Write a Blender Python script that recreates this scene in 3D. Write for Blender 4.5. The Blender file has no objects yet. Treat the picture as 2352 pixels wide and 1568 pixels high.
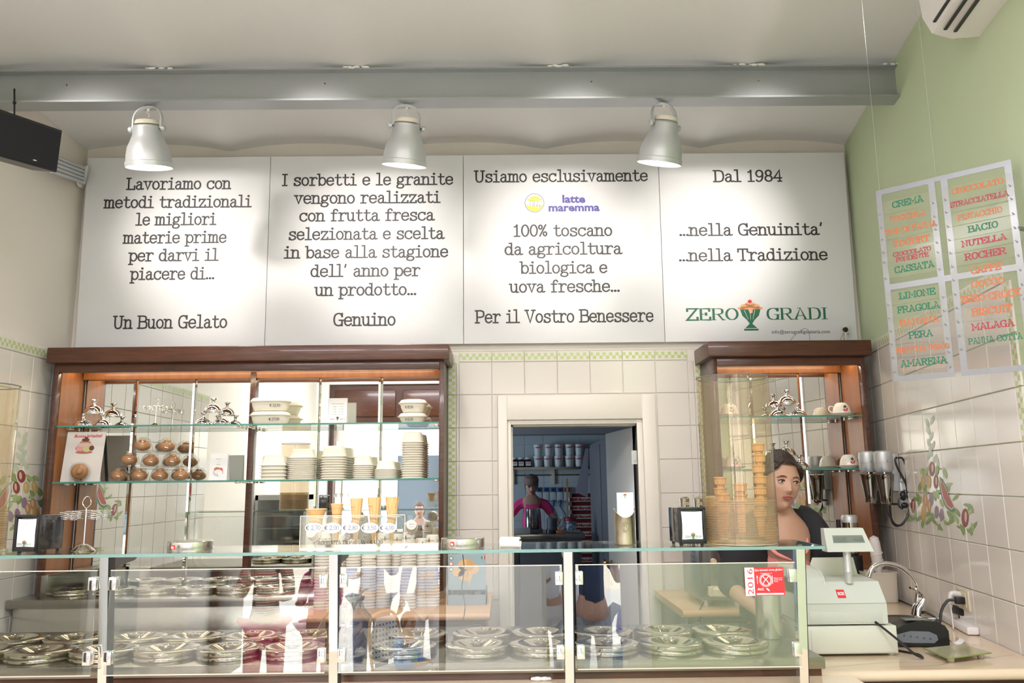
import bpy, bmesh, math, random
from mathutils import Vector as V, Matrix as M4
random.seed(7)
R = math.radians
# ---------------------------------------------------------------- camera, world, lights, exposure
C = bpy.context.scene.collection
scn = bpy.context.scene
FPX, CAMH, TH, PS, RO = 1851.0, 1.6, R(9.93), R(.5), R(.63)
fw = V((math.sin(PS)*math.cos(TH), math.cos(PS)*math.cos(TH), math.sin(TH)))
r0 = V((math.cos(PS), -math.sin(PS), 0)); u0 = r0.cross(fw)
rt = r0*math.cos(RO)-u0*math.sin(RO); up = u0*math.cos(RO)+r0*math.sin(RO)
cam = bpy.data.objects.new('camera', bpy.data.cameras.new('camera')); C.objects.link(cam)
m = M4.Identity(4)
for i in range(3):
    m[i][0], m[i][1], m[i][2] = rt[i], up[i], -fw[i]
m[2][3] = CAMH
cam.matrix_world = m
cam.data.sensor_width = 36; cam.data.lens = FPX/2352*36; cam.data.clip_start = .05
scn.camera = cam
scn.view_settings.view_transform = 'Standard'; scn.view_settings.look = 'None'
scn.view_settings.gamma = 1; scn.view_settings.use_curve_mapping = False
scn.view_settings.exposure = 0.2
w = bpy.data.worlds.new('sky'); scn.world = w; w.use_nodes = True
wn = w.node_tree.nodes; wn['Background'].inputs[0].default_value = (.80, .88, 1, 1); wn['Background'].inputs[1].default_value = 4.0
def light(name, kind, loc, energy, col=(1, 1, 1), tgt=None, **k):
    d = bpy.data.lights.new(name, kind); d.energy = energy; d.color = col
    for a, b in k.items(): setattr(d, a, b)
    o = bpy.data.objects.new(name, d); C.objects.link(o); o.location = loc
    if tgt is not None: o.rotation_euler = (V(tgt)-V(loc)).to_track_quat('-Z', 'Y').to_euler()
    return o
light('sun', 'SUN', (0, -4, 8), 12.0, (1, .97, .94), (4.5, -8.2, 3.0), angle=.01)
for lx in (-1.4, .45):   # added overhead fill over the customer side, brightens the interior; not known fixtures
    light('added_fill_light', 'AREA', (lx, .3, 3.55), 88, (.98, .93, 1), (lx, .3, 0), shape='RECTANGLE', size=1.6, size_y=.5)

for lx, tx in ((-2.42, -1.80), (-1.12, -.78), (.45, .31), (1.40, 1.26)):   # second row of spot lamps, aimed at the slogan panels
    light('rear_spot_lamp', 'SPOT', (lx, 2.6, 3.46), 150, (1, .93, .88), (tx, 4.76, 3.06), spot_size=R(34), spot_blend=1, shadow_soft_size=.07)
# ---------------------------------------------------------------- pixel rays
def ray(px, py): return fw*FPX+rt*(px-1176)-up*(py-784)
CAM = V((0, 0, CAMH))
def at(px, py, Y):
    d = ray(px, py); return CAM+d*(Y/d.y)
def atz(px, py, Z):
    d = ray(px, py); return CAM+d*((Z-CAMH)/d.z)
def atp(px, py, p, n):
    d = ray(px, py); n = V(n); return CAM+d*((V(p)-CAM).dot(n)/d.dot(n))
# ---------------------------------------------------------------- materials
MATS = {}
def mat(name, col=(.8, .8, .8), rough=.5, metal=0, **k):
    if name in MATS: return MATS[name]
    mt = bpy.data.materials.new(name); mt.use_nodes = True; MATS[name] = mt
    nt = mt.node_tree; b = nt.nodes['Principled BSDF']
    b.inputs['Base Color'].default_value = (*col, 1); b.inputs['Roughness'].default_value = rough; b.inputs['Metallic'].default_value = metal
    for a, v in k.items():
        if a == 'emit': b.inputs['Emission Color'].default_value = (*v[0], 1); b.inputs['Emission Strength'].default_value = v[1]
        elif a == 'coat': b.inputs['Coat Weight'].default_value = v; b.inputs['Coat Roughness'].default_value = .08
        elif a == 'trans': b.inputs['Transmission Weight'].default_value = v
        elif a == 'ior': b.inputs['IOR'].default_value = v
        elif a == 'sss': b.inputs['Subsurface Weight'].default_value = v; b.inputs['Subsurface Radius'].default_value = (.02, .01, .006)
        elif a == 'spec': b.inputs['Specular IOR Level'].default_value = v
    def N(t, **kw):
        n = nt.nodes.new(t)
        for q, v in kw.items():
            if q in n.inputs: n.inputs[q].default_value = v
            else: setattr(n, q, v)
        return n
    L = nt.links.new
    if 'noise' in k:      # (scale, second colour, amount, stretch)
        sc, c2, amt, st = k['noise']
        tc = N('ShaderNodeTexCoord'); mp = N('ShaderNodeMapping'); mp.inputs['Scale'].default_value = st
        nz = N('ShaderNodeTexNoise'); nz.inputs['Scale'].default_value = sc; nz.inputs['Detail'].default_value = 6
        rp = N('ShaderNodeValToRGB'); rp.color_ramp.elements[0].position = .5-amt; rp.color_ramp.elements[1].position = .5+amt
        rp.color_ramp.elements[0].color = (*col, 1); rp.color_ramp.elements[1].color = (*c2, 1)
        L(tc.outputs['Object'], mp.inputs[0]); L(mp.outputs[0], nz.inputs[0]); L(nz.outputs[0], rp.inputs[0]); L(rp.outputs[0], b.inputs['Base Color'])
    if 'bump' in k:       # (scale, strength)
        tc = N('ShaderNodeTexCoord'); nz = N('ShaderNodeTexNoise'); nz.inputs['Scale'].default_value = k['bump'][0]; nz.inputs['Detail'].default_value = 4
        bp = N('ShaderNodeBump'); bp.inputs['Strength'].default_value = k['bump'][1]; bp.inputs['Distance'].default_value = .01
        L(tc.outputs['Object'], nz.inputs[0]); L(nz.outputs[0], bp.inputs['Height']); L(bp.outputs[0], b.inputs['Normal'])
    return mt
def pane(name, tint=(1, 1, 1), f0=.045, rough=0.0, haze=0, hazecol=(.8, .75, .65)):
    mt = bpy.data.materials.new(name); mt.use_nodes = True; MATS[name] = mt
    nt = mt.node_tree; nt.nodes.remove(nt.nodes['Principled BSDF']); L = nt.links.new; out = nt.nodes['Material Output']
    lw = nt.nodes.new('ShaderNodeLayerWeight'); lw.inputs[0].default_value = .5
    p5 = nt.nodes.new('ShaderNodeMath'); p5.operation = 'POWER'; p5.inputs[1].default_value = 5
    ma = nt.nodes.new('ShaderNodeMath'); ma.operation = 'MULTIPLY_ADD'; ma.inputs[1].default_value = 1-f0; ma.inputs[2].default_value = f0
    tr = nt.nodes.new('ShaderNodeBsdfTransparent'); tr.inputs[0].default_value = (*tint, 1)
    gl = nt.nodes.new('ShaderNodeBsdfGlossy'); gl.inputs['Roughness'].default_value = rough
    mx = nt.nodes.new('ShaderNodeMixShader')
    L(lw.outputs['Facing'], p5.inputs[0]); L(p5.outputs[0], ma.inputs[0]); L(ma.outputs[0], mx.inputs[0])
    L(gl.outputs[0], mx.inputs[2])
    if haze:
        m2 = nt.nodes.new('ShaderNodeMixShader'); m2.inputs[0].default_value = haze
        df = nt.nodes.new('ShaderNodeBsdfDiffuse'); df.inputs[0].default_value = (*hazecol, 1)
        L(tr.outputs[0], m2.inputs[1]); L(df.outputs[0], m2.inputs[2]); L(m2.outputs[0], mx.inputs[1])
    else: L(tr.outputs[0], mx.inputs[1])
    L(mx.outputs[0], out.inputs[0]); return mt
WOOD = mat('mahogany', (.050, .017, .009), .34, noise=(5, (.10, .034, .016), .22, (1, 1, 14)), coat=.25)
WOODH = mat('mahogany_across', (.055, .018, .009), .34, noise=(5, (.115, .038, .017), .22, (1.2, 14, 14)), coat=.25)
WOODL = mat('veneer', (.26, .085, .022), .4, noise=(4, (.36, .13, .036), .25, (9, 9, .7)), coat=.2)
COPPER = mat('copper', (.62, .33, .16), .35, 1)
STEEL = mat('brushed_steel', (.34, .32, .27), .22, 1, noise=(3, (.43, .41, .36), .3, (.5, 30, 30)))
CHROME = mat('chrome', (.88, .88, .89), .06, 1)
POLISH = mat('polished_steel', (.52, .47, .37), .11, 1)
MIRROR = mat('mirror_silver', (.86, .89, .87), .0, 1)
TILE = mat('cream_tile', (.76, .72, .66), .12, spec=.6, bump=(9, .02))
GROUT = mat('grout', (.62, .58, .53), .8)
GREEN = mat('checker_green', (.50, .62, .24), .2)
GREENP = mat('green_paint', (.55, .65, .42), .8, noise=(1.5, (.58, .68, .45), .3, (1, 1, 1)), bump=(60, .03))
CREAM = mat('cream_plaster', (.80, .75, .68), .85, bump=(30, .05))
WHITEP = mat('white_plaster', (.83, .83, .83), .85, bump=(14, .12))
WHITE = mat('white_paint', (.82, .80, .76), .4)
DOORW = mat('ivory_lacquer', (.80, .76, .68), .35)
BLACK = mat('black_plastic', (.012, .012, .014), .35)
DARK = mat('black_cloth', (.012, .012, .016), .85)
GREYM = mat('grey_paint_metal', (.36, .38, .39), .38, .4, noise=(3, (.41, .43, .44), .3, (1, 1, 1)), bump=(90, .05))
SILVER = mat('silver_lacquer', (.58, .60, .61), .38, .45)
PAPER = mat('white_paper', (.85, .85, .85), .7)
INK = mat('black_ink', (.035, .03, .03), .5)
GREEND = mat('dark_green_print', (.02, .16, .085), .5)
ORANGE = mat('orange_print', (.85, .23, .06), .5)
PEACH = mat('peach_print', (.90, .45, .22), .5)
RED = mat('red_print', (.72, .03, .04), .45)
CRIM = mat('crimson_print', (.52, .02, .05), .45)
MENUG = mat('menu_green', (.0, .15, .07), .45)
GLASS = pane('clear_glass', (.97, .985, .975), .06)
GLASSF = pane('front_glass', (.96, .98, .98), .16)
GLASSE = mat('glass_edge', (.10, .42, .34), .15, trans=.4)
GLASST = mat('glass_edge_pale', (.36, .60, .56), .12, trans=.5)
ACRYL = pane('clear_acrylic', (.97, .98, .95), .05, .02, .03)
SMOKED = pane('aged_acrylic', (.88, .82, .71), .07, .02, .07, (.75, .66, .48))
WAFER = mat('wafer', (.66, .38, .15), .65, noise=(25, (.74, .47, .21), .3, (1, 1, 1)), bump=(70, .25))
FOAM = mat('ivory_foam', (.88, .84, .72), .55, sss=.1)
CUPW = mat('cup_paper', (.78, .74, .66), .55)
MARBLE = mat('cream_marble', (.74, .58, .42), .12, noise=(2.2, (.80, .67, .52), .25, (1, 1, 1)))
SKIN = mat('skin', (.62, .36, .25), .5, sss=.12)
# ---------------------------------------------------------------- mesh helpers
class MB:
    def __init__(s): s.v = []; s.f = []; s.m = []; s.k = 0
    def add(s, vs, fs, mi=0):
        n = len(s.v); s.v += [tuple(q) for q in vs]; s.f += [[n+i for i in f] for f in fs]; s.m += [mi]*len(fs); return s
    def box(s, x0, x1, y0, y1, z0, z1, b=0, mi=0):
        if b:   # chamfered edges
            bm = bmesh.new(); bmesh.ops.create_cube(bm, size=1)
            for q in bm.verts: q.co = V(((x0+x1)/2+q.co.x*(x1-x0), (y0+y1)/2+q.co.y*(y1-y0), (z0+z1)/2+q.co.z*(z1-z0)))
            bmesh.ops.bevel(bm, geom=list(bm.edges), offset=b, segments=2, affect='EDGES', profile=.5)
            s.add([q.co[:] for q in bm.verts], [[q.index for q in f.verts] for f in bm.faces], mi) if not bm.verts.index_update() else 0
            bm.free(); return s
        vs = [(x, y, z) for z in (z0, z1) for y in (y0, y1) for x in (x0, x1)]
        return s.add(vs, [(0, 2, 3, 1), (4, 5, 7, 6), (0, 1, 5, 4), (2, 6, 7, 3), (0, 4, 6, 2), (1, 3, 7, 5)], mi)
    def lathe(s, prof, n=24, c=(0, 0, 0), axis='z', mi=0, sx=1, sy=1):
        vs = []; fs = []; k = len(prof)
        for i in range(n):
            a = 2*math.pi*i/n; ca, sa = math.cos(a), math.sin(a)
            for r, h in prof:
                p = (r*ca*sx, r*sa*sy, h)
                if axis == 'y': p = (p[0], h, -p[1])
                elif axis == 'x': p = (h, p[0], p[1])
                vs.append((p[0]+c[0], p[1]+c[1], p[2]+c[2]))
        for i in range(n):
            j = (i+1) % n
            for q in range(k-1): fs.append((i*k+q, j*k+q, j*k+q+1, i*k+q+1))
        if prof[0][0] > 1e-6: fs.append([i*k for i in range(n)][::-1])
        if prof[-1][0] > 1e-6: fs.append([i*k+k-1 for i in range(n)])
        return s.add(vs, fs, mi)
    def shell(s, prof, n=24, c=(0, 0, 0), mi=0, sx=1, sy=1):   # open profile, no end caps
        k = len(prof); vs = []; fs = []
        for i in range(n):
            a = 2*math.pi*i/n
            for r, h in prof: vs.append((r*math.cos(a)*sx+c[0], r*math.sin(a)*sy+c[1], h+c[2]))
        for i in range(n):
            j = (i+1) % n
            for q in range(k-1): fs.append((i*k+q, j*k+q, j*k+q+1, i*k+q+1))
        return s.add(vs, fs, mi)
    def tube(s, pts, r, n=8, mi=0, closed=False):
        pts = [V(p) for p in pts]; k = len(pts); rs = [r[round(i*(len(r)-1)/(k-1))] for i in range(k)] if isinstance(r, (list, tuple)) else [r]*k
        vs = []; fs = []; u = None
        for i, p in enumerate(pts):
            t = (pts[(i+1) % k]-pts[i-1]) if closed else (pts[min(i+1, k-1)]-pts[max(i-1, 0)])
            t = t.normalized() if t.length > 1e-9 else V((0, 0, 1))
            if u is None: u = t.orthogonal().normalized()
            u = (u-t*u.dot(t)); u = u.normalized() if u.length > 1e-6 else t.orthogonal().normalized()
            w_ = t.cross(u)
            for j in range(n):
                a = 2*math.pi*j/n; vs.append(p+(u*math.cos(a)+w_*math.sin(a))*rs[i])
        for i in range(k if closed else k-1):
            for j in range(n):
                a, b = i*n, ((i+1) % k)*n; fs.append((a+j, a+(j+1) % n, b+(j+1) % n, b+j))
        if not closed: fs += [list(range(n))[::-1], [(k-1)*n+j for j in range(n)]]
        return s.add(vs, fs, mi)
    def prism(s, pts, h0, h1, plane='xz', mi=0):   # 2D outline extruded
        f = {'xz': lambda a, b, h: (a, h, b), 'xy': lambda a, b, h: (a, b, h), 'yz': lambda a, b, h: (h, a, b)}[plane]
        n = len(pts); vs = [f(a, b, h0) for a, b in pts]+[f(a, b, h1) for a, b in pts]
        return s.add(vs, [list(range(n))[::-1], list(range(n, 2*n))]+[(i, (i+1) % n, n+(i+1) % n, n+i) for i in range(n)], mi)
    def ball(s, c, r, n=12, k=8, sc=(1, 1, 1), mi=0):
        pr = [(math.sin(math.pi*i/k), -math.cos(math.pi*i/k)) for i in range(k+1)]
        vs = []; fs = []
        for i in range(n):
            a = 2*math.pi*i/n
            for q, h in pr: vs.append((c[0]+r*q*math.cos(a)*sc[0], c[1]+r*q*math.sin(a)*sc[1], c[2]+r*h*sc[2]))
        for i in range(n):
            j = (i+1) % n
            for q in range(k): fs.append((i*(k+1)+q, j*(k+1)+q, j*(k+1)+q+1, i*(k+1)+q+1))
        return s.add(vs, fs, mi)
    def xf(s, mtx, a=0):
        for i in range(a, len(s.v)): s.v[i] = tuple(mtx @ V(s.v[i]))
        return s
    def mesh(s, name, mats, smooth=True):
        me = bpy.data.meshes.new(name); me.from_pydata(s.v, [], s.f)
        for q in (mats if isinstance(mats, (list, tuple)) else [mats]): me.materials.append(q)
        me.polygons.foreach_set('material_index', s.m)
        me.polygons.foreach_set('use_smooth', [bool(smooth)]*len(s.f))
        me.update()
        if smooth:
            bm = bmesh.new(); bm.from_mesh(me)
            bmesh.ops.remove_doubles(bm, verts=bm.verts, dist=1e-6); bmesh.ops.recalc_face_normals(bm, faces=bm.faces)
            an = R(35)
            for e in bm.edges:
                if len(e.link_faces) == 2 and e.calc_face_angle(0) > an: e.smooth = False
            bm.to_mesh(me); bm.free()
        return me
    def obj(s, name, mats, parent=None, loc=(0, 0, 0), smooth=True, **props):
        return link(name, s.mesh(name, mats, smooth), parent, loc, **props)
def link(name, me, parent=None, loc=(0, 0, 0), rz=0, **props):
    o = bpy.data.objects.new(name, me); C.objects.link(o)
    if parent is not None: o.parent = parent
    o.location = loc; o.rotation_euler = (0, 0, rz)
    for a, b in props.items(): o[a] = b
    return o
def thing(name, label, cat, loc=(0, 0, 0), group=None, rz=0):
    o = link(name, None, None, loc, rz); tag(o, label, cat, group); return o
def tag(o, label, cat, group=None):
    o['label'] = label; o['category'] = cat
    if group: o['group'] = group
    return o
def dup(r, loc=None, rz=None, label=None, parent=None, group=None):
    c = r.copy(); C.objects.link(c)
    if parent is not None: c.parent = parent
    if loc is not None: c.location = loc
    if rz is not None: c.rotation_euler = (0, 0, rz)
    if label: c['label'] = label
    if group: c['group'] = group
    for ch in KIDS(r): dup(ch, parent=c)
    return c
def KIDS(r): return list(r.children)
def struct(o): o['kind'] = 'structure'; return o
def smooth_path(pts, n=6, closed=False):
    P = [V(p) for p in pts]; out = []; k = len(P)
    for i in range(k if closed else k-1):
        g = (lambda j: P[j % k]) if closed else (lambda j: P[max(0, min(k-1, j))])
        a, b, c, d = g(i-1), g(i), g(i+1), g(i+2)
        for j in range(n):
            t = j/n; out.append(.5*((2*b)+(c-a)*t+(2*a-5*b+4*c-d)*t*t+(3*b-a-3*c+d)*t**3))
    if not closed: out.append(P[-1])
    return out
# ---------------------------------------------------------------- lettering: stroke alphabet with slab serifs
GL = {
'a': (7, "~1.2 5.6 2.8 6.9 4.6 6 4.8 4 4.8 1 5.4 0 6.8 .4;~4.8 4 2.5 3.9 .9 2.2 1.6 .3 3.4 0 4.8 1.6"),
'b': (7.2, "0 10 1.5 10 1.5 0;@4 3.5 2.6 3.5"), 'c': (7, "~6 5.4 5 6.6 3.4 7 1.4 5.8 .8 3.5 1.4 1.2 3.4 0 5.2 .4 6.2 1.6;6 5.2 6 6.8"),
'd': (7.4, "3.8 10 5.5 10 5.5 0 7 0;@3.1 3.5 2.5 3.5"), 'e': (7, "1 3.7 6 3.7;~6 3.7 5.6 6 3.5 7 1.4 5.8 .8 3.5 1.5 1 3.7 0 6 1.4"),
'f': (6.4, "~5.8 9 4.8 10.2 3.2 9.8 2.6 8 2.6 0;.8 6.8 5 6.8;1 0 4.6 0"),
'g': (7.2, "@3.2 4.6 2.2 2.3;~4.8 6 5.8 7 6.8 6.8;~1.6 2.8 .8 1.6 2 .8 4.6 .5 6 -.8 5 -2.6 3 -3 .8 -2.4 .6 -1 1.8 .6"),
'h': (7.4, "0 10 1.4 10 1.4 0;0 0 2.8 0;~1.4 4.8 3 6.8 5 6.6 5.6 5 5.6 0;4.2 0 7 0"), 'i': (6, "1 7 3 7 3 0;.6 0 5.4 0;@3 9.6 .4 .4"),
'l': (6, "1 10.4 3 10.4 3 0;.6 0 5.4 0"),
'm': (9.2, "0 7 1.2 7 1.2 0;0 0 2.4 0;~1.2 5.4 2.6 6.9 4 6.6 4.4 5 4.4 0;3.6 0 5.4 0;~4.4 5.4 5.8 6.9 7.2 6.6 7.6 5 7.6 0;6.8 0 8.8 0"),
'n': (7.4, "0 7 1.4 7 1.4 0;0 0 2.8 0;~1.4 4.8 3 6.8 5 6.6 5.6 5 5.6 0;4.2 0 7 0"), 'o': (6.8, "@3.3 3.5 2.6 3.5"),
'p': (7.2, "0 7 1.5 7 1.5 -3;.2 -3 3.2 -3;@4 3.5 2.6 3.5"), 'r': (6.8, "0.4 7 2.2 7 2.2 0;.4 0 4.4 0;~2.2 4.4 3.6 6.6 5.4 7 6.2 6"),
's': (6.6, "~5.4 5.4 4.6 6.8 3 7 1.4 6.2 1.4 4.6 3.4 3.7 5.4 2.8 5.6 1 4 0 2.2 0 1 1.6;5.5 5.2 5.5 6.8;.9 .2 .9 1.8"),
't': (6.4, "~2.6 9.4 2.6 5 2.6 1.6 3.4 .2 5 .1 6 1;.8 6.9 5.2 6.9"), 'u': (7.4, "0 7 1.3 7;~1.3 7 1.3 3 2 .5 4 .2 5.5 2;4.3 7 5.5 7 5.5 0 7 0"),
'v': (7.2, "0 7 2.6 7;4.4 7 7 7;1.2 7 3.5 0 5.8 7"), 'z': (6.8, ".9 5.4 .9 7 5.8 7 .9 0 6 0 6 1.7"),
'A': (9.4, "1.4 0 4.6 10 7.8 0;2.4 3.2 6.8 3.2;0 0 2.8 0;6.4 0 9.2 0;3 10 4.8 10"), 'B': (8, "0 10 4.6 10;1.4 10 1.4 0;0 0 4.6 0;~4.6 10 6.6 9.2 6.6 6.2 4.6 5.4;1.4 5.4 4.6 5.4;~4.6 5.4 7.2 4.6 7.2 .8 4.6 0"),
'C': (8.4, "~7.2 7.6 6 9.6 4 10 1.6 8.6 .8 5 1.6 1.4 4 0 6.2 .4 7.4 2.4;7.2 7.2 7.2 10"), 'D': (8.4, "0 10 4 10;1.4 10 1.4 0;0 0 4 0;~4 10 6.6 9 7.6 5 6.6 1 4 0"),
'E': (7.8, "0 10 6.6 10 6.6 7.6;1.4 10 1.4 0;0 0 7 0 7 2.6;1.4 5.2 4.6 5.2;4.6 4 4.6 6.4"), 'F': (7.4, "0 10 6.6 10 6.6 7.6;1.4 10 1.4 0;0 0 3.2 0;1.4 5.2 4.6 5.2;4.6 4 4.6 6.4"),
'G': (8.6, "~7.2 7.8 6 9.6 4 10 1.6 8.6 .8 5 1.6 1.4 4 0 6 .3 7.2 1.6;7.2 7.4 7.2 10;7.2 0 7.2 4.4;5 4.4 8.4 4.4"), 'H': (9, "1.4 10 1.4 0;7 10 7 0;0 10 2.8 10;0 0 2.8 0;5.6 10 8.4 10;5.6 0 8.4 0;1.4 5.2 7 5.2"),
'I': (5, "2.2 10 2.2 0;.4 10 4 10;.4 0 4 0"), 'K': (8.8, "1.4 10 1.4 0;0 10 2.8 10;0 0 2.8 0;6.6 10 1.4 4;3.2 6 7 0;5.2 10 8 10;5.8 0 8.4 0"),
'L': (7.6, "1.6 10 1.6 0;0 10 3.2 10;0 0 6.8 0 6.8 3"), 'M': (10.4, "1.4 0 1.4 10 5 3 8.6 10 8.6 0;0 10 1.4 10;8.6 10 10 10;0 0 2.8 0;7.2 0 10 0"),
'N': (9, "1.4 0 1.4 10 7 0 7 10;0 10 1.4 10;5.6 10 8.4 10;0 0 2.8 0"), 'O': (8.6, "@4.1 5 3.4 5"), 'P': (7.8, "0 10 4.4 10;1.4 10 1.4 0;0 0 3.2 0;~4.4 10 6.8 9 6.8 5.6 4.4 4.6;1.4 4.6 4.4 4.6"),
'R': (8.6, "0 10 4.4 10;1.4 10 1.4 0;0 0 2.8 0;~4.4 10 6.6 9.2 6.6 6 4.4 5;1.4 5 4.4 5;4.2 5 7 0 8.4 0"), 'S': (7.6, "~6.2 7.8 5.4 9.6 3.6 10 1.2 9.2 1.2 6.4 3.6 5.2 6.2 4.2 6.6 1.4 4.6 0 2.2 .2 .8 2.2;6.4 7.4 6.4 10;.7 0 .7 2.8"),
'T': (8, "3.8 10 3.8 0;.2 7.6 .2 10 7.4 10 7.4 7.6;2.2 0 5.4 0"), 'U': (8.8, "0 10 2.8 10;5.4 10 8.2 10;~1.4 10 1.4 5 1.6 2 2.8 .2 5.2 .2 6.6 2 6.8 5 6.8 10"),
'V': (8.8, "0 10 2.8 10;5.8 10 8.6 10;1.2 10 4.3 0 7.4 10"), 'Y': (8.4, "0 10 2.6 10;5.4 10 8 10;1.2 10 4 4.8 6.8 10;4 4.8 4 0;2.4 0 5.6 0"), 'Z': (7.8, ".8 7.6 .8 10 6.8 10 .6 0 7 0 7 2.6"),
'0': (7, "@3.4 5 2.7 5"), '1': (6.2, "~1 8.4 2.2 8.8 3 10;3 10 3 0;1 0 5.2 0"), '2': (7, "~1 7.6 1.6 9.4 3.4 10 5.4 9 5.4 6.6 3.4 3.6 .8 0;.8 0 6 0 6 1.8"),
'3': (7, "~1 8.6 2.6 10 4.8 9.6 5.4 7.6 4.4 5.8 2.8 5.4;~2.8 5.4 5 4.8 5.8 2.6 4.6 .4 2.4 0 .8 1.4"), '4': (7, "5 0 5 10 .6 3 6.4 3;3.6 0 6.2 0"),
'5': (7, "5.4 10 1.4 10 1.2 5.6;~1.2 5.6 3.4 6.4 5.4 5.4 5.8 3 4.4 .4 2.2 0 .8 1.4"), '6': (7, "~5.4 8.6 4 10 2.4 9.4 1 6.6 .9 3.6;@3.4 3 2.5 3"), '7': (7, ".8 8.4 .8 10 6 10 2.6 0"),
'8': (7, "@3.4 7.5 2.1 2.5;@3.4 2.6 2.6 2.6"), '9': (7, "@3.4 7 2.5 3;~5.9 6.4 5.6 3 4.2 .4 2.2 0 1 1.2"),
'.': (2.6, "@1.2 .5 .4 .4"), ',': (3.4, "~1.6 .8 1.8 -.6 .8 -1.8"), "'": (3.4, "1.8 10.4 1.2 8"), '%': (7.6, "@1.8 8 1.3 1.8;@5.4 2 1.3 1.8;6 10 1.2 0"), '-': (4, ".6 4 3.2 4"), '+': (3, "1 5 2 5"),
'@': (9, "@4.4 3.6 1.8 2;~6.2 5.4 6.2 2 8 2.4 8 6 5 8 2 7 .8 4 2 .4 5 -1 7 -.4"), ' ': (4.4, ""), '\u20ac': (7.4, "~6.2 8.6 4.6 10 2.6 8.6 1.8 5 2.6 1.4 4.6 0 6.2 1.4;.4 6 5 6;.4 4 4.6 4"), ':': (3, "@1.2 1 .4 .4;@1.2 5 .4 .4"), '/': (5, "0 0 4 10")}
def glyph(ch):
    w_, s = GL[ch]; out = []
    for st in filter(None, s.split(';')):
        sm = st[0] == '~'; el = st[0] == '@'
        q = [float(a) for a in st.lstrip('~@').split()]
        if el:
            n = 16 if q[2] > 1 else 8
            out.append(([(q[0]+q[2]*math.cos(2*math.pi*i/n), q[1]+q[3]*math.sin(2*math.pi*i/n)) for i in range(n)], True))
        else:
            p = list(zip(q[::2], q[1::2]))
            if sm: p = [(a.x, a.y) for a in smooth_path([(x, y, 0) for x, y in p], 4)]
            out.append((p, False))
    return w_, out
def ribbon(mb, pts, closed, wv, wh, place, mi=0):
    k = len(pts); P = [V(p).to_2d() if len(p) > 2 else V(p) for p in pts]
    if not closed:   # square ends
        a = (P[0]-P[1]).normalized()*wh*.5; b = (P[-1]-P[-2]).normalized()*wh*.5; P[0] = P[0]+a; P[-1] = P[-1]+b
    L_, R_ = [], []
    for i in range(k):
        a = P[i-1] if (i or closed) else None; c = P[(i+1) % k] if (i < k-1 or closed) else None
        t1 = (P[i]-a).normalized() if a is not None and (P[i]-a).length > 1e-6 else None
        t2 = (c-P[i]).normalized() if c is not None and (c-P[i]).length > 1e-6 else None
        t = (t1 or t2)+(t2 or t1); t = t.normalized() if t.length > 1e-4 else (t1 or t2)
        nn = V((-t.y, t.x)); co = max(.5, abs(nn.dot(V((-(t1 or t2).y, (t1 or t2).x)))))
        w_ = (wh+(wv-wh)*abs(t.y))*.5/co
        L_.append(P[i]+nn*w_); R_.append(P[i]-nn*w_)
    vs = [place(q) for q in L_]+[place(q) for q in R_]
    mb.add(vs, [(i, (i+1) % k, k+(i+1) % k, k+i) for i in range(k if closed else k-1)], mi)
def text(mb, s, A, B, h, wv=1.15, wh=1.05, mi=0, upv=(0, 0, 1), sp=0):
    """letters of s along the world line A->B, cap height h metres"""
    A, B = V(A), V(B); d = B-A; tot = sum(GL[c][0]+sp for c in s)-sp-.4; sx = d.length/tot; d.normalize(); u = V(upv); x = 0; nr = d.cross(u); sk = 0
    for ch in s:
        w_, st = glyph(ch)
        for pts, cl in st: sk = (sk+1) % 5; ribbon(mb, pts, cl, wv, wh*1.0, lambda q, x=x, o=sk*2e-5: A+d*((x+q[0])*sx)+u*(q[1]*h/10)+nr*o, mi)
        x += w_+sp
def font(s, A, B, h=None, upv=(0, 0, 1), bold=0, mb=None, mi=0, shear=0):
    cu = bpy.data.curves.new('lettering', 'FONT'); cu.body = s; cu.resolution_u = 2; cu.offset = bold; cu.shear = shear
    o = bpy.data.objects.new('lettering_source', cu); C.objects.link(o); dg = bpy.context.evaluated_depsgraph_get()
    me = bpy.data.meshes.new_from_object(o.evaluated_get(dg)); bpy.data.objects.remove(o); bpy.data.curves.remove(cu)
    xs = [q.co.x for q in me.vertices]; x0, x1 = min(xs), max(xs); A, B = V(A), V(B); d = B-A; k = d.length/(x1-x0); d.normalize(); u = V(upv)
    hy = k if h is None else h/.73
    mb = mb or MB(); mb.add([A+d*((q.co.x-x0)*k)+u*(q.co.y*hy) for q in me.vertices], [list(p.vertices) for p in me.polygons], mi)
    bpy.data.meshes.remove(me); return mb
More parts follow.
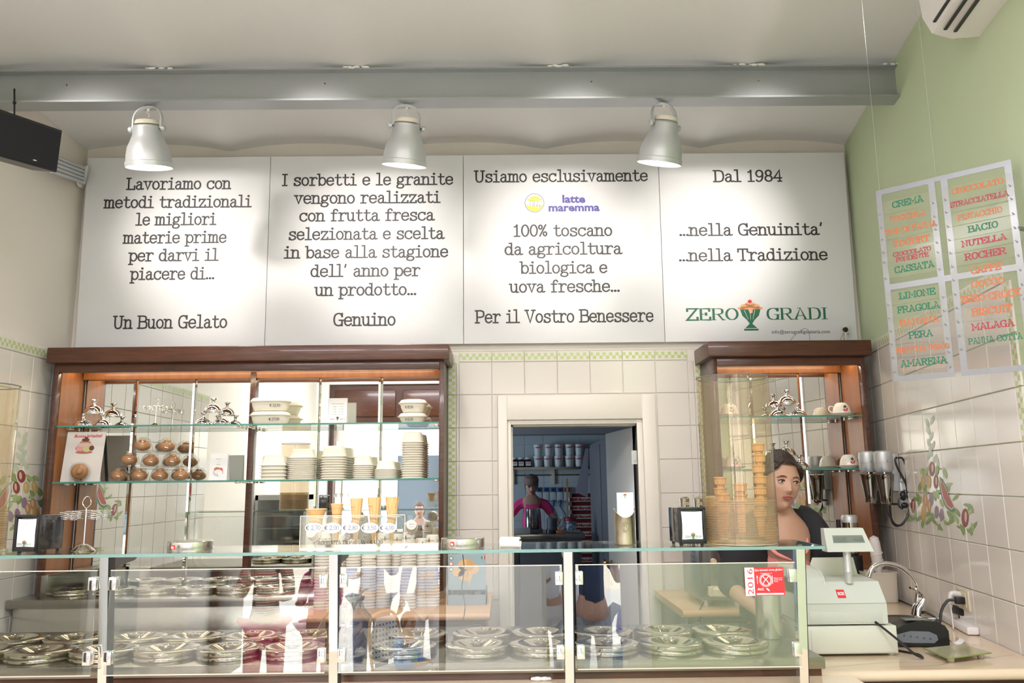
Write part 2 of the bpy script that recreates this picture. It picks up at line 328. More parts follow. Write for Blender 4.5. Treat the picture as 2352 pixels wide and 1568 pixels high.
def goblet(mb, c, s, d=(1, 0, 0), mo=0, mg=1, mr=2, mw=None):
    """the shop's ice-cream goblet emblem, s = height; material slots orange, green, red"""
    c = V(c); d = V(d); n = d.cross(V((0, 0, 1)))*.0004
    pl = lambda lst, off=0: [c+d*(a*s*1.2)+V((0, 0, b*s))+n*off for a, b in lst]
    def poly(l, mi, off=0): mb.add(pl(l, off), [list(range(len(l)))], mi)
    el = lambda x, y, a, b, k=14: [(x+a*math.cos(2*math.pi*i/k), y+b*math.sin(2*math.pi*i/k)) for i in range(k)]
    for x, y, a, b in ((0, .72, .27, .07), (-.12, .79, .14, .07), (.12, .79, .14, .07), (0, .85, .14, .07), (-.22, .72, .12, .05), (.22, .72, .12, .05)): poly(el(x, y, a, b), mo)
    poly([(-.27, .68), (-.22, .48), (-.1, .34), (.1, .34), (.22, .48), (.27, .68)][::-1], mg, 1)
    poly([(-.06, .70), (-.02, .56), (.05, .56), (.07, .70)][::-1], mo, 2); poly([(-.1, .34), (-.035, .22), (.035, .22), (.1, .34)][::-1], mg, 1)
    [poly([(a, .655), (a+.014, .655), (b_+.008, .36), (b_, .36)][::-1], mw, 3) for a, b_ in ((-.17, -.07), (-.02, -.005), (.11, .05))] if mw is not None else 0; poly([(-.035, .22), (-.16, .08), (.16, .08), (.035, .22)][::-1], mg, 1); poly([(-.19, .06), (-.19, 0), (.19, 0), (.19, .06)], mg, 1); poly(el(0, .94, .055, .055), mr, 1)
# ================================================================ ROOM
ZC, ZR = 3.668, .052
RX = lambda y: 2.16-.157*(4.8-y)
RA = math.atan2(-.988, -.155)           # direction of the skewed right wall
YF = -1.6                                # street front
FL = MB(); FL.box(-2.8, 2.4, YF-.25, 4.95, -.08, 0); struct(FL.obj('floor', mat('terrazzo', (.55, .50, .44), .3, noise=(40, (.62, .58, .52), .2, (1, 1, 1)))))
# vaulted ceiling, one mesh with thickness
cb = MB(); n = 120; x0, x1 = -3.0, 2.6; low = (-1.715, 1.0)
def vz(x):
    t = ((x-low[0])/.985) % 1; a = abs(2*t-1)      # 1 at the spring line
    return ZC+ZR*(1-a**2.3)
vs = []
for i in range(n+1):
    x = x0+(x1-x0)*i/n
    vs += [(x, YF-.25, vz(x)), (x, 4.95, vz(x)), (x, 4.95, 4.0), (x, YF-.25, 4.0)]
fs = []
for i in range(n):
    a, b = 4*i, 4*i+4; fs += [(a, a+1, b+1, b), (a+1, a+2, b+2, b+1), (a+2, a+3, b+3, b+2), (a+3, a, b, b+3)]
cb.add(vs, fs+[(0, 3, 2, 1), (4*n, 4*n+1, 4*n+2, 4*n+3)]); struct(cb.obj('ceiling', WHITEP))
# back wall with the kitchen doorway
DX0, DX1, DZ = .008, .808, 1.96
wb = MB(); wb.box(-2.8, DX0, 4.8, 4.95, 0, 3.9); wb.box(DX1, 2.6, 4.8, 4.95, 0, 3.9); wb.box(DX0, DX1, 4.8, 4.95, DZ, 3.9)
WBK = struct(wb.obj('wall_back', CREAM, smooth=False))
wl = MB(); wl.box(-2.81, -2.61, YF, 4.8, 0, 3.9); WLF = struct(wl.obj('wall_left', CREAM))
# skewed right wall: local x runs from the back corner towards the street, local -y faces the room
wr = MB(); wr.box(-.1, 6.6, 0, .2, 0, 3.9); WRT = struct(wr.obj('wall_right', GREENP, None, (2.16, 4.8, 0))); WRT.rotation_euler = (0, 0, RA)
# street front with two openings
wf = MB(); AX = (-2.45, -.5); BX = (.28, .98)
for a, b, c, d in ((-2.8, AX[0], 0, 3.9), (AX[0], AX[1], 2.97, 3.9), (AX[1], BX[0], 0, 3.9), (BX[0], BX[1], 2.6, 3.9), (BX[1], 1.5, 0, 3.9)): wf.box(a, b, YF-.25, YF, c, d)
struct(wf.obj('wall_front', WHITEP, smooth=False))
# ---- tiles
TS, TZ = .1965, 2.315
def tile_mesh(w_, h):
    b = MB(); g = .0016; c = .0025; t = .007
    o = [(g, h0) for h0 in ()]; a0, a1, z0, z1 = g, w_-g, g, h-g
    vs = [(a0, 0, z0), (a1, 0, z0), (a1, 0, z1), (a0, 0, z1), (a0, -t+c, z0), (a1, -t+c, z0), (a1, -t+c, z1), (a0, -t+c, z1), (a0+c, -t, z0+c), (a1-c, -t, z0+c), (a1-c, -t, z1-c), (a0+c, -t, z1-c)]
    f = [(8, 9, 10, 11)]
    for k in (0, 4):
        for i in range(4): f.append((k+i, k+(i+1) % 4, k+4+(i+1) % 4, k+4+i))
    return b.add(vs, f)
def border(w_, h, vert=False):
    b = tile_mesh(w_, h); q = .0195; n_ = int(round((h if vert else w_)/(2*q)))
    for i in range(n_):
        for r in range(2):
            u_ = (2*i+r)*q+.001; o = .0135+r*q if not vert else (.006+r*q)
            if vert: b.add([(o, -.0074, u_), (o+q, -.0074, u_), (o+q, -.0074, u_+q), (o, -.0074, u_+q)], [(0, 1, 2, 3)], 1)
            else: b.add([(u_, -.0074, o+q*(1-2*r)+0), (u_+q, -.0074, o+q*(1-2*r)), (u_+q, -.0074, o+q*(1-2*r)+q), (u_, -.0074, o+q*(1-2*r)+q)], [(0, 1, 2, 3)], 1)
    return b
TM = tile_mesh(TS, TS).mesh('tile', TILE, False); BM = border(TS, .066).mesh('border_tile', [TILE, GREEN], False); VM = border(.05, TS, True).mesh('border_tile', [TILE, GREEN], False)
PM = tile_mesh(.036, TS).mesh('tile', TILE, False); PN = tile_mesh(.017, TS).mesh('tile', TILE, False)
def tiles(wall, us, rows, skip=None, off=(0, 0), top=True):
    for u_ in us:
        if top: link('border_tile', BM, wall, (off[0]+u_, off[1], TZ))
        for k in range(rows):
            z = TZ-TS*(k+1)
            if skip and skip(u_, z): continue
            link('tile', TM, wall, (off[0]+u_, off[1], z))
# back wall: tiles between the cabinets, and below them
tiles(WBK, [.115+TS*i for i in range(-2, 5)], 7, lambda u_, z: u_ > -.1 and u_ < .85 and z < 1.95 , (0, 4.8))
for k in range(7):
    z = TZ-TS*(k+1)
    link('border_tile', VM, WBK, (-.345, 4.798, z)); link('border_tile', VM, WBK, (1.135, 4.798, z))
    link('tile', PM, WBK, (1.0975, 4.8, z)); link('tile', PN, WBK, (-.295, 4.8, z))
    if z < 1.95: link('tile', PM, WBK, (-.0815, 4.8, z))
# right wall
tiles(WRT, [1.915-TS*i for i in range(1, 11)], 8)
for k in range(8): link('border_tile', VM, WRT, (1.918, 0, TZ-TS*(k+1)))
# left wall (its local frame is the world's: copies are turned)
for i in range(0, 12):
    y = 4.22+TS*2-TS*i
    if y > 4.7: continue
    link('border_tile', BM, WLF, (-2.61, y, TZ), R(90))
    for k in range(8): link('tile', TM, WLF, (-2.61, y, TZ-TS*(k+1)), R(90))
# plain grout bed slightly proud behind the tiles
struct(MB().box(-.345, 1.185, 4.7985, 4.8, 2.381, 2.386).obj('trim_1', GROUT))
# ---- beam
be = MB(); bx0, bx1 = -2.62, 2.02
be.box(bx0, bx1, 3.76, 3.86, 3.49, 3.50); be.box(bx0, bx1, 3.76, 3.86, 3.655, 3.665); be.box(bx0, bx1, 3.80, 3.812, 3.50, 3.655)
for q in (-2.2, -.9, .45, 1.3): be.lathe([(.004, 0), (.004, .003), (0, .003)], 8, (q, 3.80, 3.6), 'y')
o = be.obj('trim_2', GREYM, smooth=False); struct(o)
pm = MB(); rnd = random.Random(3)
for q in (-1.715, -.73, .255, 1.24, 2.0):
    for i in range(7):
        x = q+rnd.uniform(-.07, .07); pm.ball((x, 3.757, 3.664+rnd.uniform(-.002, .004)), rnd.uniform(.004, .011), 6, 4, (1.8, .7, .6))
for i in range(14): pm.ball((2.012+rnd.uniform(-.004, .004), 3.752+rnd.uniform(-.003, .03), 3.50+i*.012), .008, 6, 4)
o = pm.obj('plaster_crumbs', WHITEP); tag(o, 'white plaster crumbs along the top of the steel beam', 'plaster'); o['kind'] = 'stuff'
# ---- door surround and leaf
ds = MB()
ds.box(-.047, .008, 4.765, 4.80, 0, 2.109, .003); ds.box(.808, .887, 4.765, 4.80, 0, 2.109, .003); ds.box(.008, .83, 4.768, 4.80, 1.965, 2.107, .002)
struct(ds.obj('trim_3', DOORW))
dj = MB()
dj.box(.008, .03, 4.785, 4.96, 0, 1.965, .002); dj.box(.775, .808, 4.785, 4.96, 0, 1.965, .002); dj.box(.03, .775, 4.785, 4.96, 1.938, 1.965, .002)
dj.box(.03, .04, 4.82, 4.95, 0, 1.94); dj.box(.03, .775, 4.82, 4.95, 1.928, 1.94)
struct(dj.obj('trim_4', DOORW))
dl = MB(); dl.box(-.72, 0, 0, .04, .01, 1.93, .003)
DOOR = struct(dl.obj('door_1', DOORW, None, (.785, 4.965, 0))); DOOR.rotation_euler = (0, 0, R(-83))
h = MB(); h.lathe([(.0, -.06), (.022, -.058), (.026, -.045), (.02, -.03), (.008, -.02), (.008, 0), (.022, 0), (.022, .006)], 16, (-.66, 0, 1.06), 'y'); h.lathe([(.018, -.004), (.018, 0)], 12, (-.66, 0, .93), 'y')
h.obj('door_knob', mat('old_brass', (.35, .24, .12), .3, 1), DOOR)
h = MB(); h.box(.742, .775, 4.812, 4.822, 1.70, 1.78); h.box(.756, .77, 4.806, 4.812, 1.72, 1.76); h.obj('hinge', SILVER, DOOR).matrix_parent_inverse = DOOR.matrix_basis.inverted()

# ================================================================ SLOGAN PANELS
PY = 4.762
def tp(px, py):   # pixel -> point on the leaning panel, expressed in the upright panel's frame
    q = at(px, py, PY); q = at(px, py, PY-(q.z-2.422)*.0314); return V((q.x, PY-.0012, 2.422+(q.z-2.422)*1.0005))
def panel(label, px0, px1, lines, extra=None):
    xa, xb = px0, px1
    t = MB().box(xa+.0015, xb-.0015, PY, PY+.02, 2.422, 3.603, .002)
    o = tag(t.obj('slogan_panel', mat('satin_panel', (.84, .85, .87), .36, spec=.6), None), label, 'sign', 'slogan panels above the counter')
    b = MB()
    for s, ax, bx, y, hh in lines:
        A, B = tp(ax, y), tp(bx, y); A.z = B.z = tp((ax+bx)/2, y).z
        text(b, s, A, B, hh*5.55/1851, 1.4, 1.2)
    b.obj('lettering', INK, o, smooth=False)
    if extra: extra(o)
    o.rotation_euler = (R(1.8), 0, 0); o.location = V((0, PY, 2.422))-M4.Rotation(R(1.8), 3, 'X') @ V((0, PY, 2.422)); return o
H = 23.5
panel('white slogan panel ending "Un Buon Gelato"', -2.568, -1.439, [("Lavoriamo con", 291, 529.5, 434, H), ("metodi tradizionali", 239, 577, 476, H), ("le migliori", 311, 495.6, 516, H), ("materie prime", 283, 519.5, 557.5, H), ("per darvi il", 295.6, 501, 598.5, H), ("piacere di...", 299, 492, 641, H), ("Un Buon Gelato", 260, 521, 753, H+1)])
panel('white slogan panel starting "I sorbetti e le granite"', -1.439, -.2485, [("I sorbetti e le granite", 648, 1040.5, 424.6, H), ("vengono realizzati", 676, 1011, 466, H), ("con frutta fresca", 687, 997, 506.5, H), ("selezionata e scelta", 662.5, 1019.5, 549, H), ("in base alla stagione", 651.6, 1029, 591, H), ("dell' anno per", 713, 964.4, 634, H), ("un prodotto...", 723, 956, 677.5, H), ("Genuino", 765, 908, 747, H+1)])
def p3(o):
    vio = mat('violet_print', (.10, .08, .36), .5); yo = PY-.0012
    zz = at(1318, 465, yo).z; b = font('latte', tp(1291.7, 465), tp(1344.4, 465), .05, bold=.035)
    b.v = [(x, y, z-0) for x, y, z in b.v]
    b = font('maremma', tp(1260, 485), tp(1377.4, 484), .05, bold=.035, mb=b); b.obj('milk_lettering', vio, o, smooth=False)
    c = tp(1227.6, 466); q = MB(); E = lambda x, z, a, h_, y=0, k=24: [(c.x+x+a*math.cos(2*math.pi*i/k), yo-y, c.z+z+h_*math.sin(2*math.pi*i/k)) for i in range(k)]
    q.add(E(0, 0, .06, .06), [list(range(24))], 0); q.add(E(0, 0, .057, .057, .0003), [list(range(24))], 1)
    q.add([(c.x+.055*math.cos(a), yo-.0006, c.z+.055*math.sin(a)) for a in [math.pi*(1.08+.84*i/12) for i in range(13)]], [list(range(13))], 2)
    for x, z, a in ((0, .034, .03), (-.026, .02, .022), (.028, .022, .022), (-.008, .014, .018), (.016, .012, .015)):
        q.add(E(x, z, a, a*.3, .0008, 12), [list(range(12))], 2)
        q.add([(c.x+x-.001, yo-.0007, c.z-.02), (c.x+x+.001, yo-.0007, c.z-.02), (c.x+x+.001, yo-.0007, c.z+z), (c.x+x-.001, yo-.0007, c.z+z)], [(0, 1, 2, 3)], 0)
    for x, z in ((-.03, -.014), (-.016, -.018), (.01, -.02), (.028, -.024)): q.add(E(x, z, .009, .005, .001, 10), [list(range(10))], 1); q.add(E(x+.004, z+.001, .003, .003, .0012, 8), [list(range(8))], 0)
    q.obj('round_emblem', [mat('emblem_blue', (.12, .12, .35), .5), WHITE, mat('emblem_lime', (.62, .68, .10), .5)], o, smooth=False)
panel('white slogan panel with a round green milk emblem', -.2485, .9615, [("Usiamo esclusivamente", 1090, 1487.7, 416.5, H), ("100% toscano", 1179, 1406, 541.7, H), ("da agricoltura", 1159, 1428, 583.6, H), ("biologica e", 1194.7, 1394.8, 626.8, H), ("uova fresche...", 1170.6, 1423.4, 670, H), ("Per il Vostro Benessere", 1092, 1501, 739.4, H+1)], p3)
def p4(o):
    yo = PY-.0012; b = MB()
    for s, a, e, y in (("ZERO", 1576, 1697, 734.5), ("GRADI", 1761, 1903, 733)):
        A = tp(a, y); B = tp(e, y); A.z = B.z = (A.z+B.z)/2; text(b, s, A, B, 26*4.9/1851, 1.5, .5)
    b.obj('name_lettering', GREEND, o, smooth=False)
    q = MB(); goblet(q, tp(1725.7, 759), .190, mw=3); q.obj('goblet_emblem', [PEACH, GREEND, RED, WHITE], o, smooth=False)
    q = font('info@zerogradigelateria.com', at(1773, 766, yo), at(1906, 765, yo)); q.obj('address_lettering', INK, o, smooth=False)
panel('white slogan panel with a green goblet emblem, "Dal 1984"', .9615, 2.122, [("Dal 1984", 1639.4, 1796, 416.5, H), ("...nella Genuinita'", 1560, 1891, 539.6, H), ("...nella Tradizione", 1559, 1901, 597.7, H)], p4)

# ================================================================ SPOT LAMPS on the beam
def spot(x, tx, tilt, label):
    """bell lamp on a yoke: origin at the yoke top; shade hangs below, turned by tx sideways and tilt towards the wall"""
    t = thing('spot_lamp', label, 'lamp', (x, 3.81, 3.49), 'bell spot lamps under the steel beam')
    rot = M4.Rotation(tx, 4, 'Z') @ M4.Rotation(tilt, 4, 'X'); pz = -.125     # pivot height
    yk = MB(); R_ = .072; a = [(-R_, 0, pz), (-R_, 0, pz+.055)]+[(-R_*math.cos(u_), 0, pz+.055+.062*math.sin(u_)) for u_ in [math.pi*i/10 for i in range(1, 10)]]+[(R_, 0, pz+.055), (R_, 0, pz)]
    vs = []; fs = []
    for i, p in enumerate(a):
        s = p[0]/R_; k = .0035; vs += [(p[0]-k*s, -.011, p[2]), (p[0]-k*s, .011, p[2]), (p[0]+k*s, .011, p[2]+(k if abs(s) < .9 else 0)), (p[0]+k*s, -.011, p[2]+(k if abs(s) < .9 else 0))]
    for i in range(len(a)-1):
        for j in range(4): fs.append((4*i+j, 4*i+(j+1) % 4, 4*i+4+(j+1) % 4, 4*i+4+j))
    yk.add(vs, fs); yk.xf(M4.Rotation(tx, 4, 'Z')); yk.obj('yoke', SILVER, t)
    for s in (-1, 1):
        kb = MB().lathe([(.0, .02), (.013, .02), (.016, .016), (.016, .003), (.012, 0), (0, 0)], 14, (0, 0, 0), 'x'); 
        if s < 0: kb.v = [(-x_, y_, z_) for x_, y_, z_ in kb.v]; kb.f = [f_[::-1] for f_ in kb.f]
        kb.xf(M4.Rotation(tx, 4, 'Z') @ M4.Translation((s*.074, 0, pz))); kb.obj('knob', SILVER, t)
    sh = MB().shell([(.062, .02), (.067, .005), (.07, -.03), (.082, -.06), (.098, -.095), (.106, -.135), (.108, -.165), (.113, -.168), (.113, -.192), (.110, -.192), (.104, -.165), (.098, -.12), (.085, -.07), (.064, -.03), (.06, .0)], 36)
    sh.lathe([(.062, .02), (0, .02)], 36); sh.xf(M4.Translation((0, 0, pz)) @ rot); sh.obj('shade', SILVER, t)
    sc = MB().lathe([(.058, .02), (.058, .03), (.052, .042), (.03, .045), (.0, .046)], 24); sc.xf(M4.Translation((0, 0, pz)) @ rot); sc.obj('socket_cap', mat('cream_ceramic', (.78, .72, .60), .4), t)
    w_ = MB().tube(smooth_path([(0, 0, pz+.062), (.006, 0, pz+.075), (-.006, 0, pz+.09), (.002, 0, pz+.105)]), .0015, 6); w_.box(-.005, .005, -.004, .004, pz+.094, pz+.108); w_.obj('wire', mat('cream_ceramic'), t)
    gl = MB().lathe([(.0, -.172), (.106, -.172), (.106, -.168), (0, -.168)], 32); gl.xf(M4.Translation((0, 0, pz)) @ rot); gl.obj('bulb', mat('lamp_glow', (1, 1, 1), .5, emit=((1, .95, .86), 9)), t)
    M_ = M4.Translation(t.location) @ M4.Translation((0, 0, pz)) @ rot
    p = M_ @ V((0, 0, -.185)); q = M_ @ V((0, 0, -1))
    light('lamp_beam', 'SPOT', p, 40, (1, .93, .86), q, spot_size=R(105), spot_blend=.9, shadow_soft_size=.08)
spot(-1.785, R(-4), R(14), 'leftmost grey bell lamp, above the "Lavoriamo con" panel')
spot(-.485, R(18), R(16), 'middle grey bell lamp, above the "granite" panel')
spot(.815, R(26), R(18), 'rightmost grey bell lamp, above the milk emblem panel')

# ================================================================ DISPLAY CABINETS
def cabinet(label, x0, x1, zb, splits, post=None, shelf_x=None, zs=(1.935, 1.626), rb=1.03):
    t = thing('display_cabinet', label, 'cabinet', ((x0+x1)/2, 4.8, 0)); cx = (x0+x1)/2
    def o(b, name, m, **k): b.v = [(x-cx, y-4.8, z) for x, y, z in b.v]; return b.obj(name, m, t, **k)
    for a, b_ in ((x0, x0+.026), (x1-.026, x1)): o(MB().box(a, b_, 4.5, 4.795, zb, 2.30, .002), 'side_panel', WOOD)
    o(MB().box(x0-.03, x1+.03, 4.46, 4.795, 2.285, 2.372, .006), 'crown', WOODH)
    o(MB().box(x0+.026, x1-.026, 4.5, 4.53, 2.235, 2.285, .002), 'fascia', WOODH)
    o(MB().box(x0+.036, x1-.036, 4.745, 4.765, 2.225, 2.285, .002), 'rear_rail', WOODL)
    for a, b_ in ((x0+.026, x0+.030), (x1-.030, x1-.026)): o(MB().box(a, b_, 4.53, 4.765, zb, 2.28), 'veneer_lining', WOODL)
    o(MB().box(x0+.05, x1-.05, 4.60, 4.63, 2.262, 2.28, .003), 'light_tube', mat('tube_glow', (1, 1, 1), .5, emit=((1, .86, .62), 14)))
    o(MB().box(x0+.036, x1-.036, 4.785, 4.795, zb, 2.28), 'back_board', WOOD)
    for a, b_ in zip(splits[:-1], splits[1:]):
        mb = MB(); g = .0015; bv = .012; z0, z1 = rb, 2.262; ya = 4.772; yb = 4.776
        a0, a1 = a+g, b_-g
        vs = [(a0, 4.782, z0), (a1, 4.782, z0), (a1, 4.782, z1), (a0, 4.782, z1), (a0, yb, z0), (a1, yb, z0), (a1, yb, z1), (a0, yb, z1), (a0+bv, ya, z0+bv), (a1-bv, ya, z0+bv), (a1-bv, ya, z1-bv), (a0+bv, ya, z1-bv)]
        f = [(8, 9, 10, 11), (3, 2, 1, 0)]+[(k+i, k+(i+1) % 4, k+4+(i+1) % 4, k+4+i) for k in (0, 4) for i in range(4)]
        mb.add(vs, f); o(mb, 'mirror_panel', MIRROR, smooth=False)
    for a in splits[1:-1]: o(MB().prism([(a-.014, 2.258), (a+.014, 2.258), (a, 2.272)], 4.766, 4.776), 'corner_clip', COPPER)
    if post: o(MB().box(post-.016, post+.016, 4.74, 4.79, rb, 2.262, .002), 'divider_post', WOOD)
    for z in zs:
        for a, b_ in (shelf_x or [(x0+.03, x1-.03)]):
            s = MB().box(a, b_, 4.52, 4.765, z-.004, z+.004); o(s, 'glass_shelf', GLASS, smooth=False)
            e = MB().box(a, b_, 4.5175, 4.52, z-.0045, z+.0045); o(e, 'shelf_edge', GLASSE, smooth=False)
            for q in (a+.02, b_-.02): o(MB().box(q-.012, q+.012, 4.60, 4.64, z-.013, z-.005, .002).box(q-.006, q+.006, 4.70, 4.72, z-.013, z-.005), 'shelf_clip', mat('clip_metal', (.7, .66, .55), .2, .8))
    return t
PXS = lambda l, y=4.774: [round((at(p, 1000, y)).x, 3) for p in l]
lo = -2.53; hi = -.345
sp = [lo+.04]+PXS([305, 442, 580, 730, 873])+[hi-.036]
cabinet('long mahogany mirror cabinet left of the kitchen doorway', lo, hi, 1.03, sp, sp[3], [(lo+.03, sp[3]-.004), (sp[3]+.004, hi-.03)])
lo2, hi2 = 1.17, 2.035
sp2 = [lo2+.04]+PXS([1729, 1845])+[hi2-.036]
cabinet('small mahogany mirror cabinet with cups, right of the doorway', lo2, hi2, 1.10, sp2, None, zs=(1.95, 1.655), rb=1.1)
# ================================================================ GELATO CASE
ZT = 1.02; ZG = 1.396
cs = thing('serving_case', 'long steel topped gelato serving case with wooden front', 'counter', (-.8, 2.79, 0))
def loc(b, o): l = o.location; b.v = [(x-l.x, y-l.y, z-l.z) for x, y, z in b.v]; return b
def part(b, name, m, o, **k): return loc(b, o).obj(name, m, o, **k)
part(MB().box(-2.6, 1.045, 2.79, 3.46, ZT-.035, ZT, .002), 'steel_top', STEEL, cs)
part(MB().box(-2.6, 1.035, 2.80, 3.44, .2, ZT-.036, .002), 'wooden_body', WOODH, cs)
lg = MB(); lg.prism([(-2.6, 2.35), (.9, 2.35), (1.02, 2.38), (1.10, 2.45), (1.13, 2.55), (1.13, 2.80), (-2.6, 2.80)], .93, .962, 'xy')
tag(lg.obj('marble_ledge', MARBLE), 'cream marble ledge with a rounded end in front of the serving case', 'ledge')
tag(MB().box(-2.6, .95, 2.45, 2.79, 0, .929).obj('ledge_base', WOODH), 'dark wooden base carrying the marble ledge', 'base')
# glass hood: posts, clamps, panes, top shelf
gh = thing('glass_hood', 'glass sneeze guard with chrome posts over the serving case', 'glass guard', (-.8, 2.62, .962))
part(MB().box(-2.6, .985, 2.572, 2.86, ZG-.009, ZG), 'top_pane', GLASS, gh, smooth=False)
part(MB().box(-2.6, .986, 2.568, 2.572, ZG-.0095, ZG).box(.985, .989, 2.572, 2.86, ZG-.0095, ZG), 'top_pane_edge', GLASST, gh, smooth=False)
px_ = [-1.257, -.543, .191, .922]
for x in px_:
    s = V((0, .045, 0)); h = MB(); a, b_ = .962, ZG-.01
    vs = [(x+i, y+(.05 if z == a else 0), z) for z in (a, b_) for i, y in ((-.0135, 2.600), (.0135, 2.600), (.0135, 2.632), (-.0135, 2.632))]
    h.add(vs, [(0, 1, 5, 4), (1, 2, 6, 5), (2, 3, 7, 6), (3, 0, 4, 7), (4, 5, 6, 7), (3, 2, 1, 0)]); part(h, 'post', CHROME, gh, smooth=False)
    g = MB(); g.add([(x+i, y+(.05 if z == a else 0), z) for z in (a, b_) for i, y in ((.0137, 2.606), (.018, 2.606), (.018, 2.636), (.0137, 2.636))], [(0, 1, 5, 4), (1, 2, 6, 5), (2, 3, 7, 6), (3, 0, 4, 7), (4, 5, 6, 7), (3, 2, 1, 0)]); part(g, 'gasket', BLACK, gh)
    for zc in (1.305, 1.085):
        for sd in ((-1, 1) if x < .9 else (-1,)):
            cx_ = x+sd*.030+(.003 if sd > 0 else 0); b = MB().box(cx_-.012, cx_+.012, 2.596, 2.604, zc-.02, zc+.02, .002).box(cx_-.012, cx_+.012, 2.612, 2.624, zc-.02, zc+.02, .002)
            b.lathe([(.004, 0), (.004, .012), (0, .012)], 8, (cx_, 2.622, zc), 'y'); part(b, 'pane_clamp', CHROME, gh)
for a, b_ in ((-2.6, px_[0]-.02), (px_[0]+.022, px_[1]-.02), (px_[1]+.022, px_[2]-.02), (px_[2]+.022, px_[3]-.02)):
    part(MB().box(a, b_, 2.605, 2.611, 1.035, 1.343), 'front_pane', GLASSF, gh, smooth=False)
    part(MB().box(a, b_, 2.6045, 2.6115, 1.343, 1.3455).box(a, b_, 2.6045, 2.6115, 1.0325, 1.035), 'pane_edge', mat('edge_bright', (.72, .70, .60), .2), gh)
part(MB().box(-2.6, px_[3], 3.02, 3.026, 1.36, 1.386), 'rear_rail', ACRYL, gh, smooth=False)
for x in px_[:1]+px_[1:]:
    b = MB(); b.prism([(2.634, 1.386), (2.84, 1.386), (2.84, 1.374), (2.80, 1.358), (2.634, 1.345)], x-.007, x+.007, 'yz'); part(b, 'shelf_bracket', mat('bracket_grey', (.16, .16, .17), .35, .6), gh)
p = atz(1243, 1563, .962); b = MB(); rnd = random.Random(8)
for i in range(5): b.ball((p.x+.012*(i-2), p.y, .968), .008+.003*rnd.random(), 7, 5, (1.3, 1, .7))
tag(b.obj('crumpled_wrapper', PAPER), 'small crumpled white wrapper on the marble ledge at the bottom', 'wrapper')
# wells with lids
def lid_parts(t, r=.112):
    MB().lathe([(0, .0), (r*.97, 0), (r, .004), (r, .010), (r*.985, .013), (.0, .013)], 40).obj('collar', POLISH, t)
    MB().lathe([(0, .0145), (r*.98, .0145), (r*.99, .017), (r, .022), (r*.985, .029), (r*.96, .031), (r*.66, .034), (r*.62, .033), (r*.30, .014), (.0, .013)], 48).obj('cover', POLISH, t)
    MB().lathe([(.012, .012), (.016, .018), (.028, .034), (.028, .037), (.024, .039), (.02, .036), (0, .035)], 24).obj('handle', POLISH, t)
ld = thing('well_cover', 'x', 'lid', (0, 0, ZT)); lid_parts(ld)
front = [(-50, 'leftmost steel well lid of the front row, cut by the picture edge'), (95, 'front row steel well lid below the left napkin holder'), (240, 'front row steel well lid behind the leftmost chrome post'), (384, 'front row steel well lid below the left tin lid'), (528, 'front row steel well lid, fourth whole one from the left'),
         (672, 'front row steel well lid just left of the big glass jar'), (930, 'front row steel well lid right of the big glass jar'), (1096, 'front row steel well lid below the blue cone box'), (1243, 'front row steel well lid left of the third chrome post, below the doorway'),
         (1394, 'front row steel well lid right of the third chrome post'), (1542, 'front row steel well lid, second from the right end'), (1688, 'front row steel well lid at the right end, beside the steel canister')]
back = [(38, 'leftmost steel well lid of the rear row'), (175, 'rear row steel well lid left of the leftmost chrome post'), (312, 'rear row steel well lid right of the leftmost chrome post'), (446, 'rear row steel well lid, fourth from the left'), (580, 'rear row steel well lid, fifth from the left'), (706, 'rear row steel well lid behind the big glass jar'),
        (960, 'rear row steel well lid right of the big glass jar'), (1108, 'rear row steel well lid in front of the cone box'), (1243, 'rear row steel well lid in front of the doorway, left of the chrome post'), (1384, 'rear row steel well lid in front of the doorway, right of the chrome post'), (1524, 'rear row steel well lid in front of the steel cream machine'), (1658, 'rear row steel well lid at the right end, by the apron')]
first = True
for row, yy, grp in ((front, 1476, 'front row of well lids'), (back, 1449, 'rear row of well lids')):
    ym = atz(1250, yy, ZT+.03).y
    for px, lab in row:
        p = at(px, yy-(px-1250)*.011, ym)
        if first: o = ld; first = False
        else: o = dup(ld)
        o.location = (p.x, ym, ZT); o['label'] = lab; o['group'] = grp
# ---- on and under the glass
def cyl(name, label, cat, x, y, z, prof, m, n=36, group=None):
    return tag(MB().lathe(prof, n).obj(name, m, None, (x, y, z)), label, cat, group)
p = atz(1769, 1463, ZT); t = thing('scoop_canister', 'tall brushed steel canister at the right end inside the glass guard', 'canister', (p.x, p.y, ZT))
MB().shell([(0, .001), (.046, .001), (.047, .004), (.047, .168), (.045, .168), (.045, .006), (0, .006)], 40).obj('body', mat('satin_steel', (.62, .61, .58), .25, 1), t)
# wells' glass jar with dark wafers
jp = at(797, 1480, 2.93); t = thing('glass_jar', 'big bulbous glass jar holding dark wafers inside the glass guard', 'jar', (jp.x, 2.93, ZT))
b = MB().shell([(0, .002), (.065, .002), (.085, .015), (.102, .05), (.103, .085), (.085, .125), (.058, .155), (.050, .175), (.050, .183), (.054, .192)], 36); b.obj('vessel', pane('jar_glass', (.92, .91, .88), .07, .02, .03, (.5, .45, .4)), t)
MB().shell([(.050, .183), (.056, .183), (.058, .192), (.056, .199), (.050, .199), (.048, .190), (.050, .183)], 36).obj('rim', mat('rim_metal', (.75, .74, .68), .25, .8), t)
b = MB(); rnd = random.Random(5)
for i in range(30): b.xf(M4.Identity(4)); k = len(b.v); b.box(-.028, .028, -.02, .02, -.002, .002); b.xf(M4.Translation((rnd.uniform(-.045, .045), rnd.uniform(-.045, .045), rnd.uniform(.02, .085))) @ M4.Rotation(rnd.uniform(0, 3), 4, V((rnd.random(), rnd.random(), .3)).normalized()), k)
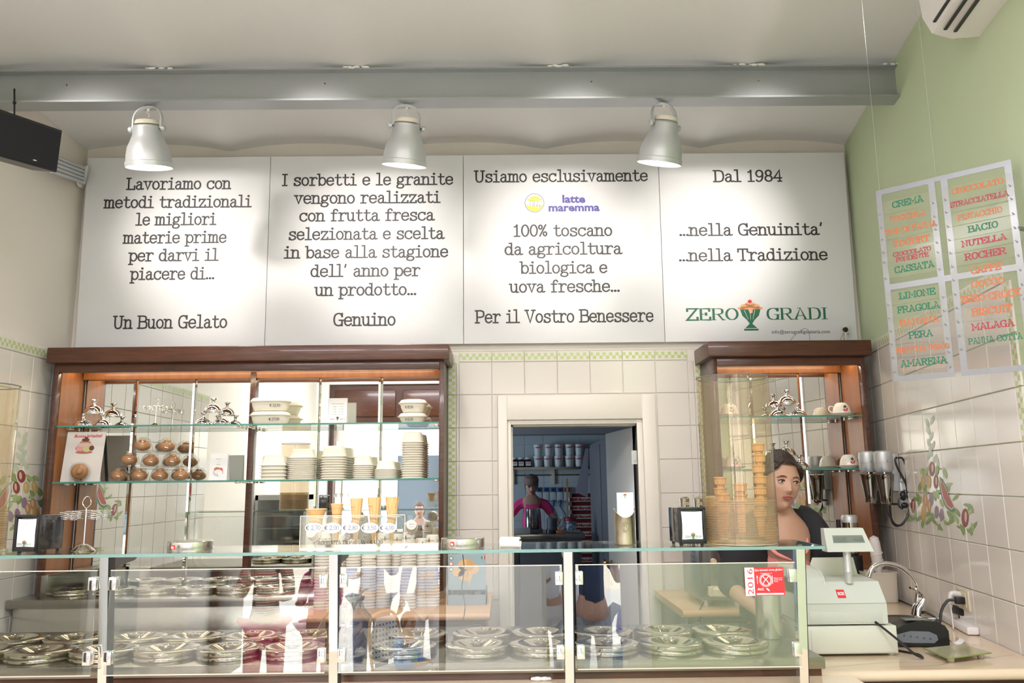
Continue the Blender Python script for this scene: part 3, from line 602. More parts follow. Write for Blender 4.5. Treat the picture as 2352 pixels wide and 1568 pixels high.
o = b.obj('wafers', mat('dark_wafer', (.16, .09, .05), .7, noise=(30, (.28, .17, .10), .3, (1, 1, 1))), t); o['kind'] = 'stuff'
b = MB()
for i in range(5): b.tube(smooth_path([(.0, .0, .09), (.02*math.cos(i), .02*math.sin(i*2), .15), (.05*math.cos(i*1.3), .05*math.sin(i*1.3), .21), (.07*math.cos(i*1.3), .06*math.sin(i*1.3), .22)]), .004, 5)
b.obj('ribbon', mat('clear_film', (.6, .6, .55), .2), t)
# napkin holders
def napkin(label, x, y, side, rz):
    t = thing('napkin_holder', label, 'napkin holder', (x, y, ZG), 'napkin holders on the glass', rz)
    w_, h, d = .088, .118, .105
    MB().box(-w_/2, w_/2, 0, d, .008, h, .003).obj('casing', mat('dark_chrome', (.16, .16, .17), .12, .9), t)
    b = MB(); q = .0085
    b.box(-w_/2-.001, -w_/2+q, -.009, 0, .006, h+.002, .002).box(w_/2-q, w_/2+.001, -.009, 0, .006, h+.002, .002).box(-w_/2, w_/2, -.009, 0, .006, .02, .002).box(-w_/2, w_/2, -.009, 0, h-.007, h+.002, .002); b.obj('front_frame', BLACK, t)
    for i in (-1, 1):
        for j in (0, 1): MB().lathe([(.005, 0), (.006, .008)], 8, (i*.034, .01+j*.085, 0)).obj('foot', BLACK, t)
    b = MB(); n_ = 8; vs = []; 
    for i in range(n_+1):
        for j in range(n_+1):
            a, c = i/n_*2-1, j/n_*2-1; pin = 1-.05*(1-abs(a*a)); vs.append((a*.0345*(1-.05*(1-c*c)), -.006+.0025*(a*a+c*c-1), .063+c*.044*(1-.04*(1-a*a))))
    b.add(vs, [(i*(n_+1)+j, (i+1)*(n_+1)+j, (i+1)*(n_+1)+j+1, i*(n_+1)+j+1) for i in range(n_) for j in range(n_)]); npk = b.obj('napkin', PAPER, t)
    b = MB(); text(b, 'ZERO', (-.026, -.0115, .026), (-.006, -.0115, .026), .006, 1.6, .6, 1); text(b, 'GRADI', (.007, -.0115, .026), (.027, -.0115, .026), .006, 1.6, .6, 1)
    goblet(b, (0, -.0112, .022), .02, mo=0, mg=1, mr=2); b.obj('print', [ORANGE, GREEND, RED], npk, smooth=False)
    b = MB(); goblet(b, (0, -.0112, .085), .014, mo=0, mg=0, mr=0); text(b, 'ZERO', (-.024, -.011, .088), (-.008, -.011, .088), .004); text(b, 'GRADI', (.008, -.011, .088), (.026, -.011, .088), .004); b.obj('faint_print', mat('faint_print', (.72, .68, .70), .6), npk, smooth=False)
    return t
napkin('black fronted napkin holder beside the wire cone stand', -1.527, 2.645, 1, R(-12))
napkin('black fronted napkin holder left of the clear cone cylinder', .592, 2.64, -1, R(5))
# wire cone stand
def cone_stand(label, x, y, z, s=1, n_=6):
    t = thing('wire_cone_stand', label, 'cone stand', (x, y, z), 'wire cone stands')
    MB().lathe([(0, .001), (.036*s, .001), (.036*s, .003), (.03*s, .008), (.02*s, .018), (.006*s, .024), (0, .025)], 24).obj('base', POLISH, t)
    MB().tube([(0, 0, .02*s), (0, 0, .135*s)], .003*s, 8).obj('stem', CHROME, t)
    MB().tube(smooth_path([(0, 0, .135*s), (-.014*s, 0, .152*s), (-.006*s, 0, .172*s), (.006*s, 0, .172*s), (.014*s, 0, .152*s), (0, 0, .136*s)]), .0012*s, 6).obj('loop', CHROME, t)
    for i in range(n_):
        a = 2*math.pi*i/n_+.3; c = V((math.cos(a)*.058*s, math.sin(a)*.058*s, .128*s)); b = MB(); b.tube([(0, 0, .13*s), c], .001*s, 5)
        pts = []
        for j in range(33): u_ = j/32*4*2*math.pi; r = (.020-.006*j/32)*s; pts.append((c.x+r*math.cos(u_), c.y+r*math.sin(u_), c.z-.026*s*j/32))
        b.tube(pts, .0011*s, 5); b.obj('coil_ring', CHROME, t)
    return t
cone_stand('steel wire cone stand on the glass, left of the tin lid', -1.374, 2.70, ZG)
# tin lids
for x, lab in ((at(437, 1262, 2.69).x, 'round tin canister lid with a red mark, left of the cones'), (at(1063, 1262, 2.69).x, 'round tin canister lid with a red mark, right of the cones')):
    t = thing('tin_cover', lab, 'tin lid', (x, 2.69, ZG), 'tin lids on the glass')
    MB().lathe([(0, 0), (.069, 0), (.070, .003), (.070, .027), (.0695, .029), (.067, .031), (0, .031)], 48).obj('cap', mat('tin', (.72, .71, .68), .2, 1), t)
    b = MB().box(-.036, -.0245, -.0668, -.055, .008, .0205); font('illy', (-.0345, -.0672, .0115), (-.026, -.0672, .0115), .006, bold=.03, mb=b, mi=1); b.obj('badge', [RED, PAPER], t, smooth=False)
# receipt roll
p = atz(1172, 1266, ZG); t = thing('receipt_slip', 'curled white receipt slip lying on the glass by the tin lid', 'receipt', (p.x, 2.66, ZG-.0005))
b = MB(); vs = []
for i in range(19):
    a = 2*math.pi*i/18*.95+.5; vs += [(-.03, .0+.0165*math.cos(a), .0168+.0165*math.sin(a)), (.034, .0165*math.cos(a), .0168+.0165*math.sin(a))]
b.add(vs, [(2*i, 2*i+1, 2*i+3, 2*i+2) for i in range(18)]); b.obj('paper', PAPER, t); t.rotation_euler = (0, 0, R(-14))
# pewter vase with menus
t = thing('menu_vase', 'dented pewter vase with an oval seal holding folded menus', 'vase', (at(1436, 1250, 2.70).x, 2.70, ZG))
n_ = 32; vs = []; fs = []
for i in range(n_):
    a = 2*math.pi*i/n_; d = .5+.5*math.cos(2*a); ztop = .118-.03*(abs(math.sin(a))**1.5)
    for r, z in ((.031, .001), (.034, .005), (.033, .05), (.034, ztop-.006), (.036, ztop), (.033, ztop), (.031, .05), (.029, .004)): vs.append((r*math.cos(a), r*math.sin(a), z))
for i in range(n_):
    j = (i+1) % n_
    for q in range(7): fs.append((i*8+q, j*8+q, j*8+q+1, i*8+q+1))
b = MB().add(vs, fs+[[i*8 for i in range(n_)], [i*8+7 for i in range(n_)]]); b.obj('vessel', mat('pewter', (.44, .38, .27), .3, 1, noise=(14, (.62, .57, .45), .25, (1, 1, 1)), bump=(20, .25)), t)
b = MB()
b.add([(.010*math.cos(a)-.003, -.0345, .058+.014*math.sin(a)) for a in [2*math.pi*i/20 for i in range(20)]], [list(range(20))], 0); b.tube([(.010*math.cos(2*math.pi*i/20)-.003, -.0345, .058+.014*math.sin(2*math.pi*i/20)) for i in range(20)], .0018, 6, closed=True); b.tube([(.004*math.cos(2*math.pi*i/12)-.003, -.0348, .058+.008*math.sin(2*math.pi*i/12)) for i in range(12)], .0012, 5, closed=True); b.obj('seal', MATS['pewter'], t)
mc = thing('folded_menu', 'folded white menus standing in the pewter vase', 'menu', (t.location.x+.003, 2.70, ZG+.05))
MB().box(-.027, .027, -.012, -.0112, 0, .118).box(-.026, .028, -.006, -.005, 0, .115).obj('paper', PAPER, mc, smooth=False)
b = MB(); text(b, 'ZERO', (-.019, -.0126, .104), (-.005, -.0126, .104), .005); text(b, 'GRADI', (.005, -.0126, .104), (.021, -.0126, .104), .005); goblet(b, (0, -.0126, .099), .016, mo=1, mg=0, mr=1); b.obj('print', [mat('grey_green', (.3, .42, .38), .5), ORANGE], mc, smooth=False)
# wafer cones on the acrylic price stand
def waffle(b, prof, n=10, turns=.6, r=.0009):
    for sg in (1, -1):
        for i in range(n):
            pts = []
            for k in range(13):
                f = k/12; h = prof[0][1]+(prof[-1][1]-prof[0][1])*f
                rr = next((p[0]+(q[0]-p[0])*(h-p[1])/max(1e-6, q[1]-p[1]) for p, q in zip(prof[:-1], prof[1:]) if p[1] <= h <= q[1]), prof[-1][0])
                a = 2*math.pi*i/n+sg*turns*2*math.pi*f; pts.append((rr*math.cos(a), rr*math.sin(a), h))
            b.tube(pts, r, 4)
    return b
WLIGHT = mat('wafer_light', (.80, .55, .28), .6)
def wcone(label, px, ytop, ybot, kind, y=2.705):
    p0 = at(px, ybot, y); p1 = at(px, ytop, y); h = p1.z-p0.z; t = thing('wafer_cone', label, 'ice-cream cone', (p0.x, y, p0.z), 'sample cones in the price stand')
    if kind == 'bowl': pr = [(.017, 0), (.018, .003), (.022, h*.45), (.024, h*.6), (.033, h*.97), (.0335, h)]; inn = [(.0315, h), (.022, h*.6), (.015, .004), (0, .004)]
    elif kind == 'cup': pr = [(.004, 0), (.006, .003), (.013, h*.55), (.0135, h*.72), (.0165, h*.74), (.018, h*.9), (.020, h*.96), (.020, h)]; inn = [(.018, h), (.016, h*.75), (0, h*.7)]
    else: w_ = {'a': .0205, 'b': .0215, 'c': .0215}[kind]; pr = [(.002, 0), (.0045, h*.08), (.013, h*.5), (w_*.95, h*.9), (w_, h)]; inn = [(w_-.002, h), (.011, h*.5), (0, h*.2)]
    MB().shell([(0, 0)]+pr+inn, 28).obj('shell', WAFER, t)
    if kind in 'abc': waffle(MB(), pr, 9, .35 if kind == 'c' else .02).obj('waffle_ridges', WLIGHT, t)
    if kind == 'a' or kind == 'b': MB().tube([(pr[-1][0]*math.cos(a), pr[-1][0]*math.sin(a), h*(1-.02*i)) for i, a in enumerate([u_*.5 for u_ in range(10)])], .0016, 5).obj('rolled_lip', WLIGHT, t)
    if kind in ('bowl', 'cup'): MB().tube([(pr[-1][0]*math.cos(2*math.pi*i/24), pr[-1][0]*math.sin(2*math.pi*i/24), h) for i in range(24)], .0016, 5, closed=True).obj('rim', WLIGHT, t)
    return t
wcone('shallow flared wafer bowl above the 2,70 price', 725, 1169, 1213, 'bowl'); wcone('cup topped wafer cone above the 2,00 price', 772, 1157, 1245, 'cup')
wcone('rolled sugar cone with a seam on its right, above the 2,80 price', 817, 1144, 1248, 'a'); wcone('rolled sugar cone above the 3,50 price, second from the right', 858, 1142, 1248, 'b'); wcone('tall waffle cone above the 4,00 price', 899, 1141, 1253, 'c')
sx0, sx1 = at(689, 1240, 2.66).x, at(929, 1240, 2.66).x; t = thing('price_stand', 'clear acrylic stand with five oval cone prices', 'price stand', ((sx0+sx1)/2, 2.66, ZG)); hw = (sx1-sx0)/2; zt = at(808, 1184, 2.66).z-ZG
MB().box(-hw, hw, -.001, .002, .004, zt).obj('front_plate', ACRYL, t, smooth=False); MB().box(-hw, hw, -.001, .09, 0, .004).obj('base_plate', mat('acrylic_edge', (.80, .80, .74), .1), t, smooth=False)
MB().box(-hw, hw, -.0015, .0025, zt, zt+.0018).box(-hw-.0015, -hw, -.001, .002, 0, zt).box(hw, hw+.0015, -.001, .002, 0, zt).obj('plate_edge', mat('acrylic_edge'), t)
for i in range(5):
    px = (725, 772, 815, 857, 899)[i]+(4 if i == 0 else 0); b = MB().box(-.024, .024, .024, .027, -.0015, .0015); c = at(px, 1214, 2.66); MB().tube([(c.x-t.location.x+.0215*math.cos(2*math.pi*k/20), .045+.0215*math.sin(2*math.pi*k/20), zt-.006) for k in range(20)], .0015, 5, closed=True).obj('holder_ring', mat('acrylic_edge'), t)
for px, s in ((720.5, '2,70'), (763, '2,00'), (806, '2,80'), (849, '3,50'), (890.5, '4,00')):
    c = at(px, 1212, 2.655)-t.location; b = MB(); b.prism([(c.x+.0285*math.cos(2*math.pi*k/28), c.z+.0165*math.sin(2*math.pi*k/28)) for k in range(28)], -.0035, -.0015, 'xz'); o = b.obj('price_oval', mat('price_card', (.74, .76, .82), .5), t, smooth=False)
    b = MB(); text(b, '\u20ac', (c.x-.0255, -.0038, c.z-.006), (c.x-.016, -.0038, c.z-.006), .0125, 1.5, 1.2); text(b, s, (c.x-.009, -.0038, c.z-.006), (c.x+.021, -.0038, c.z-.006), .0125, 1.0, .9); b.obj('lettering', INK, o, smooth=False)
b = MB(); A = at(729, 1249, 2.657)-t.location; B = at(879, 1249, 2.657)-t.location; B.z = A.z = (A.z+B.z)/2; text(b, "AGGIUNTA DI PANNA - \u20ac 0,30", A, B, .0105, 1.3, 1.0); b.obj('lettering', INK, t, smooth=False)
# clear cone cylinders
def cylinder(label, x, y, stacks):
    t = thing('cone_cylinder', label, 'dispenser', (x, y, ZG), 'clear cone cylinders on the glass'); r = .118; h = .545
    MB().shell([(r, .002), (r, h)], 56).obj('tube_wall', SMOKED, t)
    MB().tube([(r*math.cos(2*math.pi*i/48), r*math.sin(2*math.pi*i/48), h) for i in range(48)], .0022, 6, closed=True).obj('top_rim', mat('grey_edge', (.16, .16, .15), .2), t)
    vs = []; q = MB(); rr = .085          # the rolled-in edge of the sheet
    q.add([(r*.99*math.cos(a), r*.99*math.sin(a)*1, z) for a in (R(250),) for z in (.0, h)]+[(-.018, -.045, .0), (-.018, -.045, h)], [(0, 1, 3, 2)]); q.obj('inner_flap', SMOKED, t, smooth=False)
    MB().lathe([(r-.002, .002), (r-.002, .004), (0, .004)], 40).obj('floor_disc', mat('acrylic_edge'), t)
    for i in range(17): MB().tube([((r+.0008)*math.cos(2*math.pi*k/40), (r+.0008)*math.sin(2*math.pi*k/40), .012+i*.0078) for k in range(40)], .0009, 4, closed=True).obj('band_ring', mat('tan_band', (.30, .20, .11), .4), t)
    MB().shell([(r+.0004, .008), (r+.0004, .143)], 40).obj('band', pane('tan_film', (.85, .74, .55), .05, .1, .2, (.80, .68, .48)), t)
    return t
cx_ = at(1704, 1250, 2.70).x; cylinder('clear cone cylinder at the right end of the glass, in front of the woman', cx_, 2.705, 0); cylinder('clear cone cylinder at the left edge of the picture', -1.765, 2.705, 0)
def cup_cone(t):
    MB().shell([(0, 0), (.010, 0), (.0125, .03), (.0135, .062), (.0185, .064), (.0195, .078), (.0205, .083), (.0225, .085), (.0225, .089), (.0208, .089), (.0188, .0665), (.0137, .064), (.0113, .036), (0, .033)], 24).obj('shell', WAFER, t)
    b = MB(); [b.tube([(.0189*math.cos(a), .0189*math.sin(a), .066), (.0198*math.cos(a), .0198*math.sin(a), .079)], .0009, 4) for a in [2*math.pi*i/14 for i in range(14)]]; b.obj('ribs', WLIGHT, t)
k0 = None
for px, y, ytop, nn, grp, where in ((1742, 2.70, 1018, 8, 'tallest cone stack in the right cylinder', 'tallest'), (1653, 2.76, 1095, 5, 'rear left cone stack in the right cylinder', 'r'), (1661, 2.67, 1133, 4, 'front left cone stack in the right cylinder', 'f'), (1700, 2.715, 1110, 5, 'middle cone stack in the right cylinder', 'm')):
    top = at(px, ytop, y); rnd = random.Random(px)
    for i in range(nn):
        z = top.z-.089-i*.0355
        if z < ZG+.004: break
        if k0 is None: k0 = thing('cup_cone', 'x', 'ice-cream cone'); cup_cone(k0); o = k0
        else: o = dup(k0)
        o.location = (top.x+rnd.uniform(-.002, .002)-i*.0012, y, z); o['group'] = grp; o.rotation_euler = (rnd.uniform(-.03, .03), rnd.uniform(-.03, .03), rnd.random())
        o['label'] = 'wafer cone, '+('topmost' if i == 0 else '%s from the top' % ['', 'second', 'third', 'fourth', 'fifth', 'sixth', 'seventh', 'eighth'][i])+' of the '+grp
# red gluten-free sticker on the pane, on the inside of the glass guard's last pane
y = 2.6040; a = at(1713, 1368, y); b_ = at(1799, 1302, y); t = tag(MB().box(a.x, b_.x, y-.0008, y, a.z, b_.z).obj('sticker', RED, None, smooth=False), 'red and white 2016 gluten free sticker on the front glass', 'sticker')
W = b_.x-a.x; Hh = b_.z-a.z; b = MB(); yy = y-.0012; Q = lambda u_, v_: V((a.x+u_*W, yy, a.z+v_*Hh))
b.add([Q(0, 0), Q(.24, 0), Q(.24, 1), Q(0, 1)], [(0, 1, 2, 3)], 0); b.add([Q(.28, .03), Q(.97, .03), Q(.97, .09), Q(.28, .09)], [(0, 1, 2, 3)], 0)
b.v += []; yy -= .0002
font('2016', V((a.x+W*.205, yy, a.z+Hh*.04)), V((a.x+W*.205, yy, a.z+Hh*.96)), W*.15, upv=(-1, 0, 0), mb=b, mi=1)
font('Qui alimenti senza glutine', Q(.26, .87), Q(.97, .89), None, mb=b, bold=.01); font('AiC', Q(.30, .19), Q(.47, .19), Hh*.085, mb=b, bold=.02); font('Dinner with', Q(.74, .60), Q(.95, .60), None, mb=b); font('gluten-free', Q(.74, .54), Q(.95, .54), None, mb=b); font('foods', Q(.74, .48), Q(.84, .48), None, mb=b)
font('celiachia.it', Q(.5, .045), Q(.73, .045), None, mb=b, mi=1); font('Alimentazione fuori casa', Q(.40, .78), Q(.70, .78), None, mb=b)
c = Q(.53, .55); ring = lambda r: [(c.x+r*math.cos(2*math.pi*i/28), c.z+r*math.sin(2*math.pi*i/28)) for i in range(28)]
for r, w_ in ((.26*W*.62, .0012), (.26*W*.5, .0024)): ribbon(b, [p for p in ring(r)], True, w_, w_, lambda q: (q[0], yy, q[1]))
for s in (-1, 1): ribbon(b, [(c.x-s*.008, c.z+.010), (c.x+s*.004, c.z-.002), (c.x+s*.009, c.z-.011)], False, .0024, .0024, lambda q: (q[0], yy, q[1]))
for u_ in (.315, .70): ribbon(b, [(Q(u_, 0).x, a.z+Hh*.42), (Q(u_, 0).x, a.z+Hh*.7)], False, .0014, .0014, lambda q: (q[0], yy, q[1]))
for d in (-.0016, 0, .0016): ribbon(b, [(Q(.315, 0).x+d, a.z+Hh*.62), (Q(.315, 0).x+d, a.z+Hh*.71)], False, .0006, .0006, lambda q: (q[0], yy, q[1]))
b.add([Q(.53, .27), Q(.58, .25), Q(.60, .20), Q(.62, .17), Q(.59, .16), Q(.56, .20), Q(.53, .23)], [list(range(7))]); b.obj('print', [PAPER, RED], t, smooth=False)
# ================================================================ THINGS ON THE SHELVES
Z1, Z2 = 1.9395, 1.6305
ZR1, ZR2 = 1.9545, 1.6595
YS = 4.655
def xs(px, y=YS): return at(px, 1000, y).x-.0
# -- inverted steel coupes
def coupe_parts(t):
    MB().shell([(.0505, .0015), (.052, 0), (.052, .003), (.050, .012), (.043, .026), (.030, .038), (.014, .045), (.009, .050), (.0085, .058), (.011, .068), (.018, .0755), (.0215, .0775), (.0205, .0788), (.014, .074), (.007, .066), (0, .060)], 36).obj('bowl', CHROME, t)
cp = None
def coupe(x, y, z, lab, grp):
    global cp
    if cp is None: cp = thing('steel_coupe', lab, 'dessert cup', (x, y, z), grp); coupe_parts(cp); return cp
    o = dup(cp, (x, y, z), None, lab, None, grp); return o
for nm, pxs, z, tops in (('left pyramid on the upper left shelf', (187.5, 233.5), Z1, 211), ('right pyramid on the upper left shelf', (468, 505), Z1, 487), ('pyramid on the upper right shelf', (1790, 1836), ZR1, 1813), ('pyramid on the lower right shelf', (1776, 1832), ZR2, 1803)):
    g = 'upturned steel coupes'
    xa, xb = xs(pxs[0]), xs(pxs[1]); xm = (xa+xb)/2; d = max(.053, (xb-xa)/2)
    coupe(xm-d, YS, z, 'upturned steel coupe, bottom left of the '+nm, g); coupe(xm+d, YS, z, 'upturned steel coupe, bottom right of the '+nm, g); coupe(xm, YS, z+.079, 'upturned steel coupe on top of the '+nm, g)
cone_stand('steel wire cone stand on the upper left shelf between the coupes', xs(355), YS, Z1, .92)
# -- tubs
def sq(b, prof, w_, d, n=36, e=.62):   # squarish-oval lathe: prof = (inset, z)
    vs = []; k = len(prof)
    for i in range(n):
        a = 2*math.pi*i/n; c, s = math.cos(a), math.sin(a); c = math.copysign(abs(c)**e, c); s = math.copysign(abs(s)**e, s)
        for ins, z in prof: vs.append(((w_/2-ins)*c if ins < 9 else 0, (d/2-ins)*s if ins < 9 else 0, z))
    return b.add(vs, [(i*k+q, ((i+1) % n)*k+q, ((i+1) % n)*k+q+1, i*k+q+1) for i in range(n) for q in range(k-1)])
def lidded(label, px, z, w_, hb, price, py):
    t = thing('lidded_tub', label, 'tub', (xs(px, 4.64), 4.64, z), 'lidded takeaway tubs with prices'); d = min(.15, w_*.8)
    sq(MB(), [(99, 0), (.030, 0), (.026, .004), (.016, hb*.55), (.012, hb-.004), (.004, hb-.002), (.003, hb)], w_, d).obj('body', FOAM, t)
    sq(MB(), [(.003, hb), (0, hb+.0015), (0, hb+.004), (.006, hb+.006), (.011, hb+.014), (.018, hb+.021), (.04, hb+.0255), (99, hb+.026)], w_, d).obj('lid', FOAM, t)
    b = MB(); c = at(py[0], py[1], 4.64-d/2).x-t.location.x; hw = w_*.10; zz = hb*.50
    o = b; text(b, '\u20ac', (c-hw*1.3, -d/2+.0115, zz-.004), (c-hw*.8, -d/2+.0115, zz-.004), .0145, 1.5, 1.2); text(b, price, (c-hw*.55, -d/2+.0115, zz-.004), (c+hw*1.3, -d/2+.0115, zz-.004), .0145, 1.4, 1.1)
    b.obj('lettering', INK, t, smooth=False); return t
lidded('large lidded tub priced 17.00, lower of the left pair', 620, Z1, .232, .052, '17.00', (628, 958)); lidded('large lidded tub priced 12.50, upper of the left pair', 619, Z1+.0785, .232, .052, '12.50', (630, 928))
lidded('small lidded tub priced 6.50, lower of the right pair', 948, Z1, .172, .036, '6.50', (939, 965)); lidded('small lidded tub priced 8.50, upper of the right pair', 949, Z1+.0625, .172, .050, '8.50', (939, 935))
tens = ['', '', 'twenty', 'thirty']; ones = ['', 'first', 'second', 'third', 'fourth', 'fifth', 'sixth', 'seventh', 'eighth', 'ninth']
ORD = ones[1:]+['tenth', 'eleventh', 'twelfth', 'thirteenth', 'fourteenth', 'fifteenth', 'sixteenth', 'seventeenth', 'eighteenth', 'nineteenth', 'twentieth']+['twenty-'+a for a in ones[1:]]+['thirtieth']+['thirty-'+a for a in ones[1:]]
for px, w_, d, hb, n, ytop, lab in ((633, .158, .12, .058, 5, 1045, 'first'), (697, .158, .125, .052, 12, 1030, 'second'), (769, .148, .12, .062, 10, 1023, 'third'), (836, .118, .105, .056, 8, 1045, 'fourth'), (888, .126, .11, .050, 9, 1057, 'fifth'), (949, .134, .11, .060, 16, 991, 'tallest')):
    me = sq(MB(), [(-.0, 0), (0, .003), (.005, .004), (.009, .009), (.016, hb-.010), (.020, hb-.003), (.030, hb), (99, hb)], w_, d).mesh('upturned_tub', FOAM)
    mi = sq(MB(), [(.001, .0005), (.006, .002), (.011, .009), (.0178, hb-.012), (.024, hb-.005), (99, hb-.004)], w_, d)
    x = xs(px, 4.64); zt = at(px, ytop, 4.60).z-Z2; rnd = random.Random(px); pit = (zt-hb)/(n-1)
    for i in range(n):
        z = Z2+i*pit; o = link('upturned_tub', me, None, (x+rnd.uniform(-.0004, .0004), 4.645, z), 0)
        words = 'topmost' if i == n-1 else 'lowest' if i == 0 else None
        tag(o, ('ivory foam tub, %s of the %s stack%s' % (words, lab, ' from the left on the lower shelf' if lab != 'tallest' else ' at the right end of the lower shelf')) if words else 'ivory foam tub, %s up in the %s upturned stack%s' % (ORD[i], lab, ' from the left' if lab != 'tallest' else ''), 'tub', 'upturned ivory tubs, %s stack' % lab)
# -- price card, photo card
def card(label, x0, x1, y, z, h, cat='card'):
    t = thing('table_card', label, cat, ((x0+x1)/2, y, z)); w_ = (x1-x0)/2
    b = MB(); b.prism([(0, 0), (.0008, 0), (.0108, h), (.010, h)], -w_, w_, 'yz').prism([(.0192, h), (.0200, h), (.045, 0), (.0442, 0)], -w_, w_, 'yz'); b.prism([(.010, h-.001), (.0200, h-.001), (.0200, h), (.010, h)], -w_, w_, 'yz'); b.obj('paper', PAPER, t, smooth=False); return t, w_
x0, x1 = at(754, 970, 4.62).x, at(796, 970, 4.62).x; t, w_ = card('white folded price list on the upper shelf above the dark door reflection', x0, x1, 4.62, Z1, .150)
b = MB(); TL = lambda s, a, b_, z, h: text(b, s, (a*w_, -.0006+z*.067, z), (b_*w_, -.0006+z*.067, z), h)
TL('Gelato da Asporto', -.72, .66, .115, .0055)
for i, (a, c) in enumerate((('500g', '6,50'), ('500g', '8,50'), ('750g', '12,50'), ('1 Kg', '17,00'))): TL(a if i else '350g', -.55, -.18, .099-.0145*i, .0045); TL('\u20ac '+c, .12, .62, .099-.0145*i, .0045)
TL('ZERO', -.85, -.25, .026, .006); TL('GRADI', .25, .85, .026, .006); goblet(b, (0, -.0006, .022), .022, mo=1, mg=2, mr=1); b.obj('print', [mat('grey_ink', (.25, .25, .27), .5), RED, GREEND], t, smooth=False)
x0, x1 = at(481, 1070, 4.62).x, at(522, 1070, 4.62).x; t, w_ = card('small white card with a pastry photo beside the brioche pyramid', x0, x1, 4.62, Z2, .150)
b = MB(); TL('Brioche', -.3, .2, .118, .005); TL('con', -.1, .05, .102, .004); TL('Gelato', -.28, .18, .086, .005)
E2 = lambda x, z, a, c, mi, dy=0, k=14: b.add([(x+a*math.cos(2*math.pi*i/k), -.0008-dy+(z+c*math.sin(2*math.pi*i/k))*.067, z+c*math.sin(2*math.pi*i/k)) for i in range(k)], [list(range(k))], mi)
E2(0, .045, .030, .024, 1); E2(-.008, .062, .017, .012, 2, .0003); E2(.012, .058, .014, .013, 3, .0005); E2(.0, .048, .022, .013, 4, .0006); E2(.012, .035, .012, .014, 5, .0008); b.obj('print', [MATS['grey_ink'], mat('plate_grey', (.6, .6, .66), .4), mat('brioche_print', (.42, .18, .08), .5), mat('berry_print', (.60, .12, .16), .5), mat('cream_print', (.85, .75, .72), .5), PAPER], t, smooth=False)
# -- brioche poster on an easel
x0, x1 = at(139, 1090, 4.545).x, at(229, 1090, 4.545).x; t = thing('brioche_poster', 'grey brioche poster on a dark easel at the left end of the lower shelf', 'poster', ((x0+x1)/2, 4.545, Z2)); w_ = (x1-x0)/2; h = .278
sl = .14; P_ = lambda x, z, o=0: (x, z*sl-o, z)
b = MB(); b.add([P_(-w_, 0), P_(w_, 0), P_(w_, h), P_(-w_, h), P_(-w_, 0, -.002), P_(w_, 0, -.002), P_(w_, h, -.002), P_(-w_, h, -.002)], [(0, 1, 2, 3), (7, 6, 5, 4), (0, 4, 5, 1), (1, 5, 6, 2), (2, 6, 7, 3), (3, 7, 4, 0)]); b.obj('board', mat('poster_grey', (.62, .59, .56), .6, noise=(7, (.74, .71, .67), .25, (1, 1, 1))), t, smooth=False)
b = MB(); b.prism([(h*sl+.004, h-.004), (h*sl+.008, h-.004), (.115, 0), (.108, 0)], w_-.02, w_-.004, 'yz').prism([(h*sl+.004, h-.004), (h*sl+.008, h-.004), (.115, 0), (.108, 0)], -w_+.004, -w_+.02, 'yz'); b.obj('easel', BLACK, t, smooth=False)
b = MB(); font('Buona', P_(-w_*.62, h-.032, .001), P_(-w_*.02, h-.032, .001), .017, mb=b, bold=.02, shear=.3); font('brioche!', P_(w_*.06, h-.032, .001), P_(w_*.82, h-.031, .001), .019, mb=b, bold=.02)
E3 = lambda x, z, a, c, mi, dy=0, k=20: b.add([P_(x+a*math.cos(2*math.pi*i/k), z+c*math.sin(2*math.pi*i/k), .0012+dy) for i in range(k)], [list(range(k))], mi)
for x, z, a, c, mi in ((0, .163, .048, .008, 1), (0, .185, .052, .020, 2), (-.024, .185, .022, .015, 3), (.016, .182, .025, .018, 4), (.040, .186, .014, .014, 5), (0, .205, .045, .011, 6), (0, .216, .032, .012, 2), (0, .232, .022, .010, 5), (.003, .245, .010, .005, 5)): E3(x, z, a, c, mi, .0002*mi)
b.add([P_(-.004, .017, .001), P_(.012, .017, .001), P_(.004, .004, .001)], [(0, 1, 2)], 0); b.obj('print', [RED, mat('bun_base', (.40, .13, .08), .5), mat('bun_red', (.50, .20, .12), .5), mat('strawberry_ice', (.66, .33, .36), .5), mat('pistachio_ice', (.50, .50, .22), .5), mat('cocoa_dark', (.13, .04, .04), .5), mat('bun_cream', (.68, .50, .42), .5)], t, smooth=False)
# -- wrapped brioches under clear domes
BUN = mat('brioche_crust', (.30, .12, .035), .35, noise=(18, (.48, .22, .07), .25, (1, 1, 1)), coat=.3); DOME = pane('clear_dome', (.96, .96, .95), .05, .02, .03)
bb = MB().ball((0, 0, .030), .044, 24, 12, (1, 1, .66)); bb.ball((.004, 0, .058), .020, 16, 8, (1, 1, .62)); BUM = bb.mesh('bun', BUN)
TRM = MB().lathe([(0, .0), (.050, .0), (.056, .002), (.056, .003), (0, .002)], 28).mesh('tray', DOME); DMM = MB().shell([(.0545, .003), (.0535, .022), (.048, .050), (.037, .068), (.022, .075), (.020, .079), (0, .079)], 30).mesh('dome', DOME)
def brioche(px, z, lab, tilt=0, y=4.64):
    t = thing('wrapped_brioche', lab, 'pastry', (xs(px, y), y, z), 'wrapped brioches in the pyramid'); link('bun', BUM, t, (0, 0, .002), random.Random(px).random()*6); link('tray', TRM, t); link('dome', DMM, t); t.rotation_euler = (tilt, tilt*.5, 0); return t
o4 = ['leftmost', 'second from left', 'third from left', 'rightmost']
for i, px in enumerate((279, 326.5, 374, 421.5)): brioche(px, Z2, 'wrapped brioche, %s in the bottom row of the pyramid' % o4[i])
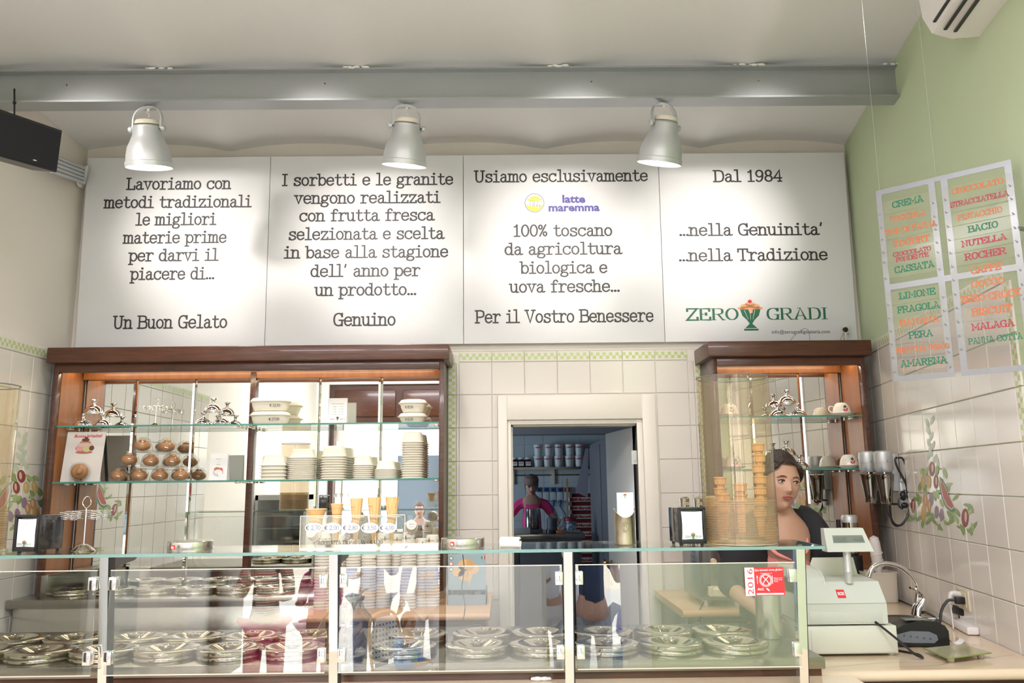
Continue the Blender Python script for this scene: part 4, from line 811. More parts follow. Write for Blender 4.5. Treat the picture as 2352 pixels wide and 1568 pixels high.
for i, px in enumerate((301, 351, 400)): brioche(px, Z2+.080+(.008 if i == 0 else 0), 'wrapped brioche, %s in the middle row of the pyramid' % ('left', 'centre', 'right')[i]+(' and tilted' if i == 0 else ''), R(10) if i == 0 else 0)
brioche(329, Z2+.168, 'wrapped brioche, tilted, at the top left of the pyramid', R(12)); brioche(385, Z2+.160, 'wrapped brioche at the top right of the pyramid')
t = thing('sample_brioche', 'clear wrapped brioche leaning on the brioche poster', 'pastry', (at(180, 1070, 4.52).x, 4.548, Z2+.052)); link('bun', BUM, t); link('dome', DMM, t); t.rotation_euler = (R(90-8), 0, .3)
MB().box(-.052, .052, -.052, .052, -.001, .0005).obj('wrapper_tray', DOME, t)
# -- wooden-topped back counters
NO = mat('peach_marble', (.62, .36, .19), .25, noise=(3, (.72, .47, .28), .25, (1, 1, 1)))
def topslab(label, x0, x1, y0, y1, z, lx, rx):
    b = MB(); r = .016; n = 6; pr = [(y1, z-.034)]+[(y0+r-r*math.cos(R(90)-math.pi*i/n) if 0 else y0+r-r*math.sin(math.pi*i/n), z-.017-.017*math.cos(math.pi*i/n)) for i in range(n+1)]+[(y1, z)]
    b.prism(pr, x0, x1, 'yz'); t = tag(b.obj('back_counter_top', NO), label, 'worktop'); return t
topslab('peach marble worktop with a rounded edge under the paper cups', -.99, -.085, 3.99, 4.75, .99, 0, 0); topslab('peach marble worktop with a rounded edge under the steel cream machine', .835, 1.62, 3.99, 4.75, .99, 0, 0)
for x0, x1, lab in ((-.97, -.11, 'dark wooden base cabinet under the paper cups'), (.87, 1.60, 'dark wooden base cabinet under the cream machine')):
    t = thing('base_cabinet', lab, 'cabinet', ((x0+x1)/2, 4.4, 0)); part(MB().box(x0, x1, 4.06, 4.75, 0, .953, .003), 'carcass', WOOD, t)
    for i in range(2): a = x0+.02+i*(x1-x0-.02)/2; d_ = MB().box(a, a+(x1-x0)/2-.03, 4.045, 4.06, .08, .93, .003); part(d_, 'door', WOOD, t)
# steel well counter at the left with lids
t = thing('well_counter', 'low steel well counter under the left mirror cabinet', 'counter', (-1.8, 4.4, 0)); part(MB().box(-2.6, -1.0, 4.36, 4.775, .985, 1.027, .002), 'steel_top', STEEL, t); part(MB().box(-2.58, -1.01, 4.40, 4.77, .0, .984, .002), 'front_panel', mat('soft_mirror_steel', (.70, .68, .64), .16, 1, bump=(3, .25)), t)
b = MB().box(-2.47, -2.435, 4.44, 4.75, 1.028, 1.142, .001); b.prism([(-2.435, 4.745), (-2.17, 4.745), (-2.17, 4.755), (-2.435, 4.755)], 1.028, 1.15, 'xy').add([(-2.435, 4.44, 1.142), (-2.435, 4.745, 1.15), (-2.17, 4.745, 1.165), (-2.17, 4.73, 1.155)], [(0, 1, 2, 3)]); tag(b.obj('steel_cover', STEEL), 'folded steel cover plate at the left end of the well counter', 'cover')
for i, px in enumerate((168, 262, 356, 450, 545, 640)):
    o = dup(ld, (at(px, 1350, 4.57).x, 4.575, 1.028), label='steel lid on the rear well counter, %s from the left' % ('first', 'second', 'third', 'fourth', 'fifth', 'sixth')[i], group='lids on the rear well counter')
# paper cups
def cupmesh():
    return MB().shell([(.0388, .0015), (.0392, .0002), (.0395, 0), (.0405, .0015), (.0400, .0035), (.0375, .0045), (.0315, .060), (.0308, .064), (.0300, .0655), (.0290, .064), (0, .063)], 22).mesh('paper_cup', CUPW)
CM = cupmesh(); pb = MB()
for sg in (0, 2.1, 4.2):
    for s, a0, a1 in (('IDARG', -.55, -.12), ('OREZ', .12, .5)):
        pass
def cupprint(b, off):
    fn = lambda q, y0=0: None
    k0 = len(b.v); text(b, 'ZERO', (.008, 0, 0), (.024, 0, 0), .006, 1.4, .8, 1); text(b, 'GRADI', (-.026, 0, 0), (-.008, 0, 0), .006, 1.4, .8, 1)
    for i in range(k0, len(b.v)): x, y, z = b.v[i]; b.v[i] = (-x, y, -z)
    k1 = len(b.v); goblet(b, (0, 0, 0), .021, mo=0, mg=1, mr=2)
    for i in range(k1, len(b.v)): x, y, z = b.v[i]; b.v[i] = (-x, y, -z+.009)
    for i in range(k0, len(b.v)):
        x, y, z = b.v[i]; z += .042; r = .0395-(z-.004)*.107+.0006-y*.5; a = x/.036+off-math.pi/2; b.v[i] = (r*math.cos(a), r*math.sin(a), z)
    return b
PRM = cupprint(cupprint(cupprint(MB(), .5), -1.3), 2.6).mesh('cup_print', [ORANGE, GREEND, RED], False)
names = ['first', 'second', 'third', 'fourth', 'fifth', 'sixth', 'seventh', 'eighth', 'ninth', 'tenth']; ZB = .9905
cols = [(740, 1205, 4.20), (777, 1228, 4.30), (812, 1240, 4.22), (847, 1250, 4.22), (880, 1224, 4.24), (911, 1226, 4.30), (938, 1222, 4.20), (966, 1236, 4.26), (993, 1228, 4.26)]
cnt = 0
for ci, (px, yt, y) in enumerate(cols):
    x = at(px, 1320, y).x; zt = at(px, yt, y).z; n = max(3, int((zt-ZB-.066)/.0142)+1); pit = (zt-ZB-.066)/(n-1); rnd = random.Random(ci)
    for i in range(n):
        o = link('paper_cup', CM, None, (x+rnd.uniform(-.0008, .0008), y, ZB+pit*i), rnd.uniform(-1, 1)); cnt += 1
        top = i == n-1; tag(o, ('printed paper cup on top of the %s cup column from the left' % names[ci]) if top else 'white paper cup, %s up in the %s cup column from the left' % (ORD[i], names[ci]), 'paper cup', 'upturned paper cups, %s column' % names[ci])
        if top or i in (n//2, n-4): link('cup_print', PRM, o)
for px, yt, y, lab in ((722, 1222, 4.16, 'small tilted paper cup behind the 2,70 price'), (944, 1204, 4.17, 'small paper cup tagged 2.00 on the seventh cup column')):
    p = at(px, yt, y); t = thing('tagged_cup', lab, 'paper cup', (p.x, p.y, p.z-.012)); link('cup_wall', CM, t, (0, 0, 0)); t.rotation_euler = (R(70), 0, R(-12 if px < 800 else 10)); t.scale = (.85, .85, .6)
    b = MB(); b.add([(.020*math.cos(2*math.pi*i/20), .013*math.sin(2*math.pi*i/20), .0662) for i in range(20)], [list(range(20))], 0); text(b, '2.00 \u20ac', (-.015, -.003, .0668), (.015, -.003, .0668), .008, upv=(0, 1, 0), mi=1); b.obj('price_tag', [PAPER, INK], t, smooth=False)
# blue cone box
x0, x1 = at(1030, 1340, 4.30).x, at(1116, 1340, 4.30).x; z1 = at(1070, 1272, 4.30).z; zm = at(1070, 1352, 4.30).z
t = thing('cone_box', 'pale blue wafer cone box with an open tray on the back counter', 'box', ((x0+x1)/2, 4.30, .991)); w_ = (x1-x0)/2; z1 -= .991; zm -= .991; BLUE = mat('box_blue', (.36, .49, .54), .55)
b = MB(); b.box(-w_, w_, 0, .004, zm-.005, z1); b.box(-w_, w_, .15, .154, 0, zm); b.obj('display_flap', BLUE, t, smooth=False)
b = MB(); b.box(-w_-.004, w_+.004, -.035, -.032, 0, zm*.66).box(-w_-.004, -w_, -.035, .15, 0, zm).box(w_, w_+.004, -.035, .15, 0, zm).box(-w_, w_, -.032, .15, 0, .003); b.obj('tray', mat('box_slate', (.26, .34, .38), .6), t, smooth=False)
b = MB()
def EL(cx, cz, a, c, mi, off, rot=0, k=24): b.add([(cx+a*math.cos(u_)*math.cos(rot)-c*math.sin(u_)*math.sin(rot), -.001-off, cz+a*math.cos(u_)*math.sin(rot)+c*math.sin(u_)*math.cos(rot)) for u_ in [2*math.pi*i/k for i in range(k)]], [list(range(k))], mi)
for x, z, a in ((-.012, z1-.055, .036), (-.045, z1-.085, .034), (-.01, z1-.105, .036), (.03, z1-.075, .032)): EL(x, z, a, a*.8, 0, .0003)
b.add([(-.002, -.0018, z1-.012), (.045, -.0018, z1-.052), (-.004, -.0018, z1-.125)][::-1], [(0, 1, 2)], 1); b.add([(.005, -.002, z1-.085), (.035, -.002, z1-.085), (.008, -.002, z1-.160)][::-1], [(0, 1, 2)], 0)
for i, c_ in enumerate((2, 3, 2)): EL(-w_+.014, z1-.02-.028*i, .010, .010, c_, .0005); EL(-w_+.014, z1-.02-.028*i, .0075, .0075, 4, .0008)
for i, c_ in enumerate((2, 4, 3)): b.add([(w_-.022+.0058*i, -.0015, z1-.026), (w_-.0165+.0058*i, -.0015, z1-.026), (w_-.0165+.0058*i, -.0015, z1-.012), (w_-.022+.0058*i, -.0015, z1-.012)], [(0, 1, 2, 3)], c_)
b.obj('print', [WLIGHT, WAFER, MENUG, RED, PAPER], t, smooth=False)
b = MB(); [b.ball((random.Random(i).uniform(-w_*.8, w_*.8), .04+.01*i, zm*.7), .022, 8, 6) for i in range(8)]; o = b.obj('bagged_cones', mat('grey_film', (.35, .34, .33), .25), t); o['kind'] = 'stuff'
tag(MB().tube(smooth_path([at(1063, 1273, 4.24), at(1066, 1310, 4.24), at(1061, 1350, 4.235), at(1068, 1390, 3.96), at(1064, 1425, 3.97)]), .002, 6).obj('thin_cable', BLACK), 'thin black cable hanging in front of the blue cone box', 'cable')
# ================================================================ RIGHT-HAND COUNTER AND WALL
def RWp(u_, z, off=0):   # point on the right wall: u_ metres from the back corner, off into the room
    return V((2.16-.155*u_-.988*off, 4.8-.988*u_+.155*off, z))
ZM = .958
b = MB(); b.prism([(1.06, 2.885), (RX(2.885)-.012, 2.885), (RX(4.75)-.012, 4.75), (1.64, 4.75), (1.64, 3.62), (1.16, 3.62), (1.16, 3.47), (1.06, 3.47)], ZM-.036, ZM, 'xy')
tag(b.obj('marble_counter', mat('veined_marble', (.70, .53, .36), .08, noise=(1.6, (.80, .68, .52), .2, (1, 1, 1)))), 'cream veined marble counter carrying the cash register', 'worktop')
b = MB(); rr = .018; b.tube([(1.06, 2.885, ZM-rr), (RX(2.885)-.02, 2.885, ZM-rr)], rr, 14); tag(b.obj('marble_nosing', MARBLE), 'rounded cream marble edge of the register counter', 'edge')
b = MB()
for p in (((1.08, 2.93), (1.35, 3.0), (1.55, 2.99), (1.86, 3.1)), ((1.3, 2.92), (1.5, 2.95), (1.62, 3.06)), ((1.66, 3.2), (1.75, 3.35), (1.8, 3.62))):
    q = smooth_path([(x, y, 0) for x, y in p], 8); ribbon(b, [(v.x, v.y) for v in q], False, .0022, .0016, lambda q_: (q_[0], q_[1], ZM+.0004))
tag(b.obj('marble_vein', mat('vein_grey', (.22, .22, .18), .2), None, smooth=False), 'thin grey veins running across the register counter', 'vein')
tag(MB().box(1.10, 1.80, 2.95, 3.5, 0, .92).obj('counter_base', WOOD), 'dark wooden base under the register counter', 'cabinet')
# sink and tap
t = thing('round_sink', 'round steel sink set into the marble counter beside the tap', 'sink', (1.83, 3.86, ZM)); MB().shell([(.125, .0), (.128, .004), (.118, .005), (.108, .001), (.100, .0), (.0, .0005)], 40).obj('rim', mat('sink_steel', (.35, .33, .30), .25, 1), t); MB().lathe([(.1, .001), (.0, .0012)], 32).obj('bowl', mat('sink_dark', (.06, .055, .05), .3, .6), t)
p = atz(2107, 1413, ZM); t = thing('kitchen_tap', 'chrome mixer tap with a high curved spout beside the sink', 'tap', p); L = lambda px, py, d=0: at(px, py, p.y+d)-p
b = MB(); b.tube([V((0, 0, 0)), L(2109, 1395), L(2122, 1378, -.01), L(2126, 1366, -.02)], [.030, .027, .025, .012], 16); b.obj('body', CHROME, t)
MB().tube(smooth_path([L(2104, 1395), L(2108, 1350), L(2096, 1325), L(2072, 1304), L(2048, 1295), L(2026, 1294), L(2005, 1303), L(1995, 1325)]), .0115, 12).obj('spout', CHROME, t)
MB().tube(smooth_path([L(2124, 1372, -.02), L(2112, 1360, -.03), L(2100, 1352, -.035), L(2090, 1349, -.04)]), [.0125]*6+[.010]*6+[.006]*7, 8).obj('lever', CHROME, t)
# utensil bin and hand blender
p = atz(2022, 1381, ZM); t = thing('utensil_bin', 'ivory plastic bin behind the cash register', 'bin', (p.x, p.y, ZM)); k = p.y/1851; IV = mat('ivory_plastic', (.70, .64, .54), .4)
sq(MB(), [(99, 0), (.008, 0), (.004, .004), (0, 62*k), (-.003, 62*k), (-.003, 65*k), (.004, 65*k), (.008, .01), (99, .01)], 70*k, 60*k, 32, .5).obj('body', IV, t)
t2 = thing('hand_blender', 'white hand blender with its cord wound round, standing in the bin', 'blender', (p.x+.012, p.y, ZM+.0)); HB = mat('white_plastic', (.80, .77, .74), .35)
MB().lathe([(.014, .014), (.016, 60*k), (.026, 78*k), (.029, 105*k), (.027, 128*k), (.022, 138*k), (.0, 143*k)], 24).obj('handle', HB, t2)
MB().tube([(.030*math.cos(a)+(.002 if a > 6 else 0), .030*math.sin(a), 74*k+a*.0062) for a in [i*.4 for i in range(36)]], .0028, 6).obj('cord', HB, t2); t2.rotation_euler = (0, R(-3), 0)
# -------- cash register
REG = mat('register_grey', (.58, .62, .57), .42); REG2 = mat('register_beige', (.68, .70, .62), .42)
y0 = 3.09; S = y0/1851; P0 = atz(1960, 1509, ZM); y0 = 3.10
X = lambda px: at(px, 1450, y0).x; Zp = lambda py, px=1950: at(px, py, y0).z
t = thing('money_till', 'beige cash drawer under the register on the marble counter', 'drawer', (X(1957), y0, ZM)); xc = X(1957)
MB().box(X(1855)-xc, X(2060)-xc, 0, .34, .010, .108, .003).obj('casing', REG2, t); MB().box(X(1862)-xc, X(2057)-xc, -.003, .001, .014, .098, .002).obj('front', REG2, t)
for sx in (-.15, .15): MB().lathe([(.011, 0), (.012, .011)], 12, (sx, .03, 0)).lathe([(.011, 0), (.012, .011)], 12, (sx, .30, 0)).obj('foot', HB, t)
zb = ZM+.1095; t = thing('cash_register', 'pale grey cash register with a raised customer display', 'cash register', (X(1945), y0, zb)); xc = X(1945)
hh = lambda py: at(1945, py, y0+.02).z-zb
b = MB(); b.prism([(.008, .004), (.0, .005), (.0, .078), (.055, .150), (.27, .160), (.30, .12), (.30, .004)], X(1851)-xc, X(2042)-xc, 'yz'); b.obj('body', REG, t, smooth=False)
b = MB(); b.box(X(1862)-xc, X(2030)-xc, -.002, .001, .010, .050, .001); b.obj('front_cover', REG, t)
b = MB(); b.box(X(1852)-xc, X(2042)-xc, -.0008, .0004, .0775, .0787); b.obj('seam', mat('seam_grey', (.25, .27, .25), .6), t)
b = MB(); k0 = X(1851)-xc; w_ = X(1912)-X(1851); n_ = 10; pr = [(.05, .10)]+[(.05+.10*(1-math.cos(math.pi/2*i/n_)), .145+.048*math.sin(math.pi/2*i/n_)) for i in range(n_+1)]+[(.28, .193), (.28, .10)]; b.prism(pr, k0, k0+w_, 'yz'); b.obj('printer_cover', REG, t)
b = MB(); b.prism([(.045, .10)]+[(a-.003, c+.003) for a, c in pr[1:-1]]+[(.283, .1)], k0+w_, k0+w_+.004, 'yz'); b.obj('cover_edge', REG2, t)
b = MB(); b.prism([(X(1923)-xc, .150), (X(2034)-xc, .150), (X(2025)-xc, .225), (X(1926)-xc, .225), (X(1919)-xc, .200)], .20, .21, 'xz'); b.obj('rear_panel', REG2, t, smooth=False)
MB().lathe([(.0145, .145), (.0145, .185), (.0155, .187), (.0145, .189), (.0145, .262), (0, .262)], 20, (X(1972)-xc, .05, 0)).obj('display_pole', SILVER, t)
b = MB(); z0, z1 = .262, .347; xa, xb = X(1920)-xc, X(2029)-xc; b.add([(xa, .02, z0), (xb, .02, z0), (xb-.02, .055, z1), (xa+.004, .055, z1), (xa, .075, z0), (xb, .075, z0), (xb-.02, .085, z1), (xa+.004, .085, z1)], [(0, 1, 2, 3), (7, 6, 5, 4), (0, 4, 5, 1), (1, 5, 6, 2), (2, 6, 7, 3), (3, 7, 4, 0)]); ds_ = b.obj('display', REG, t, smooth=False)
F = lambda u_, v_, o=.0: (xa+.002+u_*(xb-xa-.016), .02+.035*v_-o, z0+(z1-z0)*v_-o*.4)
b = MB(); b.add([F(.17, .38, .001), F(.93, .38, .001), F(.90, .70, .001), F(.18, .70, .001)], [(0, 1, 2, 3)], 0)
text(b, 'CONTANTI', F(.19, .45, .0016), F(.50, .45, .0016), .014, mi=1, upv=(0, .38, .92)); text(b, '\u20ac4.00', F(.68, .45, .0016), F(.90, .45, .0016), .014, mi=1, upv=(0, .38, .92)); b.obj('screen', [mat('lcd', (.20, .24, .21), .2), mat('lcd_ink', (.10, .12, .11), .3)], ds_, smooth=False)
b = MB(); sl = V((0, .055, .072)).normalized(); c0 = V((X(1944)-xc, .0, .078))+sl*.022; nn = V((0, -.072, .055)).normalized()*.0008; hx = V((.0155, 0, 0)); hz = sl*.035
b.add([c0-hx+nn, c0+hx+nn, c0+hx+hz+nn, c0-hx+hz+nn], [(0, 1, 2, 3)], 0); text(b, 'RCH', c0-hx*.75+hz*.36+nn*2, c0+hx*.75+hz*.36+nn*2, .0105, 2.4, 2.0, 1, upv=sl); b.obj('badge', [RED, PAPER], t, smooth=False)
b = MB(); b.tube(smooth_path([(X(2012)-xc, .0, .012), (X(2025)-xc, -.03, -.01), (X(2050)-xc, -.06, -.05), (X(2075)-xc, -.07, -.088), (X(2098)-xc, -.05, -.1045), (X(2105)-xc, -.0, -.1045), (X(2090)-xc, .05, -.1045), (X(2068)-xc, .10, -.1045)]), .0042, 8); b.obj('cable', BLACK, t)
# card terminal
p = atz(2122, 1491, ZM); t = thing('card_terminal', 'black card terminal with grey side keys and a paper slip', 'card terminal', (p.x, p.y+.03, ZM)); s = p.y/1851
b = MB(); out = [(-.125, .018), (-.118, .008), (.105, .006), (.112, .014), (.112, .062), (.100, .082), (.07, .096), (.02, .100), (-.05, .086), (-.10, .058), (-.125, .03)]; b.prism(out, 0, .085, 'xz'); b.obj('body', BLACK, t)
b = MB(); b.prism([(-.115, .022), (-.02, .018), (.055, .018), (.070, .030), (.066, .048), (.04, .060), (-.03, .062), (-.09, .046)], -.002, .001, 'xz'); b.obj('side_panel', mat('slate_grey', (.16, .18, .21), .35), t)
for i in range(5): MB().ball((-.055+.024*i, -.002, .046-.003*i), .005, 10, 6, (1, .3, 1)).obj('key', mat('slate_key', (.10, .11, .13), .4), t)
MB().box(-.04, .05, .015, .07, .098, .101, .001).obj('screen', mat('lcd'), t)
b = MB(); q = [(.09, .045), (.108, .036), (.120, .022), (.138, .012), (.158, .020), (.165, .03)]
pts = smooth_path([(a, 0, c) for a, c in q], 4); vs = []
for v in pts: vs += [(v.x, -.004, v.z), (v.x+.004, .05, v.z)]
b.add(vs, [(2*i, 2*i+1, 2*i+3, 2*i+2) for i in range(len(pts)-1)]); b.obj('slip', PAPER, t); t.rotation_euler = (0, 0, R(-6))
# glass change tray
p = atz(2195, 1492, ZM+.02); t = thing('change_tray', 'square green edged glass change tray on rubber feet at the counter front', 'tray', (p.x, p.y, ZM)); out = [atz(2123, 1489, ZM+.02), atz(2178, 1512, ZM+.02), atz(2276, 1499, ZM+.02), atz(2212, 1480, ZM+.02)]
b = MB(); b.prism([(v.x-p.x, v.y-p.y) for v in out], .0175, .022, 'xy'); b.obj('plate', mat('tray_glass', (.58, .55, .36), .08, trans=.25), t, smooth=False)
b = MB(); e = [(v.x-p.x, v.y-p.y, .0197) for v in out]; b.tube(e, .0027, 6, closed=True); b.obj('edge', mat('lime_glass', (.30, .42, .10), .15, trans=.3), t)
for f in (.25, .25): pass
for v in out[:3]: MB().lathe([(.010, 0), (.012, .006), (.011, .0172), (0, .0172)], 14, ((v.x-p.x)*.7, (v.y-p.y)*.7, 0)).obj('foot', IV, t)
# power strip, adapter, socket
p = atz(2200, 1440, ZM); t = thing('power_strip', 'white power strip lying by the wall under the socket', 'power strip', (p.x, p.y, ZM))
d = (atz(2238, 1462, ZM)-atz(2168, 1424, ZM)); d.z = 0; L0 = d.length; a = math.atan2(d.y, d.x)
MB().box(-L0/2, L0/2, -.024, .024, .002, .034, .008).obj('body', HB, t)
for i in range(3): MB().lathe([(.017, .0345), (.0165, .0335), (0, .0335)], 16, (-.09+.055*i, 0, 0)).obj('outlet', IV, t)
t.rotation_euler = (0, 0, a)
q = at(2215, 1427, p.y-.01); t = thing('black_adapter', 'black power adapter plugged into the white strip', 'adapter', (q.x, q.y, ZM+.036)); MB().box(-.060, .060, -.022, .022, .014, .052, .008).obj('body', BLACK, t); MB().box(-.02, .012, -.015, .015, .0, .015, .003).obj('plug', BLACK, t)
MB().tube(smooth_path([(-.055, 0, .03), (-.075, .0, .055), (-.045, 0, .105), (.0, 0, .115), (.035, 0, .095), (.03, 0, .05)]), .0045, 8).obj('lead', BLACK, t); MB().tube(smooth_path([(.058, 0, .035), (.075, 0, .01), (.07, -.02, -.03), (.055, -.05, -.034)]), .002, 6).obj('thin_lead', BLACK, t); t.rotation_euler = (0, 0, a+.2)
uu = 1.23; c = RWp(uu, 1.085, .004); t = thing('wall_socket', 'cream wall socket plate with two plugs on the right wall tiles', 'socket', c, None, RA); MB().box(-.058, .058, -.010, .0, -.042, .042, .003).obj('plate', mat('socket_cream', (.66, .60, .42), .4), t); MB().box(-.035, .035, -.012, -.009, -.03, .03, .001).obj('insert', mat('socket_cream'), t)
MB().box(.004, .034, -.05, -.012, -.016, .014, .004).obj('black_plug', BLACK, t)
MB().tube(smooth_path([(.02, -.05, 0), (.02, -.08, -.004), (.03, -.11, -.04), (.05, -.13, -.09), (.08, -.16, -.118)]), .006, 8).obj('black_cord', BLACK, t)
b = MB(); b.tube(smooth_path([(-.02, -.012, .018), (-.02, -.045, .022), (-.02, -.055, .0), (-.02, -.055, -.035)]), [.012]*5+[.011]*4+[.009]*4+[.007]*6, 10); b.tube(smooth_path([(-.02, -.055, -.035), (-.015, -.055, -.07), (.0, -.06, -.122)]), .003, 6); b.obj('white_plug', HB, t)
tag(MB().tube(smooth_path([RWp(.10, ZM+.012, .05), RWp(.45, ZM+.008, .03), RWp(.75, ZM+.008, .03), RWp(1.0, ZM+.008, .05), RWp(1.1, ZM+.006, .12)]), .005, 8).obj('wall_cable', BLACK), 'black cable lying along the back of the marble counter', 'cable')
tag(MB().tube(smooth_path([atz(2085, 1428, ZM+.006), atz(2130, 1421, ZM+.006), atz(2165, 1420, ZM+.012)]), .004, 8).obj('white_cable', HB), 'white cable running to the power strip', 'cable')
# -------- milkshake mixers on the wall
def mixer(px, Y, lab):
    c = at(px, 1083, Y); t = thing('milkshake_mixer', lab, 'mixer', c, 'wall mounted milkshake mixers'); s = Y/1851
    MB().lathe([(.0, -.002), (.037, -.002), (.043, .008), (.046, .016), (.046, .092), (.043, .104), (.030, .110), (0, .112)], 32).obj('motor_head', SILVER, t)
    MB().lathe([(.0435, .018), (.0468, .018), (.0468, .0195), (.0435, .0195)], 32, (0, 0, .028)).obj('seam_band', mat('mid_grey', (.35, .36, .37), .4), t)
    MB().box(-.040, -.030, -.043, -.034, .006, .022, .001).obj('switch', mat('blue_grey', (.25, .35, .50), .4), t); MB().ball((.0, -.0462, .055), .0025, 8, 5).obj('screw', BLACK, t)
    MB().tube([(0, 0, 0), (0, 0, -.03)], .005, 8).obj('spindle', CHROME, t)
    MB().shell([(0, -.165), (.026, -.165), (.029, -.160), (.032, -.12), (.043, -.045), (.046, -.016), (.049, -.012), (.046, -.011), (.040, -.05), (.03, -.12), (0, -.158)], 32).obj('shaker', mat('shaker_steel', (.42, .41, .39), .14, 1), t)
    w_ = RWp(4.8-Y, 0); MB().box(.035, .075, -.012, .03, -.10, .095, .003).obj('back_arm', SILVER, t); MB().box(.02, .05, -.02, .02, -.172, -.162, .002).obj('rest', BLACK, t)
    return t
mixer(1995, 4.40, 'milkshake mixer with a steel shaker, the farther of the wall pair'); mixer(2031, 4.28, 'milkshake mixer with a steel shaker, the nearer of the wall pair')
b = MB(); c = RWp(.55, 1.60, .012); tt = thing('mixer_bracket', 'pale grey wall bracket behind the milkshake mixers', 'bracket', c, None, RA); MB().box(-.03, .03, -.012, .011, -.02, .0, .003).obj('cap', SILVER, tt); MB().box(-.022, .022, -.014, .010, -.165, -.02, .003).obj('plate', SILVER, tt)
W2 = lambda px, py: at(px, py, 4.2)
b = MB(); b.tube(smooth_path([W2(2040, 1158), W2(2042, 1180), W2(2055, 1203), W2(2072, 1204), W2(2086, 1180), W2(2089, 1150), W2(2080, 1110), W2(2062, 1075), W2(2056, 1056), W2(2060, 1050)]), .0055, 8)
b.tube(smooth_path([W2(2063, 1052), W2(2072, 1052), W2(2080, 1070), W2(2082, 1110), W2(2084, 1135), W2(2090, 1165), W2(2078, 1196), W2(2060, 1208), W2(2048, 1195), W2(2044, 1160)]), .005, 8); b.tube(smooth_path([W2(2078, 1125), W2(2066, 1145), W2(2064, 1160), W2(2074, 1168)]), .005, 8)
b.ball(W2(2074, 1138), .016, 10, 8, (1, 1, 1.6)); b.ball(W2(2078, 1160), .015, 10, 8, (1.2, 1, 1)); tag(b.obj('looped_flex', BLACK), 'black mixer cord and plugs looped on a wall hook', 'cord')
# counter-top drink mixer
c = atz(1957, 1300, 1.0); p = at(1957, 1262, 4.52); t = thing('bar_blender', 'steel and grey bar blender standing on the counter behind the woman', 'blender', (p.x, 4.52, ZM+.001)); z0 = p.z-ZM
MB().lathe([(.0, 0), (.06, 0), (.06, .02), (.048, .04), (.05, z0-.03), (.0, z0-.03)], 28).obj('base', BLACK, t)
MB().shell([(.030, z0-.03), (.042, z0+.0), (.047, z0+.045), (.051, z0+.048), (.048, z0+.05), (.035, z0+.0), (0, z0)], 28).obj('bowl', STEEL, t)
MB().lathe([(.0, z0+.055), (.036, z0+.055), (.042, z0+.065), (.042, z0+.07), (0, z0+.07)], 28).obj('ring', BLACK, t); MB().lathe([(0, z0+.07), (.041, z0+.07), (.041, z0+.145), (0, z0+.145)], 28).obj('drum', POLISH, t); MB().lathe([(0, z0+.145), (.043, z0+.145), (.043, z0+.175), (.036, z0+.185), (0, z0+.186)], 28).obj('cap', SILVER, t); MB().tube([(-.055, .02, .02), (-.055, .02, z0+.16)], .012, 8).obj('column', BLACK, t)
# tea cups
CH = mat('glazed_china', (.82, .78, .70), .15)
def teacup(px, z, side, lab):
    t = thing('tea_cup', lab, 'cup', (xs(px, 4.62), 4.62, z), 'upturned decorated tea cups'); t.scale = (1.13, 1.13, 1.1)
    MB().shell([(0, .003), (.032, .003), (.030, 0), (.034, 0), (.038, .004), (.062, .013), (.064, .015), (.061, .015), (.036, .008), (0, .007)], 32).obj('saucer', CH, t)
    vs = MB(); n = 40; pr = [(.044, .010), (.046, .011), (.045, .022), (.040, .045), (.032, .062), (.024, .068), (.022, .070), (.020, .068), (0, .067)]
    for i in range(n):
        for r, h in pr: a = 2*math.pi*i/n; r2 = r+.0007*math.cos(10*(a+h*18)) if .012 < h < .065 else r; vs.v.append((r2*math.cos(a), r2*math.sin(a), h))
    k = len(pr); vs.f = [(i*k+q, ((i+1) % n)*k+q, ((i+1) % n)*k+q+1, i*k+q+1) for i in range(n) for q in range(k-1)]; vs.m = [0]*len(vs.f); vs.obj('bowl', CH, t)
    MB().tube(smooth_path([(side*.040, 0, .050), (side*.060, 0, .052), (side*.066, 0, .036), (side*.056, 0, .024), (side*.043, 0, .022)]), .0032, 8).obj('handle', CH, t)
    b = MB()
    for x, z2, r, mi in ((0, .050, .005, 0), (.004, .046, .004, 0), (-.005, .046, .004, 0), (-.006, .030, .005, 1), (.006, .028, .005, 1), (.010, .036, .004, 1), (-.001, .024, .004, 1), (0, .040, .003, 0)): b.ball((x, -.0415-(.050-z2)*.12, z2), r, 8, 5, (1, .22, 1), mi)
    b.tube([(0, -.0425, .05), (-.004, -.044, .036), (-.006, -.0455, .03)], .0007, 4, 0); b.obj('motif', [GREEND, RED], t)
teacup(1938, ZR1, -1, 'upturned cherry patterned tea cup at the right end of the upper right shelf'); teacup(1945, ZR2, 1, 'upturned patterned tea cup with its handle to the right, lower right shelf'); teacup(1678, ZR1, -1, 'upturned tea cup at the left end of the upper right shelf, behind the cylinder'); teacup(1680, ZR2, -1, 'upturned tea cup at the left end of the lower right shelf, behind the cylinder')
